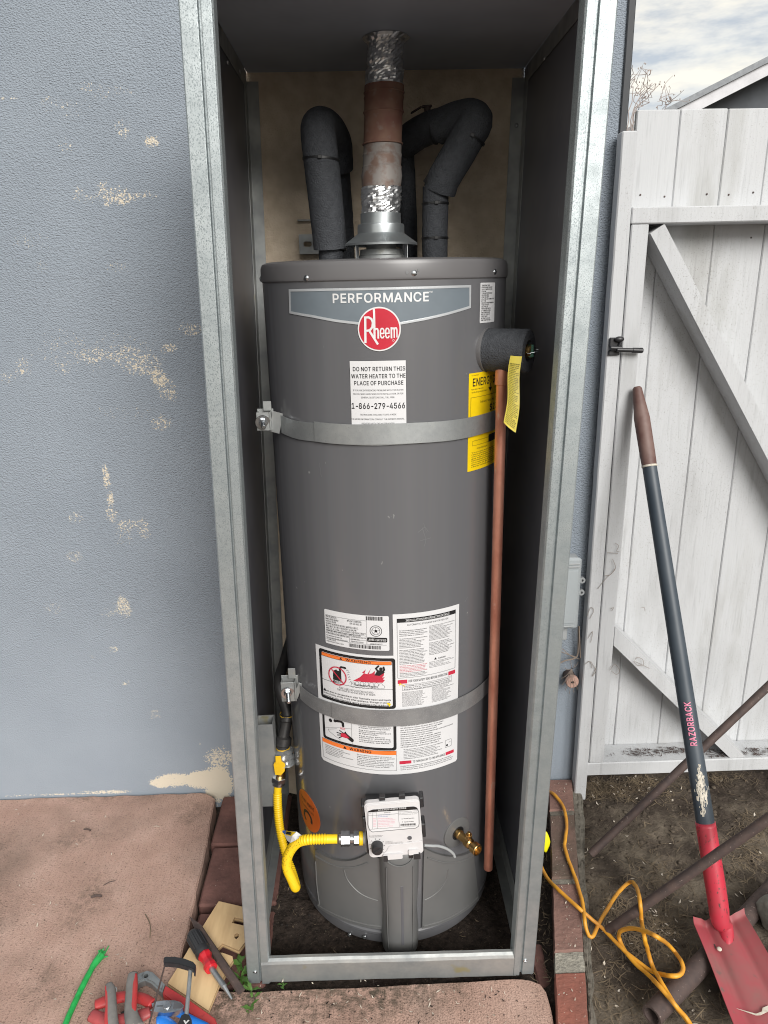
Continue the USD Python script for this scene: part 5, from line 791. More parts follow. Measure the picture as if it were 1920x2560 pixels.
# ------------------------------------------------------------------ insulated water pipes
def foam_pipe(t, pts, r, name='insulation'): P = resample(spline(pts, 10), .006); return part(t, name, wobble(tube(P, r, 28), .0008, 60), m_foam)
def tie(t, c, ax, r): part(t, 'cable_tie', [lathe([(r+.0004, -.002), (r+.0016, -.002), (r+.0016, .002), (r+.0004, .002)], c, ax, 36), obox(np.asarray(c)+unit(np.cross(ax, [1, 0, .2]))*-(r+.002), unit(np.cross(ax, [0, 1, 0])), np.array([0, 1., 0]), unit(ax), .004, .0025, .0032, .0006)], m_tie)
hp = thing('insulated_hot_pipe', 'black foam wrapped water pipe left of the rusty flue, bending back at its top', 'water pipe', (at_y(c1(710, 1075), .07)))
foam_pipe(hp, [[*at_y(c1(712, 1070), .075)[:2], zc-.002], at_y(c1(711, 1040), .072), at_y(c1(709, 1022), .070)], .0268, 'lower_insulation')
foam_pipe(hp, [at_y(c1(706, 1030), .070), at_y(c1(694, 900), .062), at_y(c1(672, 700), .05), at_y(c1(665, 640), .045), at_y(c1(657, 560), .045)], .0350)
foam_pipe(hp, [at_y(c1(662, 600), .045), at_y(c1(655, 540), .05), at_y(c1(668, 520), .085), at_y(c1(700, 540), .14), at_y(c1(730, 600), .19), at_y(c1(736, 700), .215)], .0345, 'elbow_insulation')
foam_pipe(hp, [at_y(c1(732, 620), .21), at_y(c1(745, 800), .235), at_y(c1(757, 960), .24), [*at_y(c1(757, 960), .24)[:2], 1.30]], .026, 'rear_insulation')
for y, x, Y, r, d in ((662, 667, .047, .0350, (.06, 0, 1)), (1027, 711, .071, .0300, (.15, .0, 1))): tie(hp, at_y(c1(x, y), Y), unit(d), r)
cp = thing('insulated_cold_pipe', 'black foam wrapped water pipe right of the flue, crooked over with a valve lever', 'water pipe', (at_y(c1(1140, 1075), .07)))
foam_pipe(cp, [[*at_y(c1(1140, 1068), .08)[:2], zc-.002], at_y(c1(1140, 1000), .078), at_y(c1(1141, 900), .078), at_y(c1(1144, 775), .078)], .0268, 'lower_insulation')
foam_pipe(cp, [at_y(c1(1160, 790), .078), at_y(c1(1180, 735), .07), at_y(c1(1230, 650), .06), at_y(c1(1280, 560), .045), at_y(c1(1305, 520), .04)], .0338)
foam_pipe(cp, [at_y(c1(1272, 570), .048), at_y(c1(1308, 512), .04), at_y(c1(1298, 490), .052), at_y(c1(1250, 492), .075), at_y(c1(1160, 525), .11)], .0338, 'elbow_insulation')
foam_pipe(cp, [at_y(c1(1190, 515), .10), at_y(c1(1120, 530), .14), at_y(c1(1060, 560), .18), at_y(c1(1020, 590), .21)], .0318, 'upper_insulation')
foam_pipe(cp, [at_y(c1(1050, 560), .20), at_y(c1(1018, 610), .225), at_y(c1(1022, 760), .24), at_y(c1(1030, 960), .245), [*at_y(c1(1030, 960), .245)[:2], 1.30]], .0205, 'rear_insulation')
tie(cp, at_y(c1(1142, 845), .078), unit((.0, 0, 1)), .0268); tie(cp, at_y(c1(1140, 988), .078), unit((.0, 0, 1)), .0268); tie(cp, at_y(c1(1283, 563), .046), unit((.5, -.1, .85)), .0336); tie(cp, at_y(c1(1140, 525), .125), unit((1, -.4, -.1)), .0316)
part(cp, 'valve_lever', [beam(at_y(c1(1040, 470), .16), at_y(c1(1085, 443), .16), .012, .003), beam(at_y(c1(1085, 443), .16), at_y(c1(1128, 440), .16), .014, .004), cyl(at_y(c1(1110, 470), .16), at_y(c1(1108, 440), .16), .007, 14, .001)], m_iron)
part(cp, 'tape_wrap', tube([at_y(c1(1142, 765), .078), at_y(c1(1150, 735), .074)], [.0262, .021], 20), m_black_iron)
for x, Y, lab in ((0, 0, 0),):
    part(wh, 'pipe_collar', [lathe([(.036, 0), (.050, 0), (.049, .003), (.036, .0035)], [*at_y(c1(712, 1070), .075)[:2], zc], (0, 0, 1), 32)], m_lid); part(wh, 'pipe_collar', [lathe([(.034, 0), (.050, 0), (.049, .003), (.034, .0035)], [*at_y(c1(1140, 1068), .08)[:2], zc], (0, 0, 1), 32)], m_lid)

st_ = thing('strut_channel', 'short slotted galvanized strut channel bolted to the wall behind the left pipe', 'bracket', (at_y(c1(610, 1010), .29)))
A, B = at_y(c1(575, 972), .285), at_y(c1(690, 1052), .285)
plate = sbox(A[0], B[2], B[0], A[2]).difference(rect(A[0]+.010, A[0]+.030, (A[2]+B[2])/2-.006, (A[2]+B[2])/2+.006, .0055)); q = extr(plate, .0025)
part(st_, 'channel', [frame_map(q, np.array([0, .285, 0]), np.array([1., 0, 0]), np.array([0, 0, 1.]), np.array([0, 1., 0])), bx(A[0], B[0], .2851, .306, A[2]-.0025, A[2], .0005), bx(A[0], B[0], .2851, .306, B[2], B[2]+.0025, .0005)], m_galv_dull)
part(st_, 'upper_lip', bx(at_y(c1(570, 912), .3)[0], at_y(c1(640, 912), .3)[0], .296, .308, at_y(c1(600, 917), .3)[2], at_y(c1(600, 910), .3)[2], .0008), m_galv_dull)

# ------------------------------------------------------------------ relief valve, tag and copper pipe
tc = JACKET.to3(*JACKET.un(z8(322, 500)), 0); tn = unit([tc[0], tc[1], 0]); tn = unit(tn+np.array([.25, .0, 0]))
rv = thing('relief_valve', 'relief valve in a thick black foam sleeve at the upper right of the heater', 'valve', tc)
part(rv, 'foam_sleeve', wobble(lathe([(.018, -.01), (.0395, -.012), (.0395, .02), (.0397, .05), (.0395, .076), (.037, .079), (.020, .0785), (.018, .07)], tc, tn, 64), .0007, 80), m_foam)
part(rv, 'escutcheon', lathe([(.0400, -.014), (.0412, -.003), (.0410, .0000), (.0397, .0002)], tc, tn, 56), m_lid)
part(rv, 'brass_core', cyl(tc+tn*.06, tc+tn*.085, .013, 20, .002), m_brass)
lv = tc+tn*.086
part(rv, 'test_lever', [beam(lv+[-.004, -.002, .012], lv+[-.004, -.006, -.010], .010, .0022)], m_lever_green)
part(rv, 'wire_loop', tube(spline([lv+[-.012, -.004, .003], lv+[-.011, -.010, -.003], lv+[.006, -.010, .001], lv+[.012, -.003, .002], lv+[.006, .002, .003]], 6), .0005, 6), m_chrome)
pc = tc+tn*.048
cpz = at_y(c4(1270, 645), pc[1]-.0)[2]
xx = at_y(z8(495, 950), pc[1])[0]
cu = thing('discharge_pipe', 'long bare copper pipe hanging from the relief valve down the right side', 'copper pipe', (xx, pc[1], cpz))
zt_ = at_y(z8(495, 760), pc[1])[2]; xb = at_y(c4(1288, 600), pc[1])[0]
part(cu, 'pipe', tube(resample(np.array([[xb, pc[1], cpz], [(xb+xx)/2+.0006, pc[1], (cpz+zt_)/2], [xx, pc[1], zt_+.02]]), .02), .0103, 24), m_copper)
part(cu, 'coupling', lathe([(.0108, -.0005), (.0128, .0005), (.0128, .028), (.0118, .030), (.0118, .034), (.0126, .036), (.0126, .050)], (xx, pc[1], at_y(z8(495, 955), pc[1])[2]), (0, 0, 1), 28), m_copper)
tp = [at_y(z8(*p), lv[1]-.040+dy) for p, dy in (((612, 575), 0), ((765, 585), .012), ((755, 1000), .004), ((690, 1592), -.006), ((530, 1452), -.012), ((580, 1000), -.004))]
yt = thing('warning_tag', 'pale yellow printed paper tag hanging off the relief valve lever', 'tag', tp[0])
def quad_sheet(a, b, c, d, nu=8, nv=24, bulge=.004): # a,b top; d,c bottom
    u = np.linspace(0, 1, nu)[None, :, None]; v = np.linspace(0, 1, nv)[:, None, None]; S_ = (a*(1-u)+b*u)*(1-v)+(d*(1-u)+c*u)*v; n = unit(np.cross(b-a, d-a)); S_ = S_+n*(bulge*np.sin(u*math.pi)+.003*np.sin(v*7)); return S_
S1 = quad_sheet(tp[0], tp[1], tp[3], tp[4]); ii = np.arange(23)[:, None]*8; jj = np.arange(7)[None]; qd = np.stack([ii+jj, ii+jj+1, ii+8+jj+1, ii+8+jj], -1).reshape(-1, 4)
part(yt, 'paper', trimesh.Trimesh(S1.reshape(-1, 3), np.vstack([qd[:, [0, 1, 2]], qd[:, [0, 2, 3]]]), process=False), m_yellow_tag, smooth=True)
class SheetS:
    def __init__(s, a, b, c, d, bulge=.004): s.q = (a, b, c, d); s.n = unit(np.cross(b-a, d-a)); s.b = bulge; s.w = np.linalg.norm(b-a); s.h = np.linalg.norm(d-a); s.sg = 1 if s.n@(CAM-a) > 0 else -1
    def to3(s, u, v, o):
        a, b, c, d = s.q; u = np.asarray(u)[..., None]; v = np.asarray(v)[..., None]; o = np.asarray(o)[..., None]; return (a*(1-u)+b*u)*(1-v)+(d*(1-u)+c*u)*v+s.n*(s.b*np.sin(u*math.pi)+.003*np.sin(v*7)+o*s.sg)
TG = SheetS(tp[0], tp[1], tp[3], tp[4]); tags = []
tagtxt = 'WARNING TEMPERATURE AND PRESSURE RELIEF VALVE. To avoid water damage or scalding due to valve operation a discharge line must be connected to the valve outlet and run to a safe place of disposal. The discharge line must be as short as possible and pitched downward from the valve. Do not plug or cap this line. No valve of any type shall be installed between this valve and the tank. After installation at least once a year lift the lever to ensure that waterways are clear. Certain mineral deposits may adhere to the valve making it inoperative. Failure to reinspect as directed could result in unsafe temperature buildup which can cause serious injury or death. Valve to be installed directly in the tank opening by a qualified service technician in accordance with local codes and ordinances.'
wd = tagtxt.split(); rows, cur = [], ''
for w in wd:
    if len(cur)+len(w) > 22: rows.append(cur); cur = w
    else: cur = (cur+' '+w).strip()
rows.append(cur); n = len(rows)
for i, r_ in enumerate(rows):
    V2, F2, w_ = text2(r_, True); u = .08+V2[:, 0]/w_*.84*min(1, len(r_)/22); v = .1+(i+.75)/n*.87-V2[:, 1]*.55/n; tags.append(trimesh.Trimesh(TG.to3(u, v, np.full(len(u), .0006)), F2, process=False))
part(yt, 'lettering', tags, m_ink)

# ------------------------------------------------------------------ gas line
gp_ = thing('gas_pipe', 'black iron gas pipe and clear wrapped coupling behind the left of the heater', 'gas pipe', at_y(z2(335, 300), -.02))
part(gp_, 'pipe', tube(spline([[-.262, .30, .555], [-.268, .12, .555], [-.274, .03, .54], at_y(z2(345, 190), .0), at_y(z2(330, 320), -.01), at_y(z2(305, 450), -.02)], 8), .0135, 18), m_black_iron)
part(gp_, 'coupling', [cyl(at_y(z2(345, 210), .0), at_y(z2(340, 290), -.008), .0175, 20, .003), cyl(at_y(z2(310, 445), -.02), at_y(z2(300, 560), -.028), .0185, 20, .004), cyl(at_y(z2(300, 548), -.028), at_y(z2(299, 585), -.030), .0165, 20, .001)], m_black_iron)
part(gp_, 'yellow_mark', [lathe([(.0177, 0), (.0180, .001), (.0177, .003)], at_y(z2(344, 205), .0), (0, 0, 1), 20), lathe([(.0167, 0), (.0170, .001), (.0167, .003)], at_y(z2(300, 570), -.029), (0, 0, 1), 20)], m_yellow_lever)
part(gp_, 'clear_wrap', wobble(tube(resample(spline([at_y(z2(300, 585), -.030), at_y(z2(312, 640), -.034), at_y(z2(322, 700), -.038), at_y(z2(330, 745), -.04)], 6), .004), [.019+.008*math.sin(i*.9)**2 for i in range(len(resample(spline([at_y(z2(300, 585), -.030), at_y(z2(312, 640), -.034), at_y(z2(322, 700), -.038), at_y(z2(330, 745), -.04)], 6), .004)))], 22), .005, 60), m_wrap)
gvv = thing('gas_shutoff_valve', 'yellow levered gas shutoff valve above the yellow flexible hose', 'valve', at_y(z2(260, 780), -.055))
part(gvv, 'body', [cyl(at_y(z2(318, 660), -.035), at_y(z2(290, 760), -.042), .0135, 18, .002), cyl(at_y(z2(290, 740), -.042), at_y(z2(258, 900), -.046), .0130, 18, .002), hexnut(at_y(z2(256, 882), -.046), unit(at_y(z2(250, 985), -.047)-at_y(z2(256, 882), -.046)), .0175, .016)], m_brass)
part(gvv, 'lever', [hull([at_y(z2(x, y), Y) for x, y, Y in ((215, 665, -.066), (275, 662, -.066), (218, 750, -.068), (285, 745, -.068), (222, 665, -.058), (272, 662, -.058), (220, 752, -.055), (285, 748, -.055))]), hull([at_y(z2(x, y), Y) for x, y, Y in ((195, 760, -.066), (205, 735, -.066), (290, 725, -.066), (322, 750, -.063), (318, 830, -.063), (275, 878, -.066), (212, 872, -.066), (205, 800, -.066), (215, 740, -.05), (305, 745, -.05), (300, 845, -.05), (215, 865, -.05))])], m_yellow_lever)
part(gvv, 'nut', [hexnut(at_y(z2(258, 890), -.050), unit(at_y(z2(248, 1000), -.051)-at_y(z2(258, 890), -.050)), .0180, .013), cyl(at_y(z2(254, 930), -.050), at_y(z2(249, 985), -.051), .0155, 20, .003)], m_chrome)
fh = thing('gas_flex_hose', 'corrugated yellow coated gas hose looping from the valve to the white control', 'hose', at_y(z2(330, 1700), -.1))
flex = [at_y(z2(x, y), Y) for x, y, Y in ((243, 985, -.052), (238, 1080, -.055), (243, 1250, -.062), (262, 1450, -.072), (300, 1640, -.086), (345, 1800, -.105), (392, 1930, -.130), (432, 2050, -.160), (441, 2110, -.182), (428, 2105, -.205), (392, 2020, -.222), (352, 1930, -.236), (338, 1850, -.246), (352, 1770, -.256), (400, 1680, -.272), (470, 1615, -.288), (560, 1590, -.300), (700, 1583, -.304), (900, 1580, -.304))]
FP = resample(spline(flex, 14), .00125); dcum = np.arange(len(FP))*.00125; lenF = dcum[-1]
corr = np.clip(np.minimum(dcum-.018, lenF-.020-dcum)/.004, 0, 1); ymn = np.argmin(FP[:, 2]); tail = 1-np.clip(1-np.abs(np.arange(len(FP))-ymn)*.00125/.035, 0, 1)*.75
part(fh, 'hose', tube(FP, .0094+.00115*np.sin(dcum*2*math.pi/.0056)*corr*tail+.0004*corr, 20), m_flex, smooth=True)
e1 = at_y(z2(935, 1580), -.304); e2 = at_y(z2(1060, 1580), -.304); e3 = at_y(z2(1140, 1575), -.304); e4 = at_y(z2(1215, 1572), -.302); ax = unit(e4-e1)
part(fh, 'flare_nut', [hexnut(e1, ax, .0155, .020), cyl(e1-ax*.004, e1+ax*.004, .0112, 20, .002), hexnut(e1+ax*.027, ax, .0148, .012), cyl(e1+ax*.018, e1+ax*.048, .0102, 20, .001)], m_chrome)
part(fh, 'union_band', cyl(e1+ax*.0385, e1+ax*.0465, .0140, 24, .001), m_flex); part(wh, 'gas_inlet', [cyl(e1+ax*.046, e1+ax*.064, .012, 20, .001), obox(e1+ax*.060-[0, 0, .006], np.array([1., 0, 0]), np.array([0, 1., 0]), np.array([0, 0, 1.]), .008, .012, .022, .002)], m_grey_plastic)
# little printed marks on the sleeve of the bend
bi = [i for i in range(len(FP)) if FP[i, 1] < -.24 and FP[i, 1] > -.297]; marks = []
for k_ in range(46):
    i = bi[int(RNG.integers(len(bi)-3))]; t_ = unit(FP[i+2]-FP[i]); n_ = unit(CAM-FP[i]); n_ = unit(n_-t_*(n_@t_)); s_ = np.cross(t_, n_); a_ = RNG.uniform(-1.1, 1.1); o_ = n_*math.cos(a_)+s_*math.sin(a_); marks.append(obox(FP[i]+o_*.0108, t_, unit(np.cross(t_, o_)), o_, .0013, .00035, .0003, .0001))
part(fh, 'printed_marks', marks, m_ink, kind='stuff', smooth=False)
wt = thing('hose_tag', 'crumpled white paper tag with blue and yellow print on the hose bend', 'tag', at_y(z2(400, 1560), -.27))
tg = [at_y(z2(x, y), Y) for x, y, Y in ((295, 1490, -.262), (450, 1500, -.285), (510, 1545, -.292), (440, 1595, -.298), (380, 1625, -.288), (345, 1600, -.275))]
Vt_ = np.array(tg+[at_y(z2(400, 1548), -.296), at_y(z2(455, 1545), -.286)]); part(wt, 'paper', [trimesh.Trimesh(Vt_, [(0, 1, 6), (1, 7, 6), (1, 2, 7), (2, 3, 7), (3, 6, 7), (3, 4, 6), (4, 5, 6), (5, 0, 6)], process=False)], m_white_print, smooth=False)
pl3 = [at_y(z2(x, y), Y) for x, y, Y in ((293, 1488, -.2665), (330, 1484, -.272), (320, 1535, -.281), (290, 1505, -.270))]; part(wt, 'blue_corner', trimesh.Trimesh(np.array(pl3), [(0, 1, 2), (0, 2, 3)], process=False), m_blue_ink, smooth=False)
pl3 = [at_y(z2(x, y), Y) for x, y, Y in ((335, 1490, -.274), (440, 1505, -.291), (385, 1550, -.299), (325, 1535, -.283))]; yl3 = part(wt, 'yellow_panel', trimesh.Trimesh(np.array(pl3), [(0, 1, 2), (0, 2, 3)], process=False), m_flex, smooth=False)
P_ = [at_y(z2(x, y), Y) for x, y, Y in ((340, 1500, -.280), (395, 1508, -.290), (380, 1545, -.300), (322, 1530, -.286))]; part(wt, 'black_print', [beam(P_[0]*.8+P_[3]*.2, P_[1]*.8+P_[2]*.2, .001, .0035), beam(P_[0]*.35+P_[3]*.65, P_[1]*.35+P_[2]*.65, .001, .0035)], m_ink)

sq = thing('square_tube', 'open topped galvanized square tube fixed inside the left cabinet wall', 'tube', (-.300, -.05, .25))
O = Polygon([(-.3235, -.055), (-.2835, -.055), (-.2835, -.015), (-.3235, -.015)]); q = extr(O.difference(O.buffer(-.0018, join_style=2)), .232); q.apply_translation((0, 0, .250)); part(sq, 'tube', q, m_galv_dull)

# ------------------------------------------------------------------ on the wall to the right
ub = thing('utility_box', 'grey wall box with clear ribbed cover, partly behind the cabinet post', 'utility box', (.47, YW-.02, .64))
part(ub, 'base', [bx(.405, .520, .272, YW-.002, .548, .752, .004), bx(.42, .502, .280, YW-.003, .500, .545, .003)], m_grey_plastic)
part(ub, 'cover', [bx(.403, .5235, .258, .2705, .546, .755, .006), bx(.415, .513, .254, .2575, .565, .722, .002)], m_clear_cover)
part(ub, 'cover_ridge', [bx(.41, .517, .2535, .2575, .730, .7345, .001), bx(.41, .517, .2535, .2575, .7385, .7425, .001), bx(.41, .510, .2535, .2575, .5545, .5585, .001)], m_grey_plastic)
for z in (.683, .647): part(ub, 'lug', [lathe([(.0035, 0), (.0085, 0), (.0085, .008), (.0035, .008)], (.533, .285, z), (0, -1, 0), 20), bx(.522, .533, .280, .287, z-.006, z+.006, .001)], m_grey_plastic)
def vine(name, label, paths, r=.0011, mat=None): solo(name, [tube(spline(p, 6), r, 5) for p in paths], mat or m_web, label, 'vine')
cap = at_y(z11(338, 1278), .262); sc_ = thing('capped_pipe', 'round salmon pipe cap with a central hole on the wall beside the cabinet', 'pipe cap', cap)
part(sc_, 'cap', wobble(lathe([(.0045, .004), (.0050, 0), (.0165, 0), (.0185, .003), (.0185, .012), (.016, .014)], cap+[0, .0, 0], (0, 1, 0), 36), .0012, 90), m_salmon); part(sc_, 'hole', lathe([(1e-5, .0035), (.0049, .0035)], cap, (0, 1, 0), 16), m_ink); part(sc_, 'stub', cyl(cap+[0, .012, 0], [cap[0], YW-.003, cap[2]], .0165, 24), m_iron)
def zz(*p, Y=.285): return at_y(z11(*p), Y)
solo('dry_vine', [tube(spline([zz(200, 1108), zz(270, 1075), zz(370, 1045), zz(390, 950), zz(392, 760)], 6), .0022, 6), tube(spline([zz(225, 990), zz(300, 1020), zz(375, 1045)], 6), .0011, 5), tube(spline([zz(240, 965), zz(320, 1030), zz(400, 1060)], 6), .0011, 5), tube(spline([zz(398, 760, Y=.28), zz(402, 900, Y=.28), zz(410, 1050, Y=.28)], 6), .0018, 5)]+[tube(spline([zz(330, 1150, Y=.27), zz(330+dx*.5, 1180+dy*.5, Y=.25), zz(330+dx, 1180+dy, Y=.25)], 4), .0007, 4) for dx, dy in ((-70, -40), (-90, 120), (-60, 170), (-20, 200), (20, 190), (55, 160), (-95, 60), (30, -70), (60, -90), (-10, -110))], m_web, 'dry brown vine on the wall above the salmon pipe cap', 'vine')
def gz(*p, Y=.258): return at_y(c8(*p), Y)
solo('dry_vine', [tube(spline([gz(*q) for q in p], 6), .0006, 5) for p in ([(378, 920), (395, 935), (385, 960), (400, 965)], [(338, 968), (365, 970), (392, 972)], [(290, 1150), (330, 1100), (378, 1050), (365, 1000)], [(325, 1085), (355, 1078), (380, 1045)], [(235, 1290), (255, 1245), (270, 1260), (250, 1300)], [(240, 1400), (265, 1365), (255, 1420)], [(355, 1250), (370, 1245), (360, 1262)], [(255, 1515), (280, 1560), (262, 1590), (285, 1540)], [(225, 1530), (250, 1515), (262, 1550)])], m_web, 'dry vine tendrils clinging to the white gate post and stile', 'vine')
solo('dry_vine', [tube(spline([gz(*q) for q in p], 8), .0006, 5) for p in ([(350, 1560), (375, 1530), (400, 1560), (385, 1580), (360, 1565)], [(475, 1510), (490, 1495), (515, 1505), (520, 1530), (490, 1535), (475, 1515), (550, 1550)], [(510, 1245), (525, 1245), (528, 1262)])], m_web, 'curled dry tendril on the lower gate brace', 'vine')
# dark dead leaves lying on the ledge of the gate's bottom rail
lf = []
for k_ in range(420):
    p = at_z(c8(*[(520+RNG.normal(0, 1)*70, 1965+RNG.uniform(-12, 25)), (690+RNG.normal(0, 1)*60, 1955+RNG.uniform(-10, 20)), (1090+RNG.normal(0, 1)*45, 1975+RNG.uniform(-25, 25)), (900+RNG.normal(0, 1)*40, 1965+RNG.uniform(-10, 30))][k_ % 4]), .106)
    if p[1] < .27 or p[1] > .348 or p[0] < .64: continue
    a_ = RNG.uniform(0, 6.3); d_ = np.array([math.cos(a_), math.sin(a_), RNG.uniform(-.1, .3)])*RNG.uniform(.003, .011); e_ = np.array([-math.sin(a_), math.cos(a_), 0])*RNG.uniform(.0005, .002); lf.append(trimesh.Trimesh([p-d_, p+e_, p+d_, p-e_], [(0, 1, 2), (0, 2, 3)], process=False))
solo('leaf_litter', lf, m_iron, 'dark dead leaves lying along the bottom rail of the gate', 'leaves', kind='stuff', smooth=False)

# ------------------------------------------------------------------ shovel leaning on the gate
top = at_y(F(1376, 836), .248); blade_top = at_z(c6(1355, 1150), .042)
dirn = unit(blade_top-top)
def on(p): # point of the shaft line seen at pixel p
    d = ray(*p); w = np.cross(dirn, d); t_ = np.dot(np.cross(CAM-top, d), w)/(w@w); return top+dirn*t_
sv = thing('shovel', 'red square bladed shovel with blue black handle leaning on the gate', 'shovel', blade_top)
h0, h1, h2, h3 = top, on(c8(535, 530)), on(c6(1272, 425)), on(c6(1365, 960))
part(sv, 'handle_tip', [tube(np.array([h0, h0+dirn*.004, h0*.6+h1*.4, h0*.15+h1*.85, h1]), [.008, .011, .019, .0185, .0178], 24)], m_handle_tip)
part(sv, 'handle', tube(np.array([h1-dirn*.002, h1*.5+h2*.5, h2]), [.0170, .0190, .0205], 28), m_handle)
part(sv, 'tip_band', lathe([(.0178, 0), (.0186, .001), (.0186, .004), (.0178, .005)], h1, dirn, 28), m_wear_white)
wl = on(c8(805, 1930)); wu = on(c8(765, 1710)); vn = unit(CAM-(wl+wu)/2); vn = unit(vn-dirn*(vn@dirn)); side = np.cross(dirn, vn)
class Rod:
    R = .0203
    def to3(s, u, v, o): a_ = np.asarray(v)/s.R; r_ = s.R+np.asarray(o); return wl-dirn*np.asarray(u)[..., None]+(r_*np.cos(a_))[..., None]*vn+(r_*np.sin(a_))[..., None]*side
L_ = np.linalg.norm(wu-wl); V2, F2, w_ = text2('RAZORBACK', True); _u = 0
u = V2[:, 0]/w_*L_; v = -.004-V2[:, 1]*.0125*0+.0; vv = (.008-V2[:, 1]*.0135) if (side@RIGHT) > 0 else (V2[:, 1]*.0135-.008)
part(sv, 'lettering', trimesh.Trimesh(Rod().to3(u, vv, np.full(len(u), .0012)), F2, process=False), m_pink)
wp = on(c8(830, 2150)); wr = []
for k_ in range(240):
    t_ = RNG.uniform(-.058, .058); a_ = RNG.normal(0, .34)*(1-abs(t_)/.075)-.1+t_*3; r_ = .0206; l_ = RNG.uniform(.002, .010)*(1-abs(t_)/.075); o_ = vn*math.cos(a_)+side*math.sin(a_); wr.append(obox(wp+dirn*t_+o_*r_, dirn, unit(np.cross(dirn, o_)), o_, l_, RNG.uniform(.0003, .0009), .0004, .0001))
part(sv, 'bare_wear', wr, m_wear_white, kind='stuff', smooth=False)
so = [h2-dirn*.004, h2+(h3-h2)*.5, h3]
bdir = unit(at_z(c6(1659, 1900), .010)-at_z(c6(1395, 1180), .030))
neck = [*so, h3+dirn*.03+np.array([0, 0, -.006]), at_z(c6(1372, 1130), .040), at_z(c6(1395, 1270), .028)]
nk = resample(spline(neck, 10), .01); nr = np.interp(np.linspace(0, 1, len(nk)), [0, .45, .66, .80, .93, 1], [.0222, .0226, .0220, .0200, .0140, .004]); part(sv, 'socket', tube(nk, nr, 26), m_shovel_red, smooth=True)
# blade: a dished plate, side edges turned up, rear edge stepped
bl = [at_z(c6(*p), z) for p, z in (((1150, 1105), .036), ((1490, 1048), .036), ((1900, 1766), .010), ((1440, 1830), .006))]
nu, nv = 29, 40; u = np.linspace(0, 1, nu); v = np.linspace(0, 1, nv); U_, V_ = np.meshgrid(u, v, indexing='xy'); B_ = (bl[0]*(1-U_[..., None])+bl[1]*U_[..., None])*(1-V_[..., None])+(bl[3]*(1-U_[..., None])+bl[2]*U_[..., None])*V_[..., None]
hgt = .014*np.abs(2*U_-1)**3.0-.008*np.exp(-((U_-.26)/.06)**2)*(1-V_*.5)-.006*np.exp(-((U_-.74)/.06)**2)*(1-V_*.5)+.010*np.exp(-((U_-.5)/.16)**2)*(1-V_)**1.5+.012*np.clip(1-V_/.03, 0, 1)+.003*np.sin(V_*5)
B_[..., 2] += hgt; Bf = B_.reshape(-1, 3); ii = np.arange(nv-1)[:, None]*nu; jj = np.arange(nu-1)[None]; qd = np.stack([ii+jj, ii+jj+1, ii+nu+jj+1, ii+nu+jj], -1).reshape(-1, 4); n0 = len(Bf); Vb = np.vstack([Bf, Bf-[0, 0, .0025]])
edge = np.r_[np.arange(nu), np.arange(1, nv)*nu+nu-1, (nv-1)*nu+np.arange(nu-2, -1, -1), np.arange(nv-2, 0, -1)*nu]; en = np.roll(edge, -1)
part(sv, 'blade', trimesh.Trimesh(Vb, np.vstack([qd[:, [0, 1, 2]], qd[:, [0, 2, 3]], qd[:, [2, 1, 0]]+n0, qd[:, [3, 2, 0]]+n0, np.stack([edge, edge+n0, en], 1), np.stack([en, edge+n0, en+n0], 1)]), process=False), m_blade_red, smooth=40)
part(sv, 'rivet', ball(at_z(c6(1333, 1264), .034), .0055, 2, (1, 1, .6)), m_wear_white)
part(sv, 'blade_scrape', [sheet(Plane(at_z(c6(1560, 1695), .0125), (1, 0, 0), (0, 1, 0)), Polygon([np.array(q)*1.0 for q in ((-.03, .010), (-.012, .003), (.004, -.003), (.018, .001), (.024, .009), (.037, .013), (.046, .008), (.037, .003), (.026, -.001), (.012, -.006), (.002, -.006), (-.012, .001))]), .002, .0008, 0)], m_wear_white)

# ------------------------------------------------------------------ rods, pipe and stone
def rod(name, label, a, b, r, seed, mat=m_iron): P = resample(np.array([a, b]), .03); solo(name, wobble(tube(P, r, 14), r*.09, 30, seed), mat, label, 'rod', group='rusty rods leaning in the yard')
r1a, r1b = at_z(c6(474, 628), .008), at_y((1920, 1716), .10); rod('iron_rod', 'thin rusty brown rod slanting up behind the shovel handle', r1a, r1a+(r1b-r1a)*1.18, .0105, 1)
r2a, r2b = at_z(c6(590, 1140), .006), at_y((1925, 2044), -.29); rod('iron_rod', 'longer rusty brown rod crossing in front of the red shovel socket', r2a, r2a+(r2b-r2a)*1.25, .0112, 2)
pa, pb_ = at_z(c6(880, 1712), .012), at_z(c6(1640, 900), .012); pd = unit(pb_-pa); rp_ = thing('rusty_pipe', 'thick rusty pipe lying in the soil beneath the shovel blade', 'pipe', pa)
P = resample(np.array([pa, pa+pd*.18, pa+pd*.5, pb_+pd*.06])+np.array([[0, 0, 0], [0, 0, -.004], [0, 0, -.010], [0, 0, -.004]]), .02); part(rp_, 'pipe', [wobble(tube(P, .0215, 22, caps=False), .0012, 30), lathe([(.0215, 0), (.0165, 0), (.0160, .05), (1e-5, .05)], P[0], pd, 22)], m_iron)
st2 = at_z(c6(1655, 1080), .03); q = trimesh.creation.icosphere(subdivisions=4, radius=1.0); q.vertices = q.vertices*[.050, .055, .045]; q = wobble(q, .016, 18, 3); q.apply_translation(st2+[.046, .02, .0]); solo('concrete_lump', q, m_stone, 'grey broken concrete lump at the right edge beyond the rusty pipe', 'stone')

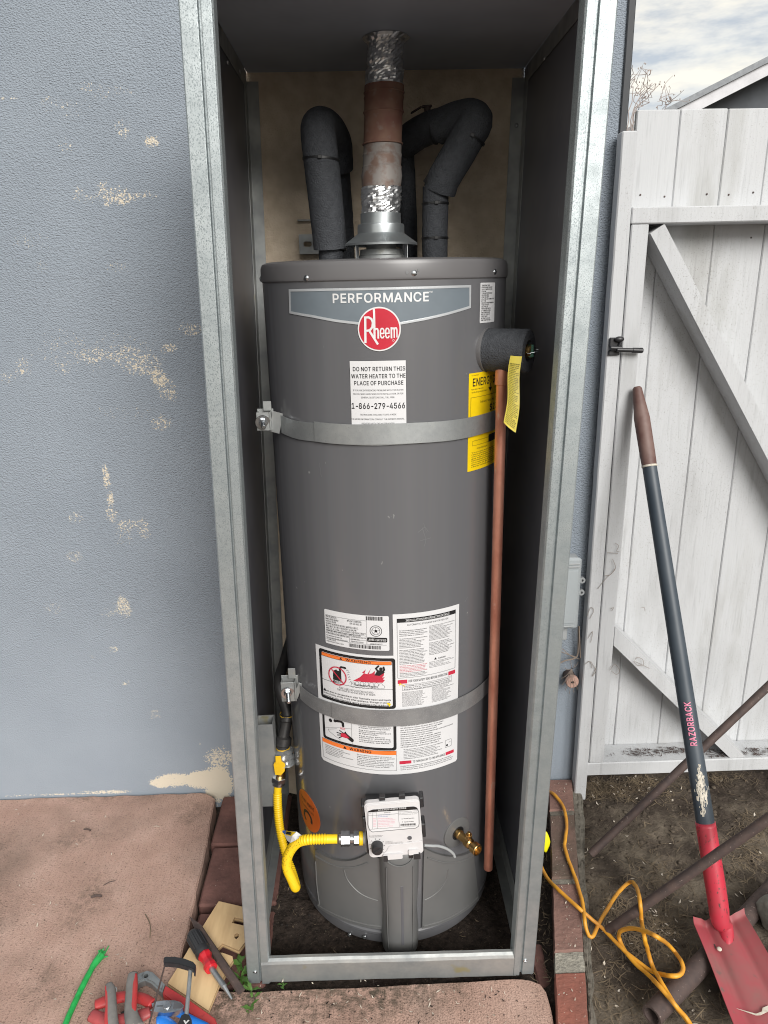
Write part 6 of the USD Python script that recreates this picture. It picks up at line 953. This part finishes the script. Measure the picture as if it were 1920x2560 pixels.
# ------------------------------------------------------------------ extension cord
def seg_near(q, a, b):
    ab = (b-a)[:2]; t_ = np.clip(((q-a)[:2]@ab)/(ab@ab), 0, 1); return np.linalg.norm(q[:2]-a[:2]-ab*t_), a[2]+(b-a)[2]*t_
def onz(p): # height of whatever the cord lies on
    d1, _ = seg_near(at_z(p, .035), pa, pb_+pd*.06)
    if d1 < .030: return .039
    d2, zr_ = seg_near(at_z(p, .02), r2a, r2b)
    if d2 < .016: return zr_+.017
    q = at_z(p, .0); x, y = q[:2]
    if y < .29 and edge_l(y)[0]-.004 < at_z(p, .022)[0] < edge_r(y)[0]+.004: return .029
    if y < .29 and at_z(p, .022)[0] < edge_l(y)[0]: return .004
    return .004 if x < edge_r(min(y, .28))[0]+.05 else -.004
path1 = [(150, 190), (185, 208), (225, 228), (262, 268), (292, 320), (308, 380), (313, 450), (303, 530), (298, 580), (318, 650), (345, 720), (372, 800), (392, 860), (412, 930), (425, 1000), (432, 1070), (445, 1140), (465, 1182), (488, 1180), (508, 1140), (540, 1070), (590, 985), (640, 910), (690, 850), (738, 815), (772, 838), (792, 890), (806, 980), (815, 1080), (832, 1180), (858, 1290), (893, 1390), (935, 1470), (985, 1550), (1040, 1640), (1095, 1715), (1150, 1790), (1230, 1900)]
path2 = [(1235, 1915), (1160, 1800), (1105, 1715), (1040, 1640), (985, 1575), (920, 1500), (850, 1430), (780, 1370), (720, 1300), (680, 1235), (660, 1180), (672, 1148), (715, 1130), (780, 1133), (850, 1150), (920, 1185), (985, 1230), (1040, 1290), (1080, 1350), (1092, 1400), (1070, 1438), (1010, 1445), (930, 1428), (860, 1400), (790, 1350), (720, 1295), (640, 1220), (560, 1135), (480, 1065), (400, 995), (320, 925), (250, 860), (190, 800), (150, 730), (135, 690)]
def lift(path, base=0.0):
    z = np.array([onz(c6(*p)) for p in path]); z = np.maximum(z, np.convolve(np.pad(z, 1, mode='edge'), [.3, .4, .3], 'valid')); z = np.maximum(z, 0); return [at_z(c6(*p), float(q)+base) for p, q in zip(path, z)]
pa_ = lift(path1, .002); pb2 = lift(path2, .006)
for i, p in enumerate(path1):
    if p in ((772, 838), (792, 890), (806, 980), (815, 1080)):
        d = ray(*c6(*p)); w_ = np.cross(d, unit(r2b-r2a)); nn = np.cross(unit(r2b-r2a), w_); t_ = ((r2a-CAM)@nn)/(d@nn); k_ = {838: .55, 890: .8, 980: 1, 1080: .75}[p[1]]; q0 = at_z(c6(*p), .006); q1 = CAM+d*(t_-.020); pa_[i] = q0*(1-k_)+q1*k_ if q1[2] > 0 else q0
CP = resample(spline(pa_+[pa_[-1]+[.05, -.06, 0], pb2[0]+[.03, -.05, 0]]+pb2, 8), .006)
solo('extension_cord', wobble(tube(CP, .0046, 12), .0016, 30, 5), m_cord, 'amber yellow extension cord looping over the bricks and soil', 'cord', smooth=True)
yb_ = at_z(c6(190, 640), .0); q = hull([yb_+[0, .0, .004]]+[yb_+np.array([x, y, z]) for x, y, z in ((-.02, .01, .005), (.006, 0, .006), (-.02, .03, .03), (.009, .008, .03), (-.004, .018, .075), (-.018, .03, .08), (.006, .02, .05), (-.025, .0, .03))]); q = trimesh.Trimesh(*trimesh.remesh.subdivide_loop(q.vertices, q.faces, iterations=2), process=False)
solo('float_plug', q, m_lime, 'bright yellow plastic plug head peeping out behind the right cabinet post', 'plug', smooth=True)

# ------------------------------------------------------------------ tools and scraps on the slab, lower left
def zt(x, y, z): return at_z(z1(x, y), z)
def plate(pts, z0, z1v, name, label, holes=(), tilt=(0, 0)):
    P = Polygon([zt(*p, z1v)[:2] for p in pts], [[zt(*p, z1v)[:2] for p in h] for h in holes]).buffer(0); t = thing(name, label, 'plywood', (*P.centroid.coords[0], z0), group='plywood offcuts on the ground')
    f = lambda a, b, g=0.: (lambda m_: (m_.apply_translation((0, 0, a)), m_)[1])(extr(P.buffer(-g), b-a))
    def tl(m_): v = np.array(m_.vertices); c = P.centroid.coords[0]; v[:, 2] += tilt[0]*(v[:, 0]-c[0])+tilt[1]*(v[:, 1]-c[1]); m_.vertices = v; return m_
    part(t, 'face', tl(f(z1v-.0014, z1v, .0003)), m_ply)
    for k_ in range(3): part(t, 'ply', tl(f(z0+k_*(z1v-.0014-z0)/3+.0001, z0+(k_+1)*(z1v-.0014-z0)/3-.0002, .0 if k_ % 2 else .0008)), m_ply_edge if k_ % 2 == 0 else m_ply)
    return t
plate([(1250, 45), (1475, 97), (1560, 120), (1580, 235), (1490, 212), (1393, 190), (1372, 242), (1492, 268), (1590, 290), (1500, 400), (1432, 488), (1283, 425), (1240, 470), (1150, 400), (1105, 275)], .006, .020, 'plywood_scrap', 'notched plywood offcut with a knot hole, pushed against the cabinet post', holes=[[(1395, 345), (1412, 333), (1435, 345), (1430, 368), (1408, 388), (1392, 375)]])
plate([(985, 465), (1130, 490), (1290, 512), (1375, 543), (1382, 575), (1345, 625), (1310, 705), (1255, 795), (1205, 920), (1158, 1035), (1085, 985), (990, 920), (790, 785), (850, 690), (930, 560)], .013, .026, 'plywood_scrap', 'plain plywood offcut lying under the screwdriver and red handle')
ba, bb, bc_ = zt(985, 180, .040), zt(1075, 300, .040), zt(1455, 862, .028); bd = unit(bc_-bb)
cl = thing('pry_bar', 'dark rusty steel bar with tapered point, beside the screwdriver', 'bar', bc_)
part(cl, 'bar', [wobble(tube(resample(np.array([bb, bc_]), .01), .0092, 8, flat=.55, ref=(0, 0, 1)), .0006, 40), hull([ba]+[bb+np.cross(bd, [0, 0, 1.])*s+[0, 0, h] for s in (-.0085, .0085) for h in (-.004, .004)])], m_iron)
sd = thing('screwdriver', 'screwdriver with black grip and red collar lying on the plywood', 'screwdriver', zt(1100, 500, .04))
s0, s1, s2, s3, s4, s5 = zt(1010, 330, .046), zt(1122, 530, .045), zt(1140, 565, .045), zt(1185, 655, .044), zt(1300, 818, .040), zt(1370, 930, .030); ax = unit(s1-s0)
part(sd, 'grip', tube(resample(np.array([s0, s0+ax*.003, s0+ax*.008, s0*.5+s1*.5, s1-ax*.012, s1-ax*.01, s1]), .004), np.interp(np.linspace(0, 1, len(resample(np.array([s0, s1]), .004))), [0, .06, .16, .5, .84, .86, .93, 1], [.010, .0145, .0170, .0172, .0172, .0182, .0182, .016])[:len(resample(np.array([s0, s0+ax*.003, s0+ax*.008, s0*.5+s1*.5, s1-ax*.012, s1-ax*.01, s1]), .004))] if True else .016, 20), m_black_plastic)
gr = [tube(np.array([s0+ax*.012, s1-ax*.016])+(unit(np.cross(ax, [0, 0, 1.]))*math.cos(a_)+unit(np.cross(np.cross(ax, [0, 0, 1.]), ax))*math.sin(a_))*.0168, .0020, 6) for a_ in np.linspace(.1, 3.0, 6)]; part(sd, 'grip_rib', gr, m_black_plastic)
P = resample(np.array([s1, s3]), .002); tt = np.linspace(0, 1, len(P)); part(sd, 'collar', tube(P, np.interp(tt, [0, .1, .35, .55, .8, 1], [.0150, .0155, .0115, .0118, .0150, .0140]), 8), m_screw_red)
part(sd, 'shank', [tube(np.array([s3-ax*.003, s4]), .0062, 16), tube(np.array([s4-ax*.002, s4+(s5-s4)*.12, s4+(s5-s4)*.55, s5]), [.0058, .0045, .0034, .0020], 12)], m_tool_steel)
def weed(label, px, n, ln, z0):
    t = []
    for k_ in range(n):
        x, y = px[k_ % len(px)]; b = zt(x+RNG.normal(0, 8), y+RNG.normal(0, 8), z0); a_ = RNG.uniform(0, 6.28); L = ln*RNG.uniform(.6, 1.2); d_ = np.array([math.cos(a_), math.sin(a_), RNG.uniform(.25, 1.0)]); s_ = np.array([-math.sin(a_), math.cos(a_), 0.]); m_ = 7; V = []
        for i in range(m_):
            f = i/(m_-1); w = L*.16*math.sin(min(1, f*1.05+.08)*math.pi)*(1+.35*math.sin(f*17)); c_ = b+d_*L*f-np.array([0, 0, 1])*L*.45*f*f+[0, 0, .002]; V += [c_-s_*w+[0, 0, w*.25], c_, c_+s_*w+[0, 0, w*.25]]
        Fs = []
        for i in range(m_-1):
            for j in range(2): Fs += [(3*i+j, 3*i+j+1, 3*i+3+j+1), (3*i+j, 3*i+3+j+1, 3*i+3+j)]
        t.append(trimesh.Trimesh(V, Fs, process=False))
    solo('weed', t, m_leaf, label, 'weed', group='weeds round the cabinet foot', smooth=True)
weed('green weed growing at the foot of the left cabinet post', [(1455, 620), (1470, 690), (1440, 740), (1490, 750), (1465, 660)], 18, .034, .0)
weed('narrow green weed sprouting from the slab joint below the post', [(1545, 850), (1550, 930), (1548, 1000), (1545, 1040)], 13, .024, .008)
weed('tiny green weed under the cabinet sill', [(1815, 815), (1840, 812)], 6, .013, .006)
# green rope end
gpz = [zt(-160, 1220, .018), zt(-60, 990, .018), zt(5, 850, .018), zt(60, 740, .018), zt(120, 630, .019), zt(160, 575, .02), zt(195, 530, .021)]; P = resample(spline(gpz, 8), .004); gt_ = thing('green_rope', 'bright green rope end lying on the pink slab', 'rope', P[-1])
part(gt_, 'rope', wobble(tube(P, np.interp(np.linspace(0, 1, len(P)), [0, .8, .9, 1], [.0062, .0062, .0080, .0084]), 14), .001, 90), m_green)
part(gt_, 'frayed_end', [tube(spline([P[-8]+RNG.normal(0, .003, 3), P[-1]+RNG.normal(0, .004, 3), P[-1]+unit(P[-1]-P[-5])*RNG.uniform(.004, .012)+RNG.normal(0, .005, 3)], 3), .0014, 5) for _ in range(16)], m_green)
# hand tools
def limb(pts, rs, mat, t, name, seg=14, flat=.7): P = spline([zt(*p) for p in pts], 8); return part(t, name, tube(P, np.interp(np.linspace(0, 1, len(P)), np.linspace(0, 1, len(rs)), rs), seg, flat=flat, ref=(0, 0, 1)), mat, smooth=True)
pw = thing('pipe_wrench', 'red handled wrench with an arched cast grey head, partly under pliers', 'wrench', zt(700, 780, .03))
hd_ = [(405, 880), (440, 800), (480, 715), (530, 680), (600, 655), (650, 668), (700, 715), (762, 780), (740, 855), (690, 818), (640, 770), (585, 745), (530, 765), (495, 805), (440, 860), (415, 885)]; pz = Polygon([zt(*p, .034)[:2] for p in hd_], [[(lambda c: (c[0]+.0050*math.cos(a_), c[1]+.0050*math.sin(a_)))(zt(592, 702, .034)) for a_ in np.linspace(0, 6.1, 14)]]).buffer(0)
q = extr(pz, .014); q.apply_translation((0, 0, .014)); q2 = extr(pz.buffer(-.004), .003); q2.apply_translation((0, 0, .0282)); part(pw, 'head', [q, q2], m_cast)
hb_ = [(765, 788), (815, 815), (1000, 930), (1225, 1090), (1245, 1140), (1400, 1250), (1330, 1290), (1200, 1210), (980, 1070), (830, 960), (745, 900), (735, 870)]; pz = Polygon([zt(*p, .040)[:2] for p in hb_]).buffer(0); q = extr(pz.buffer(-.002), .010); q.apply_translation((0, 0, .027)); q2 = extr(pz.buffer(-.006).buffer(.002), .003); q2.apply_translation((0, 0, .0371)); part(pw, 'handle', [q, q2], m_tool_red)
dc_ = thing('diagonal_cutters', 'diagonal cutters with red grips and bright pitted jaws', 'pliers', zt(780, 1000, .05))
jw = Polygon([zt(*p, .060)[:2] for p in ((645, 970), (690, 950), (780, 940), (850, 940), (905, 955), (940, 990), (925, 1015), (850, 1045), (760, 1055), (690, 1045), (632, 1035), (660, 1015))]); q = extr(jw, .013); q.apply_translation((0, 0, .047)); part(dc_, 'jaws', [q, cyl(zt(785, 990, .060), zt(785, 990, .060)+[0, 0, .0025], .0085, 24, .001)], m_chrome)
jb = Polygon([zt(*p, .0612)[:2] for p in ((838, 1010), (850, 955), (905, 962), (935, 992), (905, 1008), (850, 1015))]); q = extr(jb, .0012); q.apply_translation((0, 0, .0601)); part(dc_, 'cutting_face', q, m_ink_grey); part(dc_, 'jaw_slot', [beam(zt(690, 992, .0602), zt(768, 990, .0602), .0018, .0012)], m_ink)
limb([(655, 975, .052), (560, 925, .05), (440, 905, .048), (330, 920, .046), (220, 955, .044), (140, 985, .042)], [.011, .0115, .0115, .0125, .0125, .0115], m_tool_red, dc_, 'grip')
limb([(635, 1040, .052), (560, 1075, .05), (430, 1110, .048), (300, 1125, .046), (180, 1105, .044), (105, 1075, .042)], [.011, .013, .0125, .0125, .0130, .0125], m_tool_pink, dc_, 'grip')
gp2 = thing('grey_red_pliers', 'pliers with two upright grey and red grips, jaws out of frame below', 'pliers', zt(370, 1000, .06))
limb([(258, 795, .074), (272, 850, .073), (280, 960, .072), (285, 1080, .070), (300, 1200, .066)], [.0075, .0110, .0110, .0115, .012], m_tool_grey, gp2, 'grip'); limb([(238, 812, .076), (246, 880, .076), (250, 980, .075), (240, 1100, .073), (245, 1200, .069)], [.0030, .0045, .0045, .0045, .005], m_tool_red, gp2, 'grip_inlay')
limb([(478, 700, .074), (470, 780, .073), (462, 900, .072), (455, 1000, .071), (470, 1110, .069), (510, 1200, .066)], [.0100, .0120, .0120, .0120, .0145, .016], m_tool_grey, gp2, 'grip'); limb([(498, 705, .077), (494, 800, .077), (488, 920, .076), (482, 1020, .075), (490, 1090, .073)], [.0040, .0062, .0062, .0060, .004], m_tool_red, gp2, 'grip_inlay')
part(gp2, 'handle_ring', torus(zt(310, 845, .07), unit(CAM-zt(310, 845, .07)), .0042, .0014, 20, 8), m_tool_steel); part(gp2, 'pivot', hull([zt(*p, z) for p in ((280, 1190), (520, 1190), (480, 1290), (330, 1290)) for z in (.058, .066)]), m_tool_steel)
bp_ = thing('blue_pliers', 'blue gripped pliers half hidden under the saw frame', 'pliers', zt(980, 1080, .04))
limb([(850, 1045, .044), (930, 1075, .044), (1030, 1125, .044), (1130, 1175, .043), (1200, 1215, .042)], [.0070, .0075, .0075, .0075, .007], m_tool_blue, bp_, 'grip'); limb([(690, 1135, .046), (735, 1125, .046), (790, 1150, .046), (850, 1200, .046), (920, 1260, .045)], [.0095, .0110, .0105, .0105, .010], m_tool_blue, bp_, 'grip'); part(bp_, 'jaws', hull([zt(*p, z) for p in ((920, 1250), (1210, 1215), (1240, 1280), (1000, 1330)) for z in (.038, .048)]), m_tool_steel)
hs = thing('hacksaw', 'small hacksaw frame with black top bar and grey arms standing over the tools', 'saw', zt(880, 800, .09))
t0, t1 = (lambda a, b: (a, b))(zt(762, 570, .105), zt(1036, 645, .105)); hb2 = [(748, 585), (752, 548), (775, 538), (860, 540), (940, 555), (1020, 585), (1046, 615), (1040, 690), (1022, 685), (1018, 655), (975, 640), (880, 612), (790, 602), (752, 604)]
pz = Polygon([zt(*p, .118)[:2] for p in hb2]).buffer(0); q = extr(pz.buffer(-.0006), .010); q.apply_translation((0, 0, .106)); q2 = extr(pz.buffer(-.0025), .0015); q2.apply_translation((0, 0, .1161)); part(hs, 'top_bar', [q, q2], m_black_plastic)
part(hs, 'thin_arm', beam(zt(772, 595, .110), zt(612, 1200, .085), .0030, .0052), m_iron); part(hs, 'flat_arm', beam(zt(998, 645, .110), zt(958, 1085, .088), .0085, .0042), m_tool_steel)
part(hs, 'lower_grip', [hull([zt(*p, z) for p in ((915, 1075), (945, 1060), (985, 1072), (1008, 1120), (1012, 1230), (880, 1230), (888, 1140)) for z in (.076, .092)])], m_black_plastic)
part(hs, 'grip_mark', lay(Plane(zt(955, 1140, .0930), (1, 0, 0), (0, 1, 0)), extr(unary_union([Polygon([(-.006, .004), (0, -.004), (.006, .004), (.003, .005), (0, 0), (-.003, .005)])]), .0004), 0, 0), m_white_print)
solo('black_button', cyl(zt(392, 1062, .013), zt(392, 1062, .018), .0055, 16, .001), m_ink, 'small black disc lying between the plier grips', 'disc')

# ------------------------------------------------------------------ bits lying about
def blades(n, gen, lmin, lmax, wmin, wmax, zoff=.003):
    out_v, out_f = [], []
    for _ in range(n):
        p = gen()
        if p is None: continue
        a_ = RNG.uniform(0, 6.283); L = RNG.uniform(lmin, lmax); w = RNG.uniform(wmin, wmax); d_ = np.array([math.cos(a_), math.sin(a_), RNG.normal(0, .12)]); s_ = np.array([-math.sin(a_), math.cos(a_), 0]); c_ = p+[0, 0, zoff+abs(d_[2])*L*.5]; k = s_*RNG.normal(0, .12)*L; i = len(out_v)
        out_v += [c_-d_*L/2-s_*w*.3, c_-d_*L/2+s_*w*.3, c_+k+s_*w+[0, 0, w*.6], c_+k-s_*w+[0, 0, w*.3], c_+d_*L/2+[0, 0, RNG.uniform(0, .006)]]; out_f += [(i, i+1, i+2), (i, i+2, i+3), (i+3, i+2, i+4)]
    return trimesh.Trimesh(out_v, out_f, process=False)
def dirt_pt(x, y): return None if (y < .29 and edge_l(y)[0] < x < edge_r(y)[0]+.02) else np.array([x, y, gh(x, y)])
def scatter(clumps):
    def g():
        c_ = clumps[RNG.choice(len(clumps), p=np.array([c[4] for c in clumps])/sum(c[4] for c in clumps))]; p = at_z(c6(c_[0]+RNG.normal(0, c_[2]), c_[1]+RNG.normal(0, c_[3])), -.02); return dirt_pt(*p[:2]) if p[1] < .36 and p[0] > edge_r(min(p[1], .28))[0] else None
    return g
cl_ = [(640, 190, 130, 45, 26), (500, 180, 60, 40, 14), (830, 150, 90, 35, 9), (960, 210, 100, 50, 5), (620, 1000, 60, 70, 7), (960, 1060, 90, 70, 12), (820, 1220, 120, 60, 14), (1050, 1330, 60, 50, 7), (900, 770, 120, 60, 5), (1560, 420, 80, 70, 8), (1560, 600, 60, 90, 6), (900, 1650, 250, 80, 8), (600, 1550, 60, 100, 4), (800, 800, 350, 380, 22), (1300, 130, 160, 30, 10), (1480, 700, 100, 150, 8)]
solo('dead_grass', blades(3000, scatter(cl_), .010, .045, .0004, .0013), m_straw, 'dry straw and dead grass strewn over the soil by the gate', 'dead grass', kind='stuff', smooth=False)
solo('pale_litter', blades(130, scatter(cl_+[(800, 900, 400, 450, 60)]), .004, .014, .0012, .003), m_pale_bits, 'pale chips and dry leaf flakes scattered on the soil', 'litter', kind='stuff', smooth=False)
def clod(p, r_, i): q_ = trimesh.creation.icosphere(subdivisions=1, radius=1.0); q_.vertices = q_.vertices*r_*np.array([1, .85, .6]); q_ = wobble(q_, r_*.35, .9/r_, i); q_.apply_translation(p); return q_
gen_ = scatter([(900, 900, 420, 480, 1), (1300, 400, 250, 200, 1), (700, 500, 160, 200, 1)])
solo('soil_clods', [clod(p, RNG.uniform(.0025, .0085)*RNG.uniform(.5, 1), i) for i, p in enumerate(q for q in (gen_() for _ in range(420)) if q is not None)], m_clod, 'small clods and pebbles of earth strewn over the yard soil', 'clods', kind='stuff', smooth=True)
def inside_pt(): a_ = RNG.uniform(-1.9, 1.9); r_ = RNG.uniform(HR+.006, .36); x, y = r_*math.sin(a_), -r_*math.cos(a_); return np.array([x, y, max(gh(x, y), 0)]) if -.31 < x < .27 and -.285 < y < .28 else None
solo('cabinet_debris', blades(120, inside_pt, .003, .018, .0004, .0014, .001), m_straw, 'dry scraps lying on the darker soil inside the cabinet', 'litter', kind='stuff', smooth=False)
solo('cabinet_debris', [trimesh.Trimesh(*(lambda m_: (m_.vertices, m_.faces))(wobble(ball(p, RNG.uniform(.0012, .0034), 1, (1, 1, .7)), .0012, 220, i))) for i, p in enumerate([q for q in (inside_pt() for _ in range(90)) if q is not None])], m_dark_soil, 'dark crumbs of soil on the cabinet floor', 'soil crumbs', kind='stuff', smooth=False)
for px, lab in (((487, 990), 'nut'), ((567, 990), 'nut'), ((645, 1002), 'nut')):
    b_ = at_z(c4(*px), .003); part(wh, 'base_screw', screw(JACKET.to3(*JACKET.un(c4(*px)), .0), (b_[0], b_[1], 0), .0042), m_chrome)
def gap_pt(): y = RNG.uniform(-.33, .29); x = edge_l(y)[0]-RNG.uniform(.005, .06); return np.array([x, y, gh(x, y)])
solo('gap_litter', blades(260, gap_pt, .006, .025, .0005, .0016), m_straw, 'dry scraps in the dark gap between cabinet and bricks', 'litter', kind='stuff', smooth=False)
def slab_bits(label, px, L, w, mat, ang, cat='twig'):
    p = at_z(c5(*px), .015); d_ = np.array([math.cos(ang), math.sin(ang), 0]); s_ = np.array([-d_[1], d_[0], 0]); solo('twig', tube(spline([p-d_*L/2, p+s_*L*.08+[0, 0, .001], p+d_*L/2], 6), w, 6), mat, label, cat)
slab_bits('short dark twig lying near the middle of the pink slab', (568, 638), .030, .0010, m_iron, .5)
slab_bits('bent dry stem on the slab left of the screwdriver', (765, 860), .075, .0011, m_straw, -1.15)
slab_bits('grey green dead leaf curl on the slab, left of the twig', (500, 708), .026, .0028, m_iron, .1, 'leaf')
slab_bits('pale straw on the slab near the wall', (378, 318), .012, .0010, m_pale_bits, .1)
slab_bits('small dark leaf scrap on the slab under the wall', (452, 362), .022, .0022, m_iron, -.25, 'leaf')
slab_bits('pale bent straw on the slab near the wall', (812, 345), .016, .0009, m_pale_bits, -.1)
def slab_pt(): 
    p = at_z((RNG.uniform(0, 560), RNG.uniform(1990, 2560)), .013); return p if p[0] < -.53 else None
def slab_front(): 
    p = at_z((RNG.uniform(640, 1380), RNG.uniform(2450, 2560)), .013); return p if p[0] < .26 else None
solo('slab_specks', [blades(70, slab_pt, .003, .012, .0004, .0015, .0012), blades(60, slab_front, .003, .014, .0004, .0016, .0012)], m_pale_bits, 'tiny pale specks and straws on the pink slab', 'litter', kind='stuff', smooth=False)
solo('slab_specks', [blades(50, slab_pt, .002, .007, .0005, .0013, .0008), blades(60, slab_front, .003, .010, .0006, .0018, .0008)], m_dark_soil, 'dark crumbs and moss bits on the pink slab', 'litter', kind='stuff', smooth=False)
def brick_pt(): y = RNG.uniform(-.5, .28); f = RNG.uniform(.08, .92); p = edge_l(y)*(1-f)+edge_r(y)*f; return np.array([*p, .022])
solo('brick_specks', blades(60, brick_pt, .002, .006, .0006, .0016, .0012), m_pale_bits, 'pale chips and crumbs lying on the brick row', 'litter', kind='stuff', smooth=False)
